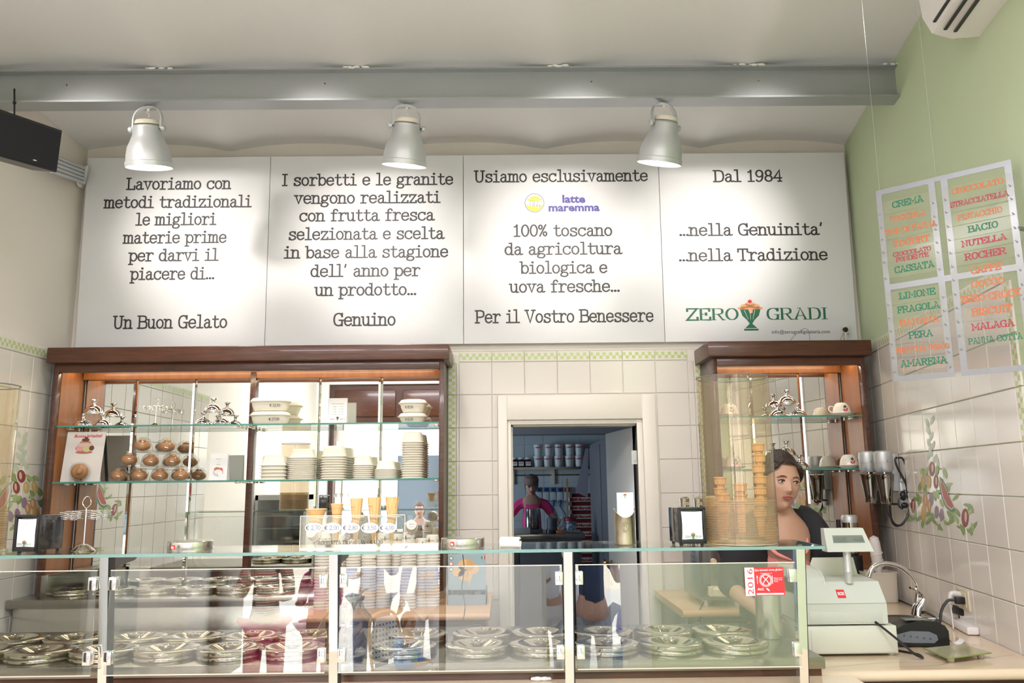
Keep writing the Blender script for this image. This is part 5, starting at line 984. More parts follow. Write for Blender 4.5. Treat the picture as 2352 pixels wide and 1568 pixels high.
# -------- cream machine
SG = mat('satin_grey_steel', (.33, .32, .31), .32, .9); t = thing('cream_machine', 'upright steel whipped cream machine on the right back counter', 'machine', (1.055, 4.10, .991)); hM = at(1600, 1172, 4.1).z-.991; w_ = .112
b = MB().box(-w_, w_, 0, .36, .03, hM, .003); b.obj('casing', SG, t)
b = MB()
for i in range(4):
    for j in range(9): b.add([(-w_-.0006, .05+.028*i+(.008 if j % 2 else 0), .20+.026*j), (-w_-.0006, .066+.028*i+(.008 if j % 2 else 0), .20+.026*j), (-w_-.0006, .066+.028*i+(.008 if j % 2 else 0), .214+.026*j)], [(0, 1, 2)])
b.obj('vent_holes', BLACK, t, smooth=False)
for sx in (-.08, .08): MB().lathe([(.014, 0), (.017, .012), (.014, .031), (0, .031)], 14, (sx, .03, 0)).obj('foot', IV, t)
MB().box(-.058, -.024, -.012, .0, .06, hM-.02, .001).obj('front_channel', SG, t); MB().box(-w_+.002, -.09, -.003, 0, .05, hM-.01).obj('trim_strip', SG, t)
MB().lathe([(0, -.02), (.013, -.02), (.014, -.016), (.014, 0), (0, 0)], 20, (-.041, -.012, .218), 'y').obj('beige_button', mat('beige_plastic', (.72, .58, .34), .4), t)
MB().ball((.022, -.016, .128), .016, 16, 10).obj('blue_knob', mat('blue_plastic', (.01, .08, .30), .25), t)
MB().box(.005, .026, -.003, 0, .163, .176, .001).obj('rocker_switch', HB, t)
b = MB(); b.box(-.075, -.055, -.05, 0, .055, .10, .003); b.box(-.075, -.01, -.03, 0, .075, .10, .003); b.lathe([(0, .055), (.034, .055), (.038, .060), (.038, .088), (.034, .093), (0, .094)], 28, (-.022, -.035, 0)); b.obj('nozzle_guard', mat('ivory_nozzle', (.74, .66, .46), .4), t); MB().box(.014, .036, -.006, 0, .07, .085, .001).obj('spout_tab', IV, t)
b = MB(); b.box(-.002, .062, -.001, .0, .262, .36, 0, 0); b.box(.003, .057, -.0016, 0, .267, .355, 0, 1)
for i in range(7): b.ball((.012+.006*i, -.002, .285+.008*((i*3) % 5)), .005, 8, 5, (1, .1, 1), 2)
b.box(.0, .06, -.0016, 0, .365, .385, 0, 3); text(b, 'CARPIGIANI', (.002, -.0022, .370), (.058, -.0022, .370), .009, 1.8, 1.6, 4); b.obj('badge', [mat('badge_blue', (.06, .12, .35), .4), PAPER, CRIM, mat('badge_blue'), PAPER], t, smooth=False)
MB().tube(smooth_path([(-.09, .02, .02), (-.125, -.06, .004), (-.14, -.10, -.02), (-.13, -.11, -.08), (-.12, -.11, -.16)]), .004, 6).obj('cable', BLACK, t)
for px, lab, wd in ((1572, 'steel cocoa shaker on the cream machine, left one', 'CACAO'), (1604, 'steel cinnamon shaker on the cream machine, right one', 'CANNELLA')):
    x = at(px, 1150, 4.2).x; zt = .991+hM; h = max(.05, at(px, 1140, 4.2).z-zt); s = thing('shaker', lab, 'shaker', (x, 4.2, zt+.001), 'steel shakers'); MB().lathe([(0, 0), (.0235, 0), (.0235, h*.72), (0, h*.72)], 24).obj('body', POLISH, s); MB().lathe([(0, h*.72), (.0245, h*.72), (.0245, h*.84), (.018, h*.94), (0, h)], 24).obj('lid', POLISH, s)
    b = MB().box(-.012, .016, -.0245, -.0215, h*.36, h*.56); text(b, wd, (-.010, -.0252, h*.41), (.014, -.0252, h*.41), h*.11, 1.8, 1.5, 1); b.obj('tape_label', [mat('tape', (.70, .62, .50), .6), INK], s, smooth=False)
x = at(1632, 1200, 4.16).x; s = thing('yellow_tub', 'yellow tub with an ivory lid ring beside the clear cylinder', 'tub', (x+.02, 4.16, .991+hM+.001)); MB().lathe([(0, 0), (.028, 0), (.032, .06), (0, .06)], 20).obj('body', mat('yellow_plastic', (.75, .55, .03), .4), s); MB().lathe([(.0, .06), (.034, .06), (.034, .068), (0, .07)], 20).obj('lid', IV, s)
# -------- menu board, hung slanted in front of the right wall
o0 = V((1.42, 3.0, 0)); dB = V((.740, -.6726, 0)); nB = V((.6726, .740, 0)); up_ = V((0, 0, 1)); zz = lambda x: 340+x/2.8
def BP(zx, zy, off=0):       # zoom-frame pixel of the board -> world
    q = atp(1980+zx/2.8, 340+zy/2.8, o0, nB); return q-nB*off
U = lambda q: (q-o0).dot(dB)
t = thing('menu_board', 'hanging clear menu board with coloured flavour names by the right wall', 'menu board', o0); H_ = 2.70; L_ = 1.955
uL = .035; u1 = U(BP(543, 700))-.248*0; bars = {'l1': (.036, .056), 'r1': (.222, .244), 'l2': (.265, .287), 'r2': (.470, .492)}
def bar(u0_, u1_, z0, z1, name='frame_bar', off=0, m=CHROME, th=.002):
    b = MB(); f = lambda u_, z, o: (dB*u_+nB*o+V((0, 0, z)))
    vs = [f(u_, z, o) for o in (off-th, off) for u_, z in ((u0_, z0), (u1_, z0), (u1_, z1), (u0_, z1))]
    b.add(vs, [(0, 1, 2, 3), (7, 6, 5, 4), (0, 4, 5, 1), (1, 5, 6, 2), (2, 6, 7, 3), (3, 7, 4, 0)]); return b.obj(name, m, t, smooth=False)
SB = mat('satin_strip', (.24, .25, .26), .34, .55); ZMID = BP(180, 875).z-.012
for a, c in bars.values(): bar(a, c, L_, H_, m=SB)
for a, c in ((.056, .222), (.287, .470)):
    bar(a, c, H_-.02, H_, m=SB); bar(a, c, L_, L_+.02, m=SB); bar(a, c, ZMID-.011, ZMID+.011, m=SB)
for a in (.244,): bar(a, a+.021, H_-.018, H_, m=SB); bar(a, a+.021, ZMID-.011, ZMID+.011, m=SB)
MENU = [('CREMA', 197, 385, 398, 345, 40, 'g', 1), ('NOCCIOLA', 184, 472, 411, 432, 33, 'o', 1), ('FIOR DI PANNA', 150, 560, 482, 500, 34, 'o', 1), ('YOGURT', 203, 638, 437, 594, 38, 'o', 1), ('CIOCCOLATO', 202, 698, 446, 660, 27, 'r', 1), ('FONDENTE', 222, 733, 430, 697, 27, 'r', 0), ('CASSATA', 213, 806, 467, 762, 40, 'g', 1),
 ('LIMONE', 242, 974, 475, 938, 40, 'g', 1), ('FRAGOLA', 232, 1064, 503, 1024, 40, 'g', 1), ('BANANA', 248, 1147, 498, 1112, 38, 'o', 1), ('PERA', 305, 1226, 458, 1206, 40, 'g', 1), ('FRUTTI DI BOSCO', 224, 1320, 562, 1283, 30, 'o', 1), ('AMARENA', 252, 1411, 550, 1378, 40, 'g', 1),
 ('CIOCCOLATO', 580, 302, 912, 224, 36, 'o', 2), ('STRACCIATELLA', 572, 388, 945, 302, 33, 'r', 2), ('PISTACCHIO', 620, 470, 904, 408, 36, 'o', 2), ('BACIO', 686, 546, 878, 505, 40, 'g', 2), ('NUTELLA', 645, 642, 932, 582, 38, 'r', 2), ('ROCHER', 665, 726, 928, 676, 42, 'r', 2), ("CAFFE'", 702, 810, 912, 772, 40, 'o', 2), ('COCCO', 708, 900, 918, 866, 40, 'o', 2),
 ('ZERO CROCK', 640, 1002, 1025, 940, 42, 'o', 2), ('BISCUIT', 710, 1082, 970, 1046, 44, 'o', 2), ('MALAGA', 710, 1176, 982, 1138, 40, 'r', 2), ('PANNA COTTA', 688, 1267, 1035, 1220, 36, 'g', 2)]
CM_ = {'g': MENUG, 'o': mat('menu_orange', (.52, .12, .015), .4), 'r': mat('menu_red', (.34, .004, .025), .4)}
MST = pane('strip_acrylic', (.985, .985, .97), .005, .1, .03, (.8, .8, .7)); prev = None
for s, xa, ya, xb, yb, hh_, c, col in MENU:
    A, B = BP(xa, ya, .004)-o0, BP(xb, yb, .004)-o0; zc = (A.z+B.z)/2; A.z = B.z = zc; k = (A+o0).y/1851*1.02/2.8
    if col: u_ = (bars['l1'], bars['r1']) if col == 1 else (bars['l2'], bars['r2']); prev = bar(u_[0][0]+.002, u_[1][1]-.002, zc-.0165-(.018 if s == 'CIOCCOLATO' and col == 1 else 0), zc+.031, 'flavour_strip', -.0022, MST, .001)
    b = MB(); text(b, s, A, B, hh_*k, 2.0, 1.45); b.obj('lettering', CM_[c], prev, smooth=False)
    if col:
        for uu_ in (u_[0][0]+.010, u_[1][1]-.010): q = dB*uu_+V((0, 0, zc-.0165)); sc = MB().tube([q-nB*.003, q-nB*.011+V((-.004, 0, .003))], .0022, 6); sc.obj('screw', CHROME, t)
for u_ in (.05, .25): q = dB*u_; tw = MB().tube([q+V((0, 0, H_)), q+V((0, 0, 3.665))], .00035, 4); tw.obj('hanging_wire', mat('thin_wire', (.6, .62, .6), .4), t)
q = dB*.485+V((0, 0, 2.45)); MB().tube([q, q+V((.035, .012, 0))], .008, 8).obj('wall_arm', SB, t)
# -------- painted fruit on the tiles
LEAF = mat('leaf_paint', (.24, .36, .12), .3); LEAF2 = mat('leaf_paint_light', (.40, .50, .24), .3); PALE = mat('leaf_paint_pale', (.52, .60, .48), .3)
FRM = [LEAF, mat('plum_paint', (.30, .07, .07), .3), mat('gold_paint', (.62, .38, .10), .3), mat('melon_paint', (.42, .08, .08), .3), mat('rind_paint', (.05, .20, .13), .3), mat('fig_paint', (.33, .22, .32), .3), mat('pear_paint', (.62, .47, .18), .3), LEAF2, PALE, mat('peach_paint', (.60, .32, .14), .3), mat('highlight_paint', (.68, .50, .36), .3)]
def fruit(name, lab, place, parent):
    b = MB(); lay = [0]
    def el(x, y, a, c, rot, mi, n=16, ptd=0):
        lay[0] += 1; vs = []
        for i in range(n):
            u_ = 2*math.pi*i/n; ex, ey = a*math.cos(u_), c*math.sin(u_)
            if ptd: ey *= (1-ptd*abs(math.cos(u_))**3)
            vs.append(place(x+ex*math.cos(rot)-ey*math.sin(rot), y+ex*math.sin(rot)+ey*math.cos(rot), .000004*lay[0]))
        b.add(vs, [list(range(n))], mi)
    def leaf(x, y, l, rot, mi=0): el(x, y, l, l*.34, rot, mi, 12, .5); el(x, y, l*.85, l*.05, rot, 7 if mi == 0 else mi, 8)
    rnd = random.Random(11)
    base = [(790, 1060), (700, 1210), (730, 1250), (660, 1200), (620, 1210), (600, 1200), (690, 1040), (700, 930), (710, 810), (760, 800), (860, 770), (850, 980), (830, 1250), (870, 1290), (930, 1260), (980, 1240), (1020, 1230), (1010, 1140), (1020, 1020), (960, 1180), (1060, 1280), (1090, 1310), (1150, 1330), (1180, 1290), (1160, 1150), (1130, 1110), (900, 1200), (800, 1180), (760, 1180), (740, 960), (820, 1000), (900, 1080), (950, 920), (650, 1060), (770, 1230), (880, 1180), (1040, 1170), (640, 1160)]
    for x, y in base:
        for q in range(2): leaf(x+rnd.uniform(-14, 14), y+rnd.uniform(-20, 20), rnd.uniform(30, 48), rnd.uniform(-.9, .9)+math.pi/2*rnd.choice((1, 1, .7, 1.3)), rnd.choice((0, 0, 7)))
    for i, (x, y) in enumerate(((760, 360), (805, 330), (770, 430), (795, 480), (775, 540), (810, 560), (790, 620), (830, 680), (850, 700), (770, 650))): leaf(x, y, 46, math.pi/2+(.3 if i % 2 else -.3), 8)
    leaf(920, 810, 55, math.pi/2-.25, 7); leaf(850, 790, 45, 1.9)
    for x, y, a, c, r, mi in ((802, 770, 26, 66, 0, 1), (838, 885, 22, 64, 0, 1), (630, 1102, 21, 64, 0, 1), (1102, 1210, 32, 84, 0, 1), (723, 885, 20, 66, .05, 6), (775, 885, 20, 62, -.05, 6), (740, 1055, 20, 62, 0, 9), (775, 1105, 18, 60, 0, 9), (727, 1160, 23, 72, 0, 2), (796, 1040, 17, 54, -.1, 5), (843, 1158, 18, 58, 0, 5), (889, 1178, 19, 52, 0, 5)):
        el(x, y, a, c, r, mi, 20); el(x+a*.2, y-c*.1, a*.35, c*.6, r, 10 if mi in (1, 9, 6) else mi, 12)
    for pts, mi in (([(872, 840), (868, 920), (890, 1030), (930, 1120), (975, 1160), (1010, 1150), (1000, 1110), (960, 1020), (930, 920), (895, 860)], 4), ([(878, 858), (878, 925), (900, 1030), (938, 1108), (978, 1140), (1003, 1125), (990, 1090), (955, 1010), (920, 920)], 10), ([(884, 872), (886, 930), (908, 1030), (945, 1100), (982, 1126), (996, 1108), (980, 1070), (948, 1000), (914, 920)], 3)):
        lay[0] += 2; b.add([place(x, y, .000004*lay[0]) for x, y in pts], [list(range(len(pts)))], mi)
    return b.obj(name, FRM, None, smooth=False)
def pl_r(x, y, o): q = atp(1940+x/3.92, 880+y/3.92, (2.16, 4.8, 0), (1, -.157, 0)); return q+V((-.988, .155, 0))*(.0074+o)
# keep the print on the wall: map through wall coordinates once
tag(fruit('painted_fruit', '', pl_r, None), 'painted fruit garland with watermelon on the right wall tiles', 'tile painting')
def pl_l(x, y, o):
    r = pl_r(x, y, 0); u_ = (r-V((2.16, 4.8, 0))).length if 0 else math.hypot(r.x-2.16, r.y-4.8); return V((-2.61+.0074+o, 4.8-u_+.60, r.z+.02))
tag(fruit('painted_fruit', '', pl_l, None), 'painted fruit garland on the left wall tiles behind the clear cylinder', 'tile painting')
# -------- webcam, its wires
c = at(1941, 757, 4.72); t = thing('webcam', 'small round black webcam standing on top of the right cabinet', 'camera', (c.x, 4.72, 2.373)); h = c.z-2.373
MB().box(-.006, .008, -.006, .006, 0, h, .001).obj('stand', IV, t); MB().box(-.012, .03, .008, .012, h-.022, h+.028, .001).obj('back_card', mat('card_ivory', (.72, .70, .60), .5), t); MB().box(-.012, .012, -.004, .008, h-.02, h+.022, .004).obj('housing', WHITE, t); MB().lathe([(0, -.016), (.010, -.016), (.015, -.010), (.016, -.003), (0, -.003)], 24, (0, 0, h), 'y').obj('lens', BLACK, t)
tag(MB().tube(smooth_path([at(1815, 782, 4.6), at(1830, 766, 4.6), at(1849, 754, 4.6), (at(1858, 764, 4.6)), at(1860, 782, 4.6)]), .0015, 5).tube(smooth_path([at(1930, 780, 4.65), at(1937, 765, 4.68), at(1940, 758, 4.70)]), .0015, 5).obj('loose_wire', mat('wire_brown', (.25, .20, .15), .5)), 'thin brown wire looping on top of the right cabinet', 'wire')
# -------- loudspeaker top left
c = at(20, 310, 3.3); t = thing('loudspeaker', 'black tilted loudspeaker hanging at the top left', 'speaker', c)
A = at(145, 300, 3.35); B = at(117, 392, 3.35); Dn = (B-A); Lf = (at(0, 250, 3.05)-at(145, 300, 3.35)).normalized(); Dn = (Dn-Lf*Dn.dot(Lf)); hgt = Dn.length; Dn.normalize(); Nn = Lf.cross(Dn).normalized(); Nn = Nn if Nn.y > 0 else -Nn
f = lambda a, d_, n_: A+Lf*a+Dn*d_+Nn*n_-c
def slab(a0, a1, d0, d1, n0, n1, name, m, bev=0):
    b = MB(); b.add([f(a, d_, n_) for n_ in (n0, n1) for a, d_ in ((a0, d0), (a1, d0), (a1, d1), (a0, d1))], [(0, 1, 2, 3), (7, 6, 5, 4), (0, 4, 5, 1), (1, 5, 6, 2), (2, 6, 7, 3), (3, 7, 4, 0)]); return b.obj(name, m, t, smooth=False)
slab(0, .44, 0, hgt, .006, .14, 'cabinet', BLACK); slab(.006, .10, .012, hgt-.008, .0, .006, 'grille', DARK); slab(.103, .43, .012, hgt-.008, -.004, .006, 'grille', DARK)
b = MB(); b.add([f(a, d_, -.0048) for a, d_ in ((.135, hgt-.026), (.118, hgt-.026), (.121, hgt-.022), (.138, hgt-.022))], [(0, 1, 2, 3)]); b.obj('badge', PAPER, t, smooth=False)
g = at(33, 268, 3.75)-c; gg = at(33, 204, 3.75)-c; b = MB().tube([g+V((0, -.22, -.05)), g, gg], .0045, 8); b.lathe([(.009, 0), (.009, .008)], 6, at(33, 238, 3.75)-c); b.obj('threaded_rod', BLACK, t)
p0 = at(150, 415, 4.72); p0.x = -2.60; t = thing('wall_lamp_arm', 'grey finned wall light sticking out below the loudspeaker', 'wall lamp', p0); q0 = at(120, 375, 4.2)-p0; q1 = V((.03, -.03, .02))
MB().lathe([(0, 0), (.045, 0), (.045, .012), (.03, .016), (0, .016)], 24, axis='x').obj('wall_plate', WHITE, t)
for i in range(5): dz = V((0, .0, -.045+.0225*i)); MB().tube([q1+dz+V((.01, 0, 0)), q0+dz], .011, 8).obj('fin', SILVER, t)
MB().tube([q1+V((.0, 0, -.055)), q1+V((.02, 0, .06))], .018, 10).obj('end_cap', SILVER, t)
# -------- split air conditioner top right
c = RWp(2.35, 3.43, 0); t = thing('air_conditioner', 'white wall mounted air conditioner at the top right corner', 'air conditioner', c, None, RA); pr = [(-.0, -.14), (-.10, -.14), (-.17, -.11), (-.20, -.04), (-.205, .05), (-.18, .12), (-.0, .13)]
b = MB(); b.prism(pr, -.40, .45, 'yz'); b.obj('casing', WHITE, t); b = MB()
for i in range(3): a, c2 = (-.11-.035*i, -.142+.012*i*i), 0; b.box(-.34, .40, a[0]-.006, a[0]+.006, a[1]-.004, a[1]+.002)
b.obj('outlet_vane', BLACK, t); MB().box(-.4015, -.3995, -.09, -.05, -.141, -.11).obj('tape_patch', mat('old_tape', (.55, .42, .22), .5), t)
# ================================================================ KITCHEN BEHIND THE DOORWAY
KW = mat('kitchen_tile', (.50, .58, .62), .3); KG = mat('kitchen_grey', (.16, .17, .19), .45, .2); KD = mat('kitchen_dark', (.07, .075, .085), .6); YB = 10.9
b = MB(); b.box(-3.2, 1.9, 4.95, YB+.1, -.08, 0); fl = struct(b.obj('floor', mat('kitchen_floor', (.07, .085, .10), .3)))
b = MB(); b.box(-3.2, 1.9, YB, YB+.1, 0, 2.6); kb = struct(b.obj('wall_kitchen_back', KW))
TK = tile_mesh(.25, .25).mesh('tile', KW, False)
for i in range(9):
    for j in range(6): link('tile', TK, kb, (-.75+.25*i, YB, .9+.25*j-.05))
FT = MB().box(.004, .296, .004, .296, 0, .006, .001).mesh('floor_tile', mat('kitchen_floor_tile', (.045, .06, .075), .25))
for i in range(9):
    for j in range(18): link('floor_tile', FT, fl, (-1.3+.3*i, 5.2+.3*j, 0))
struct(MB().box(1.5, 1.6, 4.95, YB, 0, 2.6).obj('wall_kitchen_right', KG)); struct(MB().box(-3.3, -3.2, 4.95, YB, 0, 2.6).obj('wall_kitchen_left', KW)); struct(MB().box(-3.2, 1.6, 4.95, YB, 2.28, 2.36).box(-3.2, 1.6, 9.9, 10.2, 2.18, 2.28).obj('ceiling_kitchen', mat('kitchen_ceiling', (.34, .35, .36), .9)))
light('kitchen_window_light', 'AREA', (-2.9, 8.6, 1.7), 46, (.70, .84, 1), (0, 9.2, 1.1), size=1.0)
t = thing('tall_fridge', 'tall dark grey refrigerator along the right side of the kitchen', 'fridge', (1.2, 7.4, 0)); part(MB().box(.97, 1.49, 6.1, 9.4, .02, 2.02, .004), 'casing', KG, t)
for i in range(3): part(MB().box(.955, .97, 6.15+1.08*i, 7.17+1.08*i, .1, 1.98, .003), 'door', KG, t)
# worktop
yw = 8.9; zw = at(1230, 1222, yw).z; x0, x1 = at(1150, 1230, yw).x-.4, at(1338, 1230, yw).x
t = thing('steel_worktable', 'dark steel worktable with doors in the kitchen', 'table', (0, yw, 0)); part(MB().box(x0, x1, yw-.3, yw+.5, zw-.05, zw, .003), 'worktop', STEEL, t); part(MB().box(x0, x1-.04, yw-.27, yw+.45, .1, zw-.051), 'cabinet_body', KG, t)
for i in range(3): part(MB().box(x1-.06-.62*(i+1), x1-.07-.62*i, yw-.285, yw-.27, .14, zw-.09, .003), 'door', KG, t)
t['label'] = 'dark steel worktable with doors in the kitchen behind the doorway'
# shelf with tubs
ys = 10.72; zs_ = at(1230, 1073, ys).z; x0, x1 = -.85, at(1345, 1070, ys).x+.2
t = thing('wall_shelf', 'steel wall shelf with white spread tubs in the kitchen', 'shelf', (0, ys, zs_)); part(MB().box(x0, x1, ys-.15, ys+.17, zs_-.03, zs_), 'board', STEEL, t)
for px in (1178, 1272): xx = at(px, 1090, ys).x; part(MB().box(xx-.02, xx+.02, YB-.04, YB-.005, zs_-.22, zs_-.03), 'bracket', IV, t)
t = tag(MB().tube([(-.9, YB-.02, zs_-.10), (1.2, YB-.02, zs_-.10)], .009, 8).obj('wall_rail', mat('old_copper', (.35, .24, .10), .4, .8)), 'copper pipe running under the kitchen shelf', 'pipe')
TW = mat('white_tub', (.66, .72, .74), .4); names2 = ['first', 'second', 'third', 'fourth', 'fifth']
def tub(x, z, lab, grp):
    t = thing('spread_tub', lab, 'tub', (x, ys-.02, z), grp); MB().lathe([(0, 0), (.048, 0), (.058, .128), (.0, .128)], 20).obj('body', TW, t); MB().lathe([(0, .128), (.062, .128), (.062, .145), (.056, .148), (0, .148)], 20).obj('lid', TW, t)
    b = font('n', (-.040, -.057, .098), (-.026, -.057, .098), .020, bold=.03); font('utella', (-.024, -.057, .098), (.044, -.057, .098), .026, mb=b, mi=1, bold=.03); b.obj('lettering', [INK, RED], t, smooth=False)
for i in range(5):
    x = at((1236, 1258, 1283, 1308, 1330)[i], 1060, ys).x; tub(x, zs_, 'white spread tub, %s from left in the lower kitchen row' % names2[i], 'white tubs on the kitchen shelf'); tub(at((1236, 1260, 1283, 1308, 1330)[i], 1030, ys).x, zs_+.149, 'white spread tub, %s from left in the upper kitchen row' % names2[i], 'white tubs on the kitchen shelf')
for i, px in enumerate((1182, 1197, 1213)):
    x = at(px, 1060, ys).x; t = thing('spread_jar', 'dark spread jar, %s from the left on the kitchen shelf' % names2[i], 'jar', (x, ys-.02, zs_), 'dark jars on the kitchen shelf'); MB().lathe([(0, 0), (.042, 0), (.046, .01), (.046, .09), (.036, .105), (0, .105)], 18).obj('body', mat('cocoa_glass', (.05, .02, .012), .2), t); MB().lathe([(0, .105), (.040, .105), (.040, .128), (0, .13)], 18).obj('lid', TW, t)
    b = MB().box(-.035, .035, -.0475, -.046, .02, .075, 0, 0); font('nutella', (-.03, -.048, .05), (.03, -.048, .05), .014, mb=b, mi=1, bold=.03); b.obj('paper_label', [TW, RED], t, smooth=False)
# sockets with blue plugs
BLU = mat('socket_blue', (.03, .12, .32), .4); yy = YB-.01
for i, (px, c_) in enumerate(((1238, BLU), (1254, BLU), (1270, BLU), (1286, BLU), (1302, mat('socket_red', (.30, .03, .04), .4)))):
    p = at(px, 1134, yy-.05); t = thing('industrial_socket', 'grey industrial wall socket with a %s cover, %s from the left' % ('red' if i == 4 else 'blue', names2[i]), 'socket', (p.x, yy-.02, p.z), 'industrial sockets on the kitchen wall')
    MB().box(-.042, .042, -.03, .02, -.09, .09, .004).obj('housing', KW, t); MB().box(-.036, .036, -.04, -.03, .025, .085, .003).obj('cover', c_, t); MB().lathe([(0, -.05), (.016, -.05), (.018, -.04), (0, -.04)], 12, (0, 0, .055), 'y').obj('switch', BLACK, t)
    if 0 < i < 4: MB().tube(smooth_path([(0, -.04, -.08), (0, -.05, -.12), (0, -.05, -.16), (.01+.02*i, -.05, -.28), (.05, -.06, -.45)]), [.018]*7+[.014]*5+[.006]*13, 8).obj('plug_and_lead', BLU, t)
# boxes of biscuits
for i in range(8):
    yb = at(1340, 1270-19.5*i, 10.3).z; p = at(1338, 1240, 10.3); t = thing('carton_tray', 'white red printed carton tray, %s from the bottom of the kitchen pile' % ['first', 'second', 'third', 'fourth', 'fifth', 'sixth', 'seventh', 'eighth'][i], 'carton', (p.x-.02, 10.3, .62+.105*i), 'printed cartons in the kitchen pile')
    MB().box(-.13, .25, 0, .25, 0, .055).obj('tray', mat('carton_white', (.60, .60, .58), .7), t); MB().box(-.10, .24, .02, .24, .055, .10).obj('contents', mat('dark_red_packs', (.16, .02, .02), .5), t)
    b = font('Martello', (-.02, -.002, .012), (.15, -.002, .012), .035, bold=.03); b.box(-.12, -.03, -.001, 0, .01, .045); b.obj('lettering', mat('dull_red', (.45, .05, .04), .5), t, smooth=False)
p = at(1338, 1240, 10.3); tag(MB().box(p.x-.19, p.x-.165, 10.27, 10.3, 0, at(1320, 1098, 10.3).z).obj('wooden_post', mat('pale_wood', (.45, .35, .2), .6)), 'pale wooden post beside the carton pile in the kitchen', 'post')
tag(MB().box(p.x-.2, p.x+.25, 10.26, 10.6, 0, .61).obj('storage_crate', KD), 'dark crate under the carton pile in the kitchen', 'crate')
# hanging sheet, yellow strip
q = [at(1345, 1030, 9.45), at(1322, 1130, 9.45), at(1350, 1142, 9.45), at(1352, 1030, 9.45)]; tag(MB().add([*q, *[v+V((0, .004, 0)) for v in q]], [(0, 1, 2, 3), (7, 6, 5, 4), (0, 4, 5, 1), (1, 5, 6, 2), (2, 6, 7, 3), (3, 7, 4, 0)]).obj('hanging_sheet', mat('violet_paper', (.36, .36, .44), .8), None, smooth=False), 'pale sheet of paper hanging from the fridge corner', 'paper')
# things on the worktable
p = at(1223, 1208, 8.85); t = thing('steel_pot', 'tall steel pot on the kitchen table in front of the woman in pink', 'pot', (p.x, 8.85, zw+.04)); h = at(1223, 1168, 8.85).z-zw-.04; MB().shell([(0, .002), (.074, .002), (.079, .01), (.081, h), (.083, h), (.079, h-.005), (0, .02)], 28).obj('body', mat('shaker_steel'), t)
tag(MB().box(p.x-.11, p.x+.11, 8.78, 8.95, zw, zw+.038, .004).obj('kitchen_scale', KG), 'flat grey kitchen scale under the steel pot', 'scale')
p = at(1268, 1205, 8.8); t = thing('plastic_mixer_jug', 'dark grey lidded jug on the kitchen table', 'jug', (p.x, 8.8, zw)); MB().lathe([(0, 0), (.060, 0), (.062, .035), (.055, .04), (.055, .15), (0, .155)], 20).obj('body', mat('jug_grey', (.08, .10, .13), .25), t); MB().lathe([(.056, .0), (.066, .0), (.066, .03), (.056, .03)], 20).obj('base_ring', BLACK, t)
p = at(1310, 1205, 8.8); t = thing('round_tin', 'blue and white round tin with a dark red lid on the kitchen table', 'tin', (p.x, 8.8, zw+.03)); MB().lathe([(0, 0), (.062, 0), (.062, .09), (0, .09)], 22).obj('body', mat('blue_white_tin', (.10, .16, .38), .3, noise=(30, (.6, .66, .75), .06, (1, 1, 1))), t); MB().lathe([(0, .09), (.066, .09), (.066, .12), (.055, .132), (0, .135)], 22).obj('lid', mat('lid_red', (.22, .02, .03), .3), t)
tag(MB().box(p.x-.08, p.x+.10, 8.74, 8.9, zw, zw+.028, .004).obj('folded_cloth', mat('pale_cloth', (.4, .45, .5), .8)), 'pale folded cloth under the round tin', 'cloth')
p = at(1290, 1200, 8.75); b = MB(); [b.ball((p.x+.02*math.sin(i*2.2), 8.78+.01*math.cos(i), zw+.03+.02*i), .030-.002*i, 10, 7, (1, 1, .9)) for i in range(7)]; tag(b.obj('plastic_bag', mat('crumpled_film', (.55, .60, .66), .25)), 'crumpled clear plastic bag on the kitchen table', 'bag')
for px, w_, m_, lab in ((1196, .10, mat('box_white', (.62, .65, .68), .6), 'long white carton at the left end of the kitchen table'), (1288, .045, mat('orange_box', (.55, .20, .08), .6), 'small orange and white box at the kitchen table edge')):
    p = at(px, 1225, 8.68); tag(MB().box(p.x-w_, p.x+w_, 8.64, 8.74, zw, zw+(.06 if w_ > .06 else .028), .003).obj('carton', m_), lab, 'carton')
# ================================================================ PEOPLE
def skin(name, chains, m, parent, sub=2, extra=None, **props):
    """chains of (x,y,z,r); a point equal to an earlier one joins it; grown by a Skin modifier into one continuous surface"""
    vs = []; rs = []; es = []; idx = {}
    for ch in chains:
        last = None
        for p in ch:
            k = (round(p[0], 4), round(p[1], 4), round(p[2], 4))
            if k not in idx: idx[k] = len(vs); vs.append(k); rs.append((p[3], p[4] if len(p) > 4 else p[3]))
            if last is not None and last != idx[k]: es.append((last, idx[k]))
            last = idx[k]
    me = bpy.data.meshes.new(name); me.from_pydata(vs, es, []); o = bpy.data.objects.new(name, me); C.objects.link(o)
    o.modifiers.new('s', 'SKIN'); d = me.skin_vertices[0].data
    for i, r in enumerate(rs): d[i].radius = r; d[i].use_root = i == 0
    o.modifiers['s'].use_smooth_shade = True; s = o.modifiers.new('u', 'SUBSURF'); s.levels = s.render_levels = sub
    m2 = bpy.data.meshes.new_from_object(o.evaluated_get(bpy.context.evaluated_depsgraph_get())); bpy.data.objects.remove(o); bpy.data.meshes.remove(me)
    b = MB(); b.add([v.co[:] for v in m2.vertices], [list(p.vertices) for p in m2.polygons]); bpy.data.meshes.remove(m2)
    if extra: extra(b)
    return b.obj(name, m, parent, **props)
G = lambda x, c, s: math.exp(-((x-c)/s)**2)
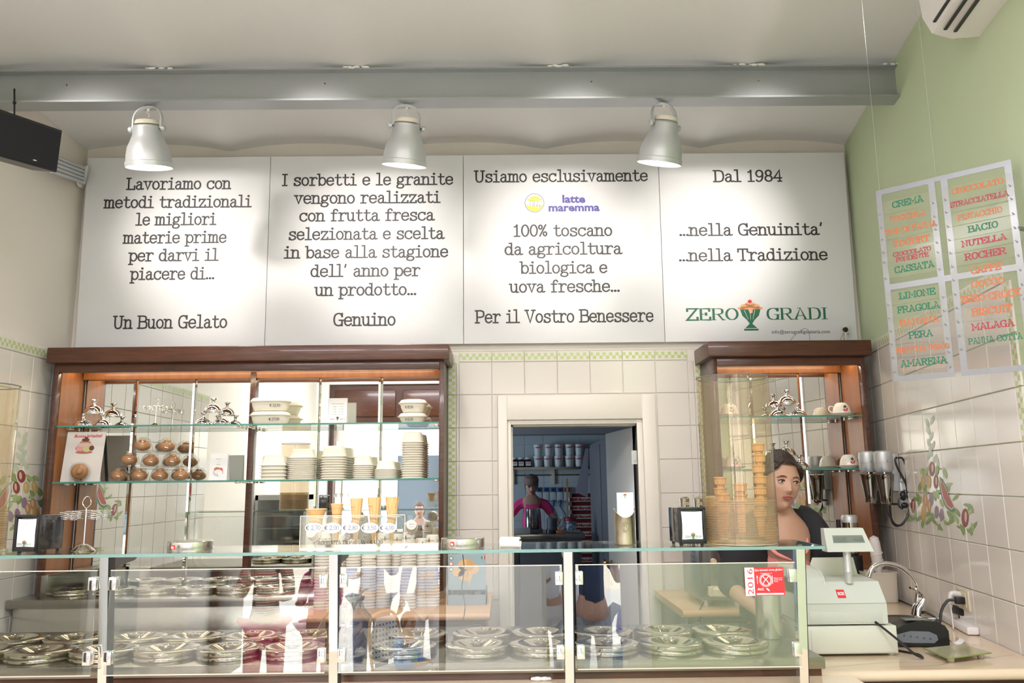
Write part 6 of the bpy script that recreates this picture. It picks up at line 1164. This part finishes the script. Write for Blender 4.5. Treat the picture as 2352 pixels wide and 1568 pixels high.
def headmesh(b, M_, s=1, n=56, k=44, female=True):
    """sculpted head facing -Y, centre between the ears; s=1 is 23 cm tall"""
    vs = []
    for i in range(n):
        a = 2*math.pi*i/n
        for j in range(k+1):
            t = math.pi*j/k; sx = math.sin(t)*math.sin(a); sy = -math.sin(t)*math.cos(a); sz = -math.cos(t)
            x, y, z = .073*sx, .092*sy, .115*sz
            low = max(0, -sz); x *= 1-.34*low**1.6*(1 if sy < .2 else .75); 
            if sy > 0: y *= 1-.28*low**1.2
            y -= .012*low**2*(1 if sy < 0 else 0)
            if sy < 0:
                f = -sy; y = -(.078*f**.75 if abs(sx) < 2 else 0)-.012*f*(1-abs(sz))-.010*low**2; fr = min(1, f*1.4)
                nose = G(x, 0, .0085+.004*max(0, -z-.0)/.03)*(max(0, min(1, (.022-z)/.045)) if z > -.030 else max(0, 1-(-.030-z)/.008)); y -= .021*nose*fr
                y -= .006*G(abs(x), .011, .005)*G(z, -.027, .006)
                y += .009*G(abs(x), .030, .014)*G(z, .010, .012)*fr; y -= .005*G(z, .030, .010)*G(abs(x), .024, .022)*fr
                y -= .004*G(abs(x), .038, .016)*G(z, -.020, .018); y -= .0045*G(x, 0, .020)*(G(z, -.0475, .005)+G(z, -.0585, .006)); y += .002*G(x, 0, .018)*G(z, -.053, .0022)
                y += .003*G(x, 0, .02)*G(z, -.070, .006); y -= .009*G(x, 0, .018)*G(z, -.090, .014)
            vs.append(M_ @ V((x*s, y*s, z*s)))
    k1 = k+1; b.add(vs, [(i*k1+q, ((i+1) % n)*k1+q, ((i+1) % n)*k1+q+1, i*k1+q+1) for i in range(n) for q in range(k)])
    for sd in (-1, 1):   # ears
        e = [V((sd*.071, .008, .022)), V((sd*.078, .016, .020)), V((sd*.079, .018, .004)), V((sd*.073, .010, -.014)), V((sd*.070, .006, -.018))]
        b.tube([M_ @ (p*s) for p in smooth_path(e, 4)], .0055*s, 6)
def face(parent, M_, s=1, browc=(.05, .025, .015), lip=(.45, .14, .12), iris=(.07, .035, .02), parent_skin=None):
    parent_skin = parent_skin or SKIN
    tr = lambda b: b.xf(M_ @ M4.Scale(s, 4))
    for sd in (-1, 1):
        b = MB().ball((sd*.0305, -.0735, .009), .0118, 16, 10, (1.1, 1, .62), 0); b.ball((sd*.0305+.0018, -.0818, .009), .0055, 12, 8, (1, .75, 1), 1); b.ball((sd*.0305+.0018, -.0848, .009), .0026, 8, 6, (1, .5, 1), 2); tr(b).obj('eye', [mat('eye_white', (.50, .45, .41), .3), mat('iris_%d' % int(iris[0]*100), iris, .15), BLACK], parent)
        b = MB().tube(smooth_path([(sd*.0175, -.0835, .0095), (sd*.024, -.0862, .0138), (sd*.033, -.0860, .0148), (sd*.0435, -.0800, .0095)]), [.0010]+[.0021]*11+[.0010], 6); tr(MB().tube(smooth_path([(sd*.018, -.082, .0135), (sd*.024, -.0845, .0175), (sd*.033, -.0842, .0185), (sd*.043, -.078, .0140)]), .0034, 8).tube(smooth_path([(sd*.019, -.081, .0035), (sd*.026, -.0838, .0012), (sd*.034, -.0832, .0012), (sd*.042, -.078, .0045)]), .0026, 8)).obj('eyelid', parent_skin, parent); tr(b).obj('eyelash', mat('lash', (.02, .012, .01), .6), parent)
        b = MB().tube(smooth_path([(sd*.013, -.0895, .0255), (sd*.024, -.0905, .0295), (sd*.036, -.0855, .0285), (sd*.047, -.0755, .0215)]), [.0016]*4+[.0022]*5+[.0012]*4, 6); tr(b).obj('eyebrow', mat('brow_%d' % int(browc[0]*100), browc, .8), parent)
    b = MB()
    for zc, h, cp in ((-.0480, .0034, 1), (-.0575, .0042, 0)):
        vs = []; n_ = 12
        for i in range(n_+1):
            u_ = i/n_*2-1; x = u_*.0225; th = h*(1-u_*u_)**.6+.0002; dz = (-.0012*(1-G(u_, 0, .18)) if 0 else 0)+(.0014*(G(abs(u_), .3, .2)) if cp else 0)
            y = -.0945+.55*x*x/.02*.9; z = zc*(1-.0*u_)+(-.0530-zc)*abs(u_)**2
            vs += [(x, y+.003, z+th+dz), (x, y-.0024, z), (x, y+.003, z-th)]
        b.add(vs, [(3*i+q, 3*i+3+q, 3*i+4+q, 3*i+1+q) for i in range(n_) for q in range(2)])
    tr(b).obj('lips', mat('lips_%d' % int(lip[0]*100), lip, .35), parent)
def hairshell(parent, M_, col, s=1, low=-.02, back=-.06, bun=None, front=.052, name='hair', th=1.11, white=False):
    b = MB(); n = 48; k = 26; vs = []; fs = []
    rnd = random.Random(4)
    for i in range(n):
        a = 2*math.pi*i/n; fr = (1+math.cos(a))/2      # 1 at the face
        zlow = (front if fr > .80 else front+(low-front)*min(1, (.80-fr)/.22)) if fr > .58 else low+(back-low)*min(1, (.58-fr)/.58)
        tz = math.acos(max(-1, min(1, -(zlow/.115)/1.02)))
        for j in range(k+1):
            t = tz+(math.pi-tz)*j/k; q = 1+.010*math.sin(a*19+j*.3)+.006*math.sin(a*41); e = th*q
            f2 = .98+.0*j; sz = -math.cos(t); yy = -.092*math.sin(t)*math.cos(a); lf = 1 if j > 1 else .96
            vs.append(M_ @ V((.073*e*lf*math.sin(t)*math.sin(a)*s, (yy*e*lf+.004)*s, .115*sz*(e+.01)*s+.004*s)))
    k1 = k+1; fs = [(i*k1+q, ((i+1) % n)*k1+q, ((i+1) % n)*k1+q+1, i*k1+q+1) for i in range(n) for q in range(k)]; b.add(vs, fs)
    if bun: c, r = bun; b.ball(M_ @ V((c[0]*s, c[1]*s, c[2]*s)), r*s, 14, 10)
    return b.obj(name, mat('hair_%d_%d' % (int(col[0]*1000), int(col[2]*1000)), col, .55, noise=(120, tuple(min(1, c_*1.6) for c_ in col), .25, (1, 1, .05)), bump=(160, .25)), parent)
def fingers(w_, d, side, s=1, curl=.5):
    """chains for a palm and five fingers from wrist w_ along unit direction d; side = unit vector towards the thumb"""
    w_, d, side = V(w_), V(d).normalized(), V(side).normalized(); dn = d.cross(side).normalized(); out = []
    pm_ = w_+d*.05*s; root = (*w_, .019*s, .026*s); mid = (*pm_, .013*s, .036*s); out.append([root, mid])
    for i, L_ in enumerate((.070, .078, .072, .056)):
        b0 = w_+d*(.085)*s+side*(.027-.018*i)*s; c1 = (d-dn*curl*.5).normalized(); c2 = (d-dn*curl*1.6).normalized()
        out.append([mid, (*b0, .0095*s), (*(b0+c1*L_*.45*s), .0085*s), (*(b0+c1*L_*.45*s+c2*L_*.5*s), .0068*s)])
    t0 = w_+d*.028*s+side*.030*s; out.append([root, (*t0, .012*s), (*(t0+(d+side*.6).normalized()*.032*s), .0095*s), (*(t0+(d+side*.1-dn*.3).normalized()*.060*s), .0075*s)])
    return out
# ---------------- the woman behind the case
def W(px, py, y): return at(px, py, y)
t = thing('person', 'dark haired woman in a black cardigan and pink top leaning behind the serving case', 'person', (W(1795, 1300, 3.68).x, 3.66, 0)); o_ = t.location
q = lambda px, py, y, r, r2=None: (*(W(px, py, y)-o_), r)+((r2,) if r2 else ())
pel = q(1790, 1440, 3.72, .125, .15); wst = q(1792, 1350, 3.70, .095, .13); chs = q(1796, 1278, 3.66, .10, .145); nb = q(1800, 1215, 3.63, .060); nk = q(1796, 1178, 3.605, .050); hd = W(1789, 1108, 3.56)-o_
sR = q(1868, 1218, 3.68, .046); eR = q(1902, 1345, 3.60, .044); wR = q(1882, 1425, 3.54, .028); sL = q(1722, 1220, 3.68, .046); eL = q(1676, 1345, 3.60, .042); wL = q(1728, 1392, 3.42, .027)
zk = lambda x, y, z, r: (x, y, z, r)
ch = [[pel, wst, chs, nb, nk, (hd.x, hd.y+.035, hd.z-.05, .045)], [nb, sR, eR, wR], [nb, sL, eL, wL]]
for sx in (-.09, .09): ch.append([pel, zk(pel[0]+sx, .06, pel[2]-.10, .085), zk(pel[0]+sx*1.1, .05, .50, .058), zk(pel[0]+sx*1.1, .08, .09, .038), zk(pel[0]+sx*1.2, -.02, .045, .034), zk(pel[0]+sx*1.25, -.09, .035, .026)])
ch += fingers(V(wR[:3]), V((-.2, -1, -.12)), V((-1, 0, .3)), 1, .5)+fingers(V(wL[:3]), V((.5, -1, -.25)), V((1, .3, .4)), 1, .7)
HM = M4.Translation(hd) @ M4.Rotation(R(8), 4, 'Z') @ M4.Rotation(R(6), 4, 'Y') @ M4.Rotation(R(4), 4, 'X')
WS = 1.08
skin('body', ch, mat('fair_skin', (.50, .29, .20), .5, sss=.1), t, 2, lambda b: headmesh(b, HM, WS))
face(t, HM, WS, (.035, .018, .012), (.40, .14, .12), parent_skin=MATS['fair_skin'])
hairshell(t, HM, (.022, .012, .008), WS, low=.0, back=-.065, bun=((.0, .085, .055), .045), front=.066)
b = MB()
for sd in (-1, 1): b.tube([HM @ (V(p)*WS) for p in smooth_path([(sd*.012, -.062, .094), (sd*.045, -.072, .070), (sd*.068, -.048, .045), (sd*.078, -.012, .018), (sd*.076, .03, -.01)])], [.006]*4+[.011]*6+[.012]*7, 8)
b.obj('side_hair', MATS['hair_22_8'], t)
PINK = mat('pink_cotton', (.72, .24, .25), .8)
tp = [[(pel[0], pel[1], pel[2], .135, .16), (wst[0], wst[1], wst[2], .108, .143), (chs[0], chs[1]-.004, chs[2]-.02, .112, .155), (chs[0], chs[1]-.002, chs[2]+.028, .098, .13)]]
skin('pink_top', tp, PINK, t, 2)
b = MB()
for sd in (-1, 1): b.tube(smooth_path([(nb[0]+sd*.075, nb[1]-.02, nb[2]-.0), (chs[0]+sd*.082, chs[1]-.098, chs[2]+.055), (chs[0]+sd*.055, chs[1]-.118, chs[2]+.020), (chs[0], chs[1]-.122, chs[2]+.000)]), .008, 8)
b.obj('pink_neckline', mat('pink_trim', (.85, .30, .28), .7), t)
nR = q(1836, 1186, 3.67, .056); nL = q(1762, 1190, 3.67, .056); bk_ = q(1800, 1192, 3.725, .056); mR = q(1858, 1194, 3.675, .078); mL = q(1736, 1198, 3.675, .074)
cd = [[(chs[0]+.0, chs[1]+.075, chs[2]+.04, .075, .12), bk_, nR, mR, (sR[0]+.010, sR[1]-.004, sR[2]+.002, .100), ((sR[0]+eR[0])/2+.018, (sR[1]+eR[1])/2, (sR[2]+eR[2])/2, .098), (eR[0]+.016, eR[1], eR[2], .088), (eR[0]*.45+wR[0]*.55+.006, eR[1]*.45+wR[1]*.55, eR[2]*.45+wR[2]*.55, .046), (wR[0], wR[1]+.01, wR[2], .036)],
      [bk_, nL, mL, (sL[0]-.005, sL[1]-.004, sL[2]+.002, .095), ((sL[0]+eL[0])/2-.012, (sL[1]+eL[1])/2, (sL[2]+eL[2])/2, .068), (eL[0]-.01, eL[1], eL[2], .060), (eL[0]*.6+wL[0]*.4, eL[1]*.6+wL[1]*.4, eL[2]*.6+wL[2]*.4, .046)],
      [(sR[0]+.010, sR[1]-.004, sR[2]+.002, .100), (chs[0]+.115, chs[1]-.02, chs[2]-.02, .068), (wst[0]+.110, wst[1]-.03, wst[2], .066), (pel[0]+.12, pel[1]-.02, pel[2]+.02, .07)],
      [(sL[0]-.005, sL[1]-.004, sL[2]+.002, .095), (chs[0]-.120, chs[1]-.02, chs[2]-.02, .060), (wst[0]-.128, wst[1]-.03, wst[2], .056), (pel[0]-.13, pel[1]-.02, pel[2]+.02, .06)],
      [(chs[0]+.0, chs[1]+.075, chs[2]+.04, .075, .12), (wst[0], wst[1]+.07, wst[2], .08, .13), (pel[0], pel[1]+.06, pel[2], .09, .14)]]
skin('black_cardigan', cd, DARK, t, 2)
b = MB(); n_ = 10; vs = []
for j in range(9):
    f_ = j/8; z = pel[2]+.13-f_*.62; hw_ = .105+.07*f_
    for i in range(n_+1): u_ = i/n_*2-1; vs.append((pel[0]-.03+u_*hw_, pel[1]-.172+.05*u_*u_+.006*math.sin(u_*9+f_*3), z))
b.add(vs, [(j*(n_+1)+i, j*(n_+1)+i+1, (j+1)*(n_+1)+i+1, (j+1)*(n_+1)+i) for j in range(8) for i in range(n_)]); b.obj('navy_apron', mat('navy_cloth', (.018, .020, .032), .8), t)
skin('dark_trousers', [[(pel[0], pel[1], pel[2]-.02, .135, .155), (pel[0]+sx, .06, pel[2]-.10, .095), (pel[0]+sx*1.1, .05, .50, .070), (pel[0]+sx*1.1, .08, .10, .055)] for sx in (-.09, .09)], DARK, t, 1)
# ---------------- generic figure
def person(label, x, y, z, hgt, rz, top, legs, haircol, seat=False, sleeves=True, arms='hold', skinc=(.60, .36, .26), yaw=0, nod=0, long=False, group=None, cap=None, female=True, skirt=None):
    t = thing('person', label, 'person', (x, y, z), group, rz); k = hgt/1.70; P_ = lambda a, b_, c, r, r2=None: (a*k, b_*k, c*k, r*k)+((r2*k,) if r2 else ())
    dz = -.50 if seat else 0
    pel = P_(0, 0, .95+dz, .12, .15); wst = P_(0, .0, 1.10+dz, .10, .125); chs = P_(0, 0, 1.30+dz, .105, .15); nb = P_(0, .01, 1.43+dz, .06); nk = P_(0, .0, 1.50+dz, .048); hd = V((0, -.02*k, (1.60+dz)*k))
    A = {'hold': ((.20, -.02, 1.14), (.10, -.24, 1.16)), 'down': ((.23, .02, 1.13), (.24, -.06, .90)), 'up': ((.22, -.10, 1.16), (.13, -.30, 1.30)), 'table': ((.30, -.02, 1.17), (.34, -.22, 1.0))}
    am = arms if isinstance(arms, tuple) else (arms, arms)
    ch = [[pel, wst, chs, nb, nk, (hd.x, hd.y+.03*k, hd.z-.05*k, .045*k)]]; sl = []
    for sd, a_ in ((-1, am[0]), (1, am[1])):
        e_, w_ = A[a_]; s_ = P_(sd*.165, .01, 1.385+dz, .052); e = P_(sd*e_[0], e_[1], e_[2]+dz, .040); w2 = P_(sd*w_[0], w_[1], w_[2]+dz, .026); ch.append([nb, s_, e, w2])
        ch += fingers(V(w2[:3]), (V(w2[:3])-V(e[:3])), V((-sd, -.2, .5)), k, .6); sl.append((s_, e, w2))
    for sd in (-1, 1):
        if seat: lg_ = [P_(sd*.09, -.02, .93+dz, .085), P_(sd*.12, -.42, .97+dz, .06), P_(sd*.12, -.42, .52+dz, .042), P_(sd*.12, -.40, .58+dz-.02, .035)][:3]+[P_(sd*.12, -.42, .06, .038), P_(sd*.12, -.52, .04, .03)]; lg_[2] = P_(sd*.12, -.43, .30, .048)
        else: lg_ = [P_(sd*.09, 0, .86, .085), P_(sd*.10, -.01, .49, .058), P_(sd*.10, .02, .09, .038), P_(sd*.11, -.08, .045, .034), P_(sd*.115, -.15, .035, .026)]
        ch.append([pel]+lg_)
    HMx = M4.Translation(hd) @ M4.Rotation(yaw, 4, 'Z') @ M4.Rotation(nod, 4, 'X')
    skin('body', ch, mat('skin_%d' % int(skinc[0]*100), skinc, .5), t, 1, lambda b: headmesh(b, HMx, k, 32, 28)); face(t, HMx, k, parent_skin=MATS['skin_%d' % int(skinc[0]*100)])
    hairshell(t, HMx, haircol, k, low=-.03 if not long else -.10, back=-.10, front=.055)
    if long:
        b = MB()
        for sd in (-1, 1): b.tube([HMx @ (V(p)*k) for p in smooth_path([(sd*.05, .0, .07), (sd*.080, .01, .0), (sd*.088, .012, -.08), (sd*.085, -.02, -.17), (sd*.075, -.05, -.25)])], [.02*k]*6+[.033*k]*6+[.03*k]*5, 8)
        b.tube([HMx @ (V(p)*k) for p in ((0, .07, .03), (0, .09, -.08), (0, .085, -.20), (0, .08, -.28))], [.05*k, .06*k, .055*k, .03*k], 10); b.obj('long_hair', MATS['hair_%d_%d' % (int(haircol[0]*1000), int(haircol[2]*1000))], t)
    if cap: b = MB(); b.lathe([(.080, .03), (.086, .045), (.088, .075), (.075, .110), (.045, .128), (0, .132)], 24, sy=1.2); b.box(-.05, .05, -.145, -.08, .034, .042, .003); b.xf(HMx @ M4.Scale(k, 4)); b.obj('cap', cap, t)
    up1 = lambda p, d_, d2=None: (p[0], p[1], p[2], p[3]+d_*k)+(((p[4] if len(p) > 4 else p[3])+(d2 or d_)*k,))
    sh = [[up1(pel, .018), up1(wst, .02), up1(chs, .016), (nb[0], nb[1]+.01, nb[2]-.015*k, .062*k)]]
    for s_, e, w2 in sl:
        m_ = tuple(V(s_[:3]).lerp(V(e[:3]), .6)); sh.append([sh[0][3], up1(s_, .014)]+([up1(e, .014), (*V(e[:3]).lerp(V(w2[:3]), .85), .036*k)] if sleeves else [(*m_, .056*k)]))
    skin('shirt', sh, top, t, 1)
    tr = []
    for sd in (-1, 1):
        if seat: tr.append([up1(pel, .022), P_(sd*.09, -.02, .93+dz, .10), P_(sd*.12, -.42, .97+dz, .075), P_(sd*.12, -.43, .30, .062), P_(sd*.12, -.42, .12, .055)])
        else: tr.append([up1(pel, .022), P_(sd*.09, 0, .86, .098), P_(sd*.10, -.01, .49, .074), P_(sd*.10, .02, .12, .060)])
    skin('trousers', tr, legs, t, 1)
    for sd in (-1, 1): MB().box((sd*.112-.045)*k, (sd*.112+.045)*k, (-.21 if not seat else -.60)*k, (.06 if not seat else -.34)*k, .0, .065*k, .018*k).obj('shoe', mat('shoe_grey', (.12, .12, .13), .6), t)
    return t
def stripes(name, cols, sc):
    mt = mat(name, cols[0], .8); nt = mt.node_tree; b = nt.nodes['Principled BSDF']; tc = nt.nodes.new('ShaderNodeTexCoord'); sp = nt.nodes.new('ShaderNodeSeparateXYZ'); mu = nt.nodes.new('ShaderNodeMath'); mu.operation = 'MULTIPLY'; mu.inputs[1].default_value = sc; fr = nt.nodes.new('ShaderNodeMath'); fr.operation = 'FRACT'; rp = nt.nodes.new('ShaderNodeValToRGB'); rp.color_ramp.interpolation = 'CONSTANT'
    el = rp.color_ramp.elements; el[0].color = (*cols[0], 1); el[1].position = 1/len(cols); el[1].color = (*cols[1], 1)
    for i, c in enumerate(cols[2:]): e = el.new((i+2)/len(cols)); e.color = (*c, 1)
    L = nt.links.new; L(tc.outputs['Object'], sp.inputs[0]); L(sp.outputs[2], mu.inputs[0]); L(mu.outputs[0], fr.inputs[0]); L(fr.outputs[0], rp.inputs[0]); L(rp.outputs[0], b.inputs['Base Color']); return mt
# kitchen worker
p = at(1222, 1150, 9.35)
person('woman in a pink T-shirt and brown cap leaning on the kitchen table', p.x, 9.52, 0, 1.66, 0, mat('hot_pink', (.80, .06, .25), .8), DARK, (.03, .02, .015), sleeves=False, arms='table', nod=R(18), cap=mat('cap_brown', (.20, .13, .12), .8), skinc=(.48, .29, .22))
# ================================================================ STREET SIDE (seen in the mirrors and the glass)
ZS = -.45
b = MB(); b.box(-14, 14, -16, YF-.25, ZS-.1, ZS); struct(b.obj('ground_outside', mat('street_paving', (.52, .50, .46), .8, noise=(3, (.60, .58, .54), .3, (1, 1, 1)))))
b = MB(); b.box(-2.6, 1.3, YF-.9, YF-.26, ZS, ZS+.15); b.box(-2.6, 1.3, YF-.6, YF-.26, ZS+.15, ZS+.30); struct(b.obj('trim_5', mat('step_stone', (.55, .54, .52), .8)))
t = thing('opposite_house', 'cream house across the street with grey shutters', 'building', (0, -11, ZS)); part(MB().box(-13, 13, -12, -11, ZS, 7.5), 'wall', mat('house_cream', (.72, .64, .52), .9), t)
for i in range(6):
    for z in (.6, 3.9): x = -9.5+3.7*i; f_ = MB().box(x-.62, x+.62, -11.02, -10.96, z-.1, z+1.7); fr_ = part(f_, 'window', mat('window_dark', (.05, .06, .07), .1), t); [MB().box(x+s*.92-.30, x+s*.92+.30, -10.99+11, -10.94+11, z-.1-ZS, z+1.7-ZS).obj('shutter', mat('shutter_grey', (.25, .28, .28), .6), t) for s in (-1, 1)]
# transom and folded doors of the entrance
t = thing('entrance_transom', 'panelled dark wooden transom over the shop entrance', 'door', (-1.5, YF-.1, 2.43)); part(MB().box(AX[0], AX[1], YF-.14, YF-.06, 2.43, 2.97), 'frame', WOOD, t)
for i in range(2): x = AX[0]+.08+.94*i; part(MB().box(x, x+.84, YF-.06, YF-.03, 2.52, 2.89, .012), 'panel', WOODH, t)
for x, lab in ((AX[0]+.03, 'folded dark wooden entrance door at its left jamb'), (AX[1]-.06, 'folded dark wooden entrance door at its right jamb')):
    t = thing('entrance_door', lab, 'door', (x, YF, 0)); part(MB().box(x, x+.045, YF-.75, YF-.06, .02, 2.42, .003), 'leaf', WOOD, t); part(MB().box(x-.004, x+.049, YF-.62, YF-.2, 1.0, 2.2), 'glazing', mat('window_dark'), t)
t = thing('shop_window_frame', 'white framed street window at the right of the entrance', 'window', (.63, YF-.1, 0)); part(MB().box(BX[0], BX[0]+.04, YF-.14, YF-.08, 0, 2.6).box(BX[1]-.04, BX[1], YF-.14, YF-.08, 0, 2.6).box(BX[0], BX[1], YF-.14, YF-.08, 2.54, 2.6), 'frame', WHITE, t)
# tall glass fridge by the left wall
t = thing('drinks_fridge', 'tall glass fronted drinks fridge by the left wall', 'fridge', (-2.3, .8, 0)); part(MB().box(-2.58, -2.05, .55, .60, 0, 1.5).box(-2.58, -2.55, .6, 1.1, 0, 1.5).box(-2.08, -2.05, .6, 1.1, 0, 1.5).box(-2.58, -2.05, .6, 1.1, 1.45, 1.5).box(-2.58, -2.05, .6, 1.1, 0, .3), 'cabinet', mat('fridge_grey', (.45, .47, .46), .4), t); part(MB().box(-2.55, -2.08, 1.1, 1.108, .3, 1.45), 'door', GLASS, t, smooth=False)
for z in (.6, .88, 1.16): part(MB().box(-2.55, -2.08, .62, 1.06, z, z+.008), 'shelf', GLASST, t)
LB = mat('pale_blue_shirt', (.40, .50, .80), .8); WT = mat('white_trousers', (.78, .77, .76), .8); JE = mat('jeans', (.10, .16, .30), .8)
person('customer in a red and cream striped cardigan with magenta trousers', -2.06, -1.95, ZS+.0, 1.66, R(165), stripes('striped_knit', [(.75, .66, .52), (.45, .05, .07), (.70, .62, .50), (.55, .16, .08), (.62, .60, .56), (.12, .16, .18)], 17), mat('magenta_cloth', (.62, .03, .18), .8), (.05, .03, .02), arms=('hold', 'up'), long=True)
person('girl with long dark hair in a magenta jacket', -1.66, -2.25, ZS, 1.52, R(195), mat('magenta_jacket', (.55, .015, .20), .7), mat('pink_cloth', (.75, .35, .50), .8), (.03, .018, .012), long=True)
person('man in a pale blue shirt by the entrance', -1.32, -2.95, ZS, 1.76, R(180), LB, JE, (.10, .07, .05), arms=('up', 'hold'))
person('second man in a pale blue shirt with grey hair', -.80, -3.15, ZS, 1.72, R(190), LB, WT, (.30, .28, .26), arms=('hold', 'down'))
person('child in a sky blue sweater seated on a wicker chair', -.90, -2.32, ZS+.02, 1.25, R(120), mat('sky_sweater', (.16, .42, .80), .8), JE, (.16, .09, .05), seat=True, arms='hold')
person('customer in white trousers and a white shirt', .38, -2.5, ZS, 1.72, R(175), mat('white_shirt', (.75, .75, .78), .8), WT, (.12, .08, .05), arms=('down', 'hold'))
person('man in a navy polo shirt holding an ice-cream cone', .74, -2.15, ZS, 1.74, R(170), mat('navy_polo', (.02, .035, .09), .8), mat('grey_trousers', (.35, .38, .42), .8), (.06, .04, .03), arms=('up', 'down'), sleeves=False)
person('white haired woman seated with an ice-cream cone', 1.28, -3.0, ZS, 1.58, R(205), mat('violet_blouse', (.30, .28, .50), .8), JE, (.75, .74, .72), seat=True, arms=('up', 'hold'), nod=R(22))
for x, y, z, lab in ((.99, -1.80, ZS+1.385, 'ice-cream cone held up by the man in the navy polo shirt'), (1.38, -2.65, ZS+.82, 'ice-cream cone held by the white haired woman')):
    t = thing('ice_cream_cone', lab, 'ice-cream cone', (x-.12, y, z-.06)); MB().lathe([(0, -.01), (.022, .10), (0, .10)], 16).obj('cone', WAFER, t); b = MB().ball((0, 0, .12), .032, 14, 10); b.ball((.01, 0, .15), .022, 12, 8); b.obj('scoop', mat('vanilla', (.85, .72, .62), .5), t)
def chair(x, y, rz, lab):
    t = thing('wicker_chair', lab, 'chair', (x, y, ZS), 'wicker chairs on the street', rz); CN = mat('cane', (.55, .32, .14), .5); WV = mat('weave_white', (.70, .68, .62), .6)
    MB().box(-.21, .21, -.21, .21, .43, .455, .01).obj('seat', WV, t); b = MB(); b.tube(smooth_path([(-.21, .21, .42), (-.22, .25, .70), (-.14, .28, .88), (.14, .28, .88), (.22, .25, .70), (.21, .21, .42)]), .014, 8); b.obj('back_frame', CN, t)
    b = MB(); b.prism([(-.20, .48), (.20, .48), (.20, .72), (.12, .86), (-.12, .86), (-.20, .72)], .248, .256, 'xz'); bk = b.obj('back_weave', WV, t)
    b = MB(); [b.box(-.17+.048*i, -.155+.048*i, .244, .248, .52+.045*j, .535+.045*j) for i in range(8) for j in range(7)]; b.obj('weave_check', mat('weave_navy', (.03, .05, .12), .6), bk)['kind'] = 'stuff'
    for sx in (-.19, .19):
        for sy in (-.19, .19): MB().tube([(sx, sy, .44), (sx*1.1, sy*1.1, 0)], .013, 8).obj('leg', CN, t)
chair(-.90, -2.34, R(120), 'wicker cafe chair under the child in the sky blue sweater'); chair(1.28, -3.02, R(205), 'wicker cafe chair under the white haired woman'); chair(.28, -2.0, R(150), 'empty wicker cafe chair in front of the street window')
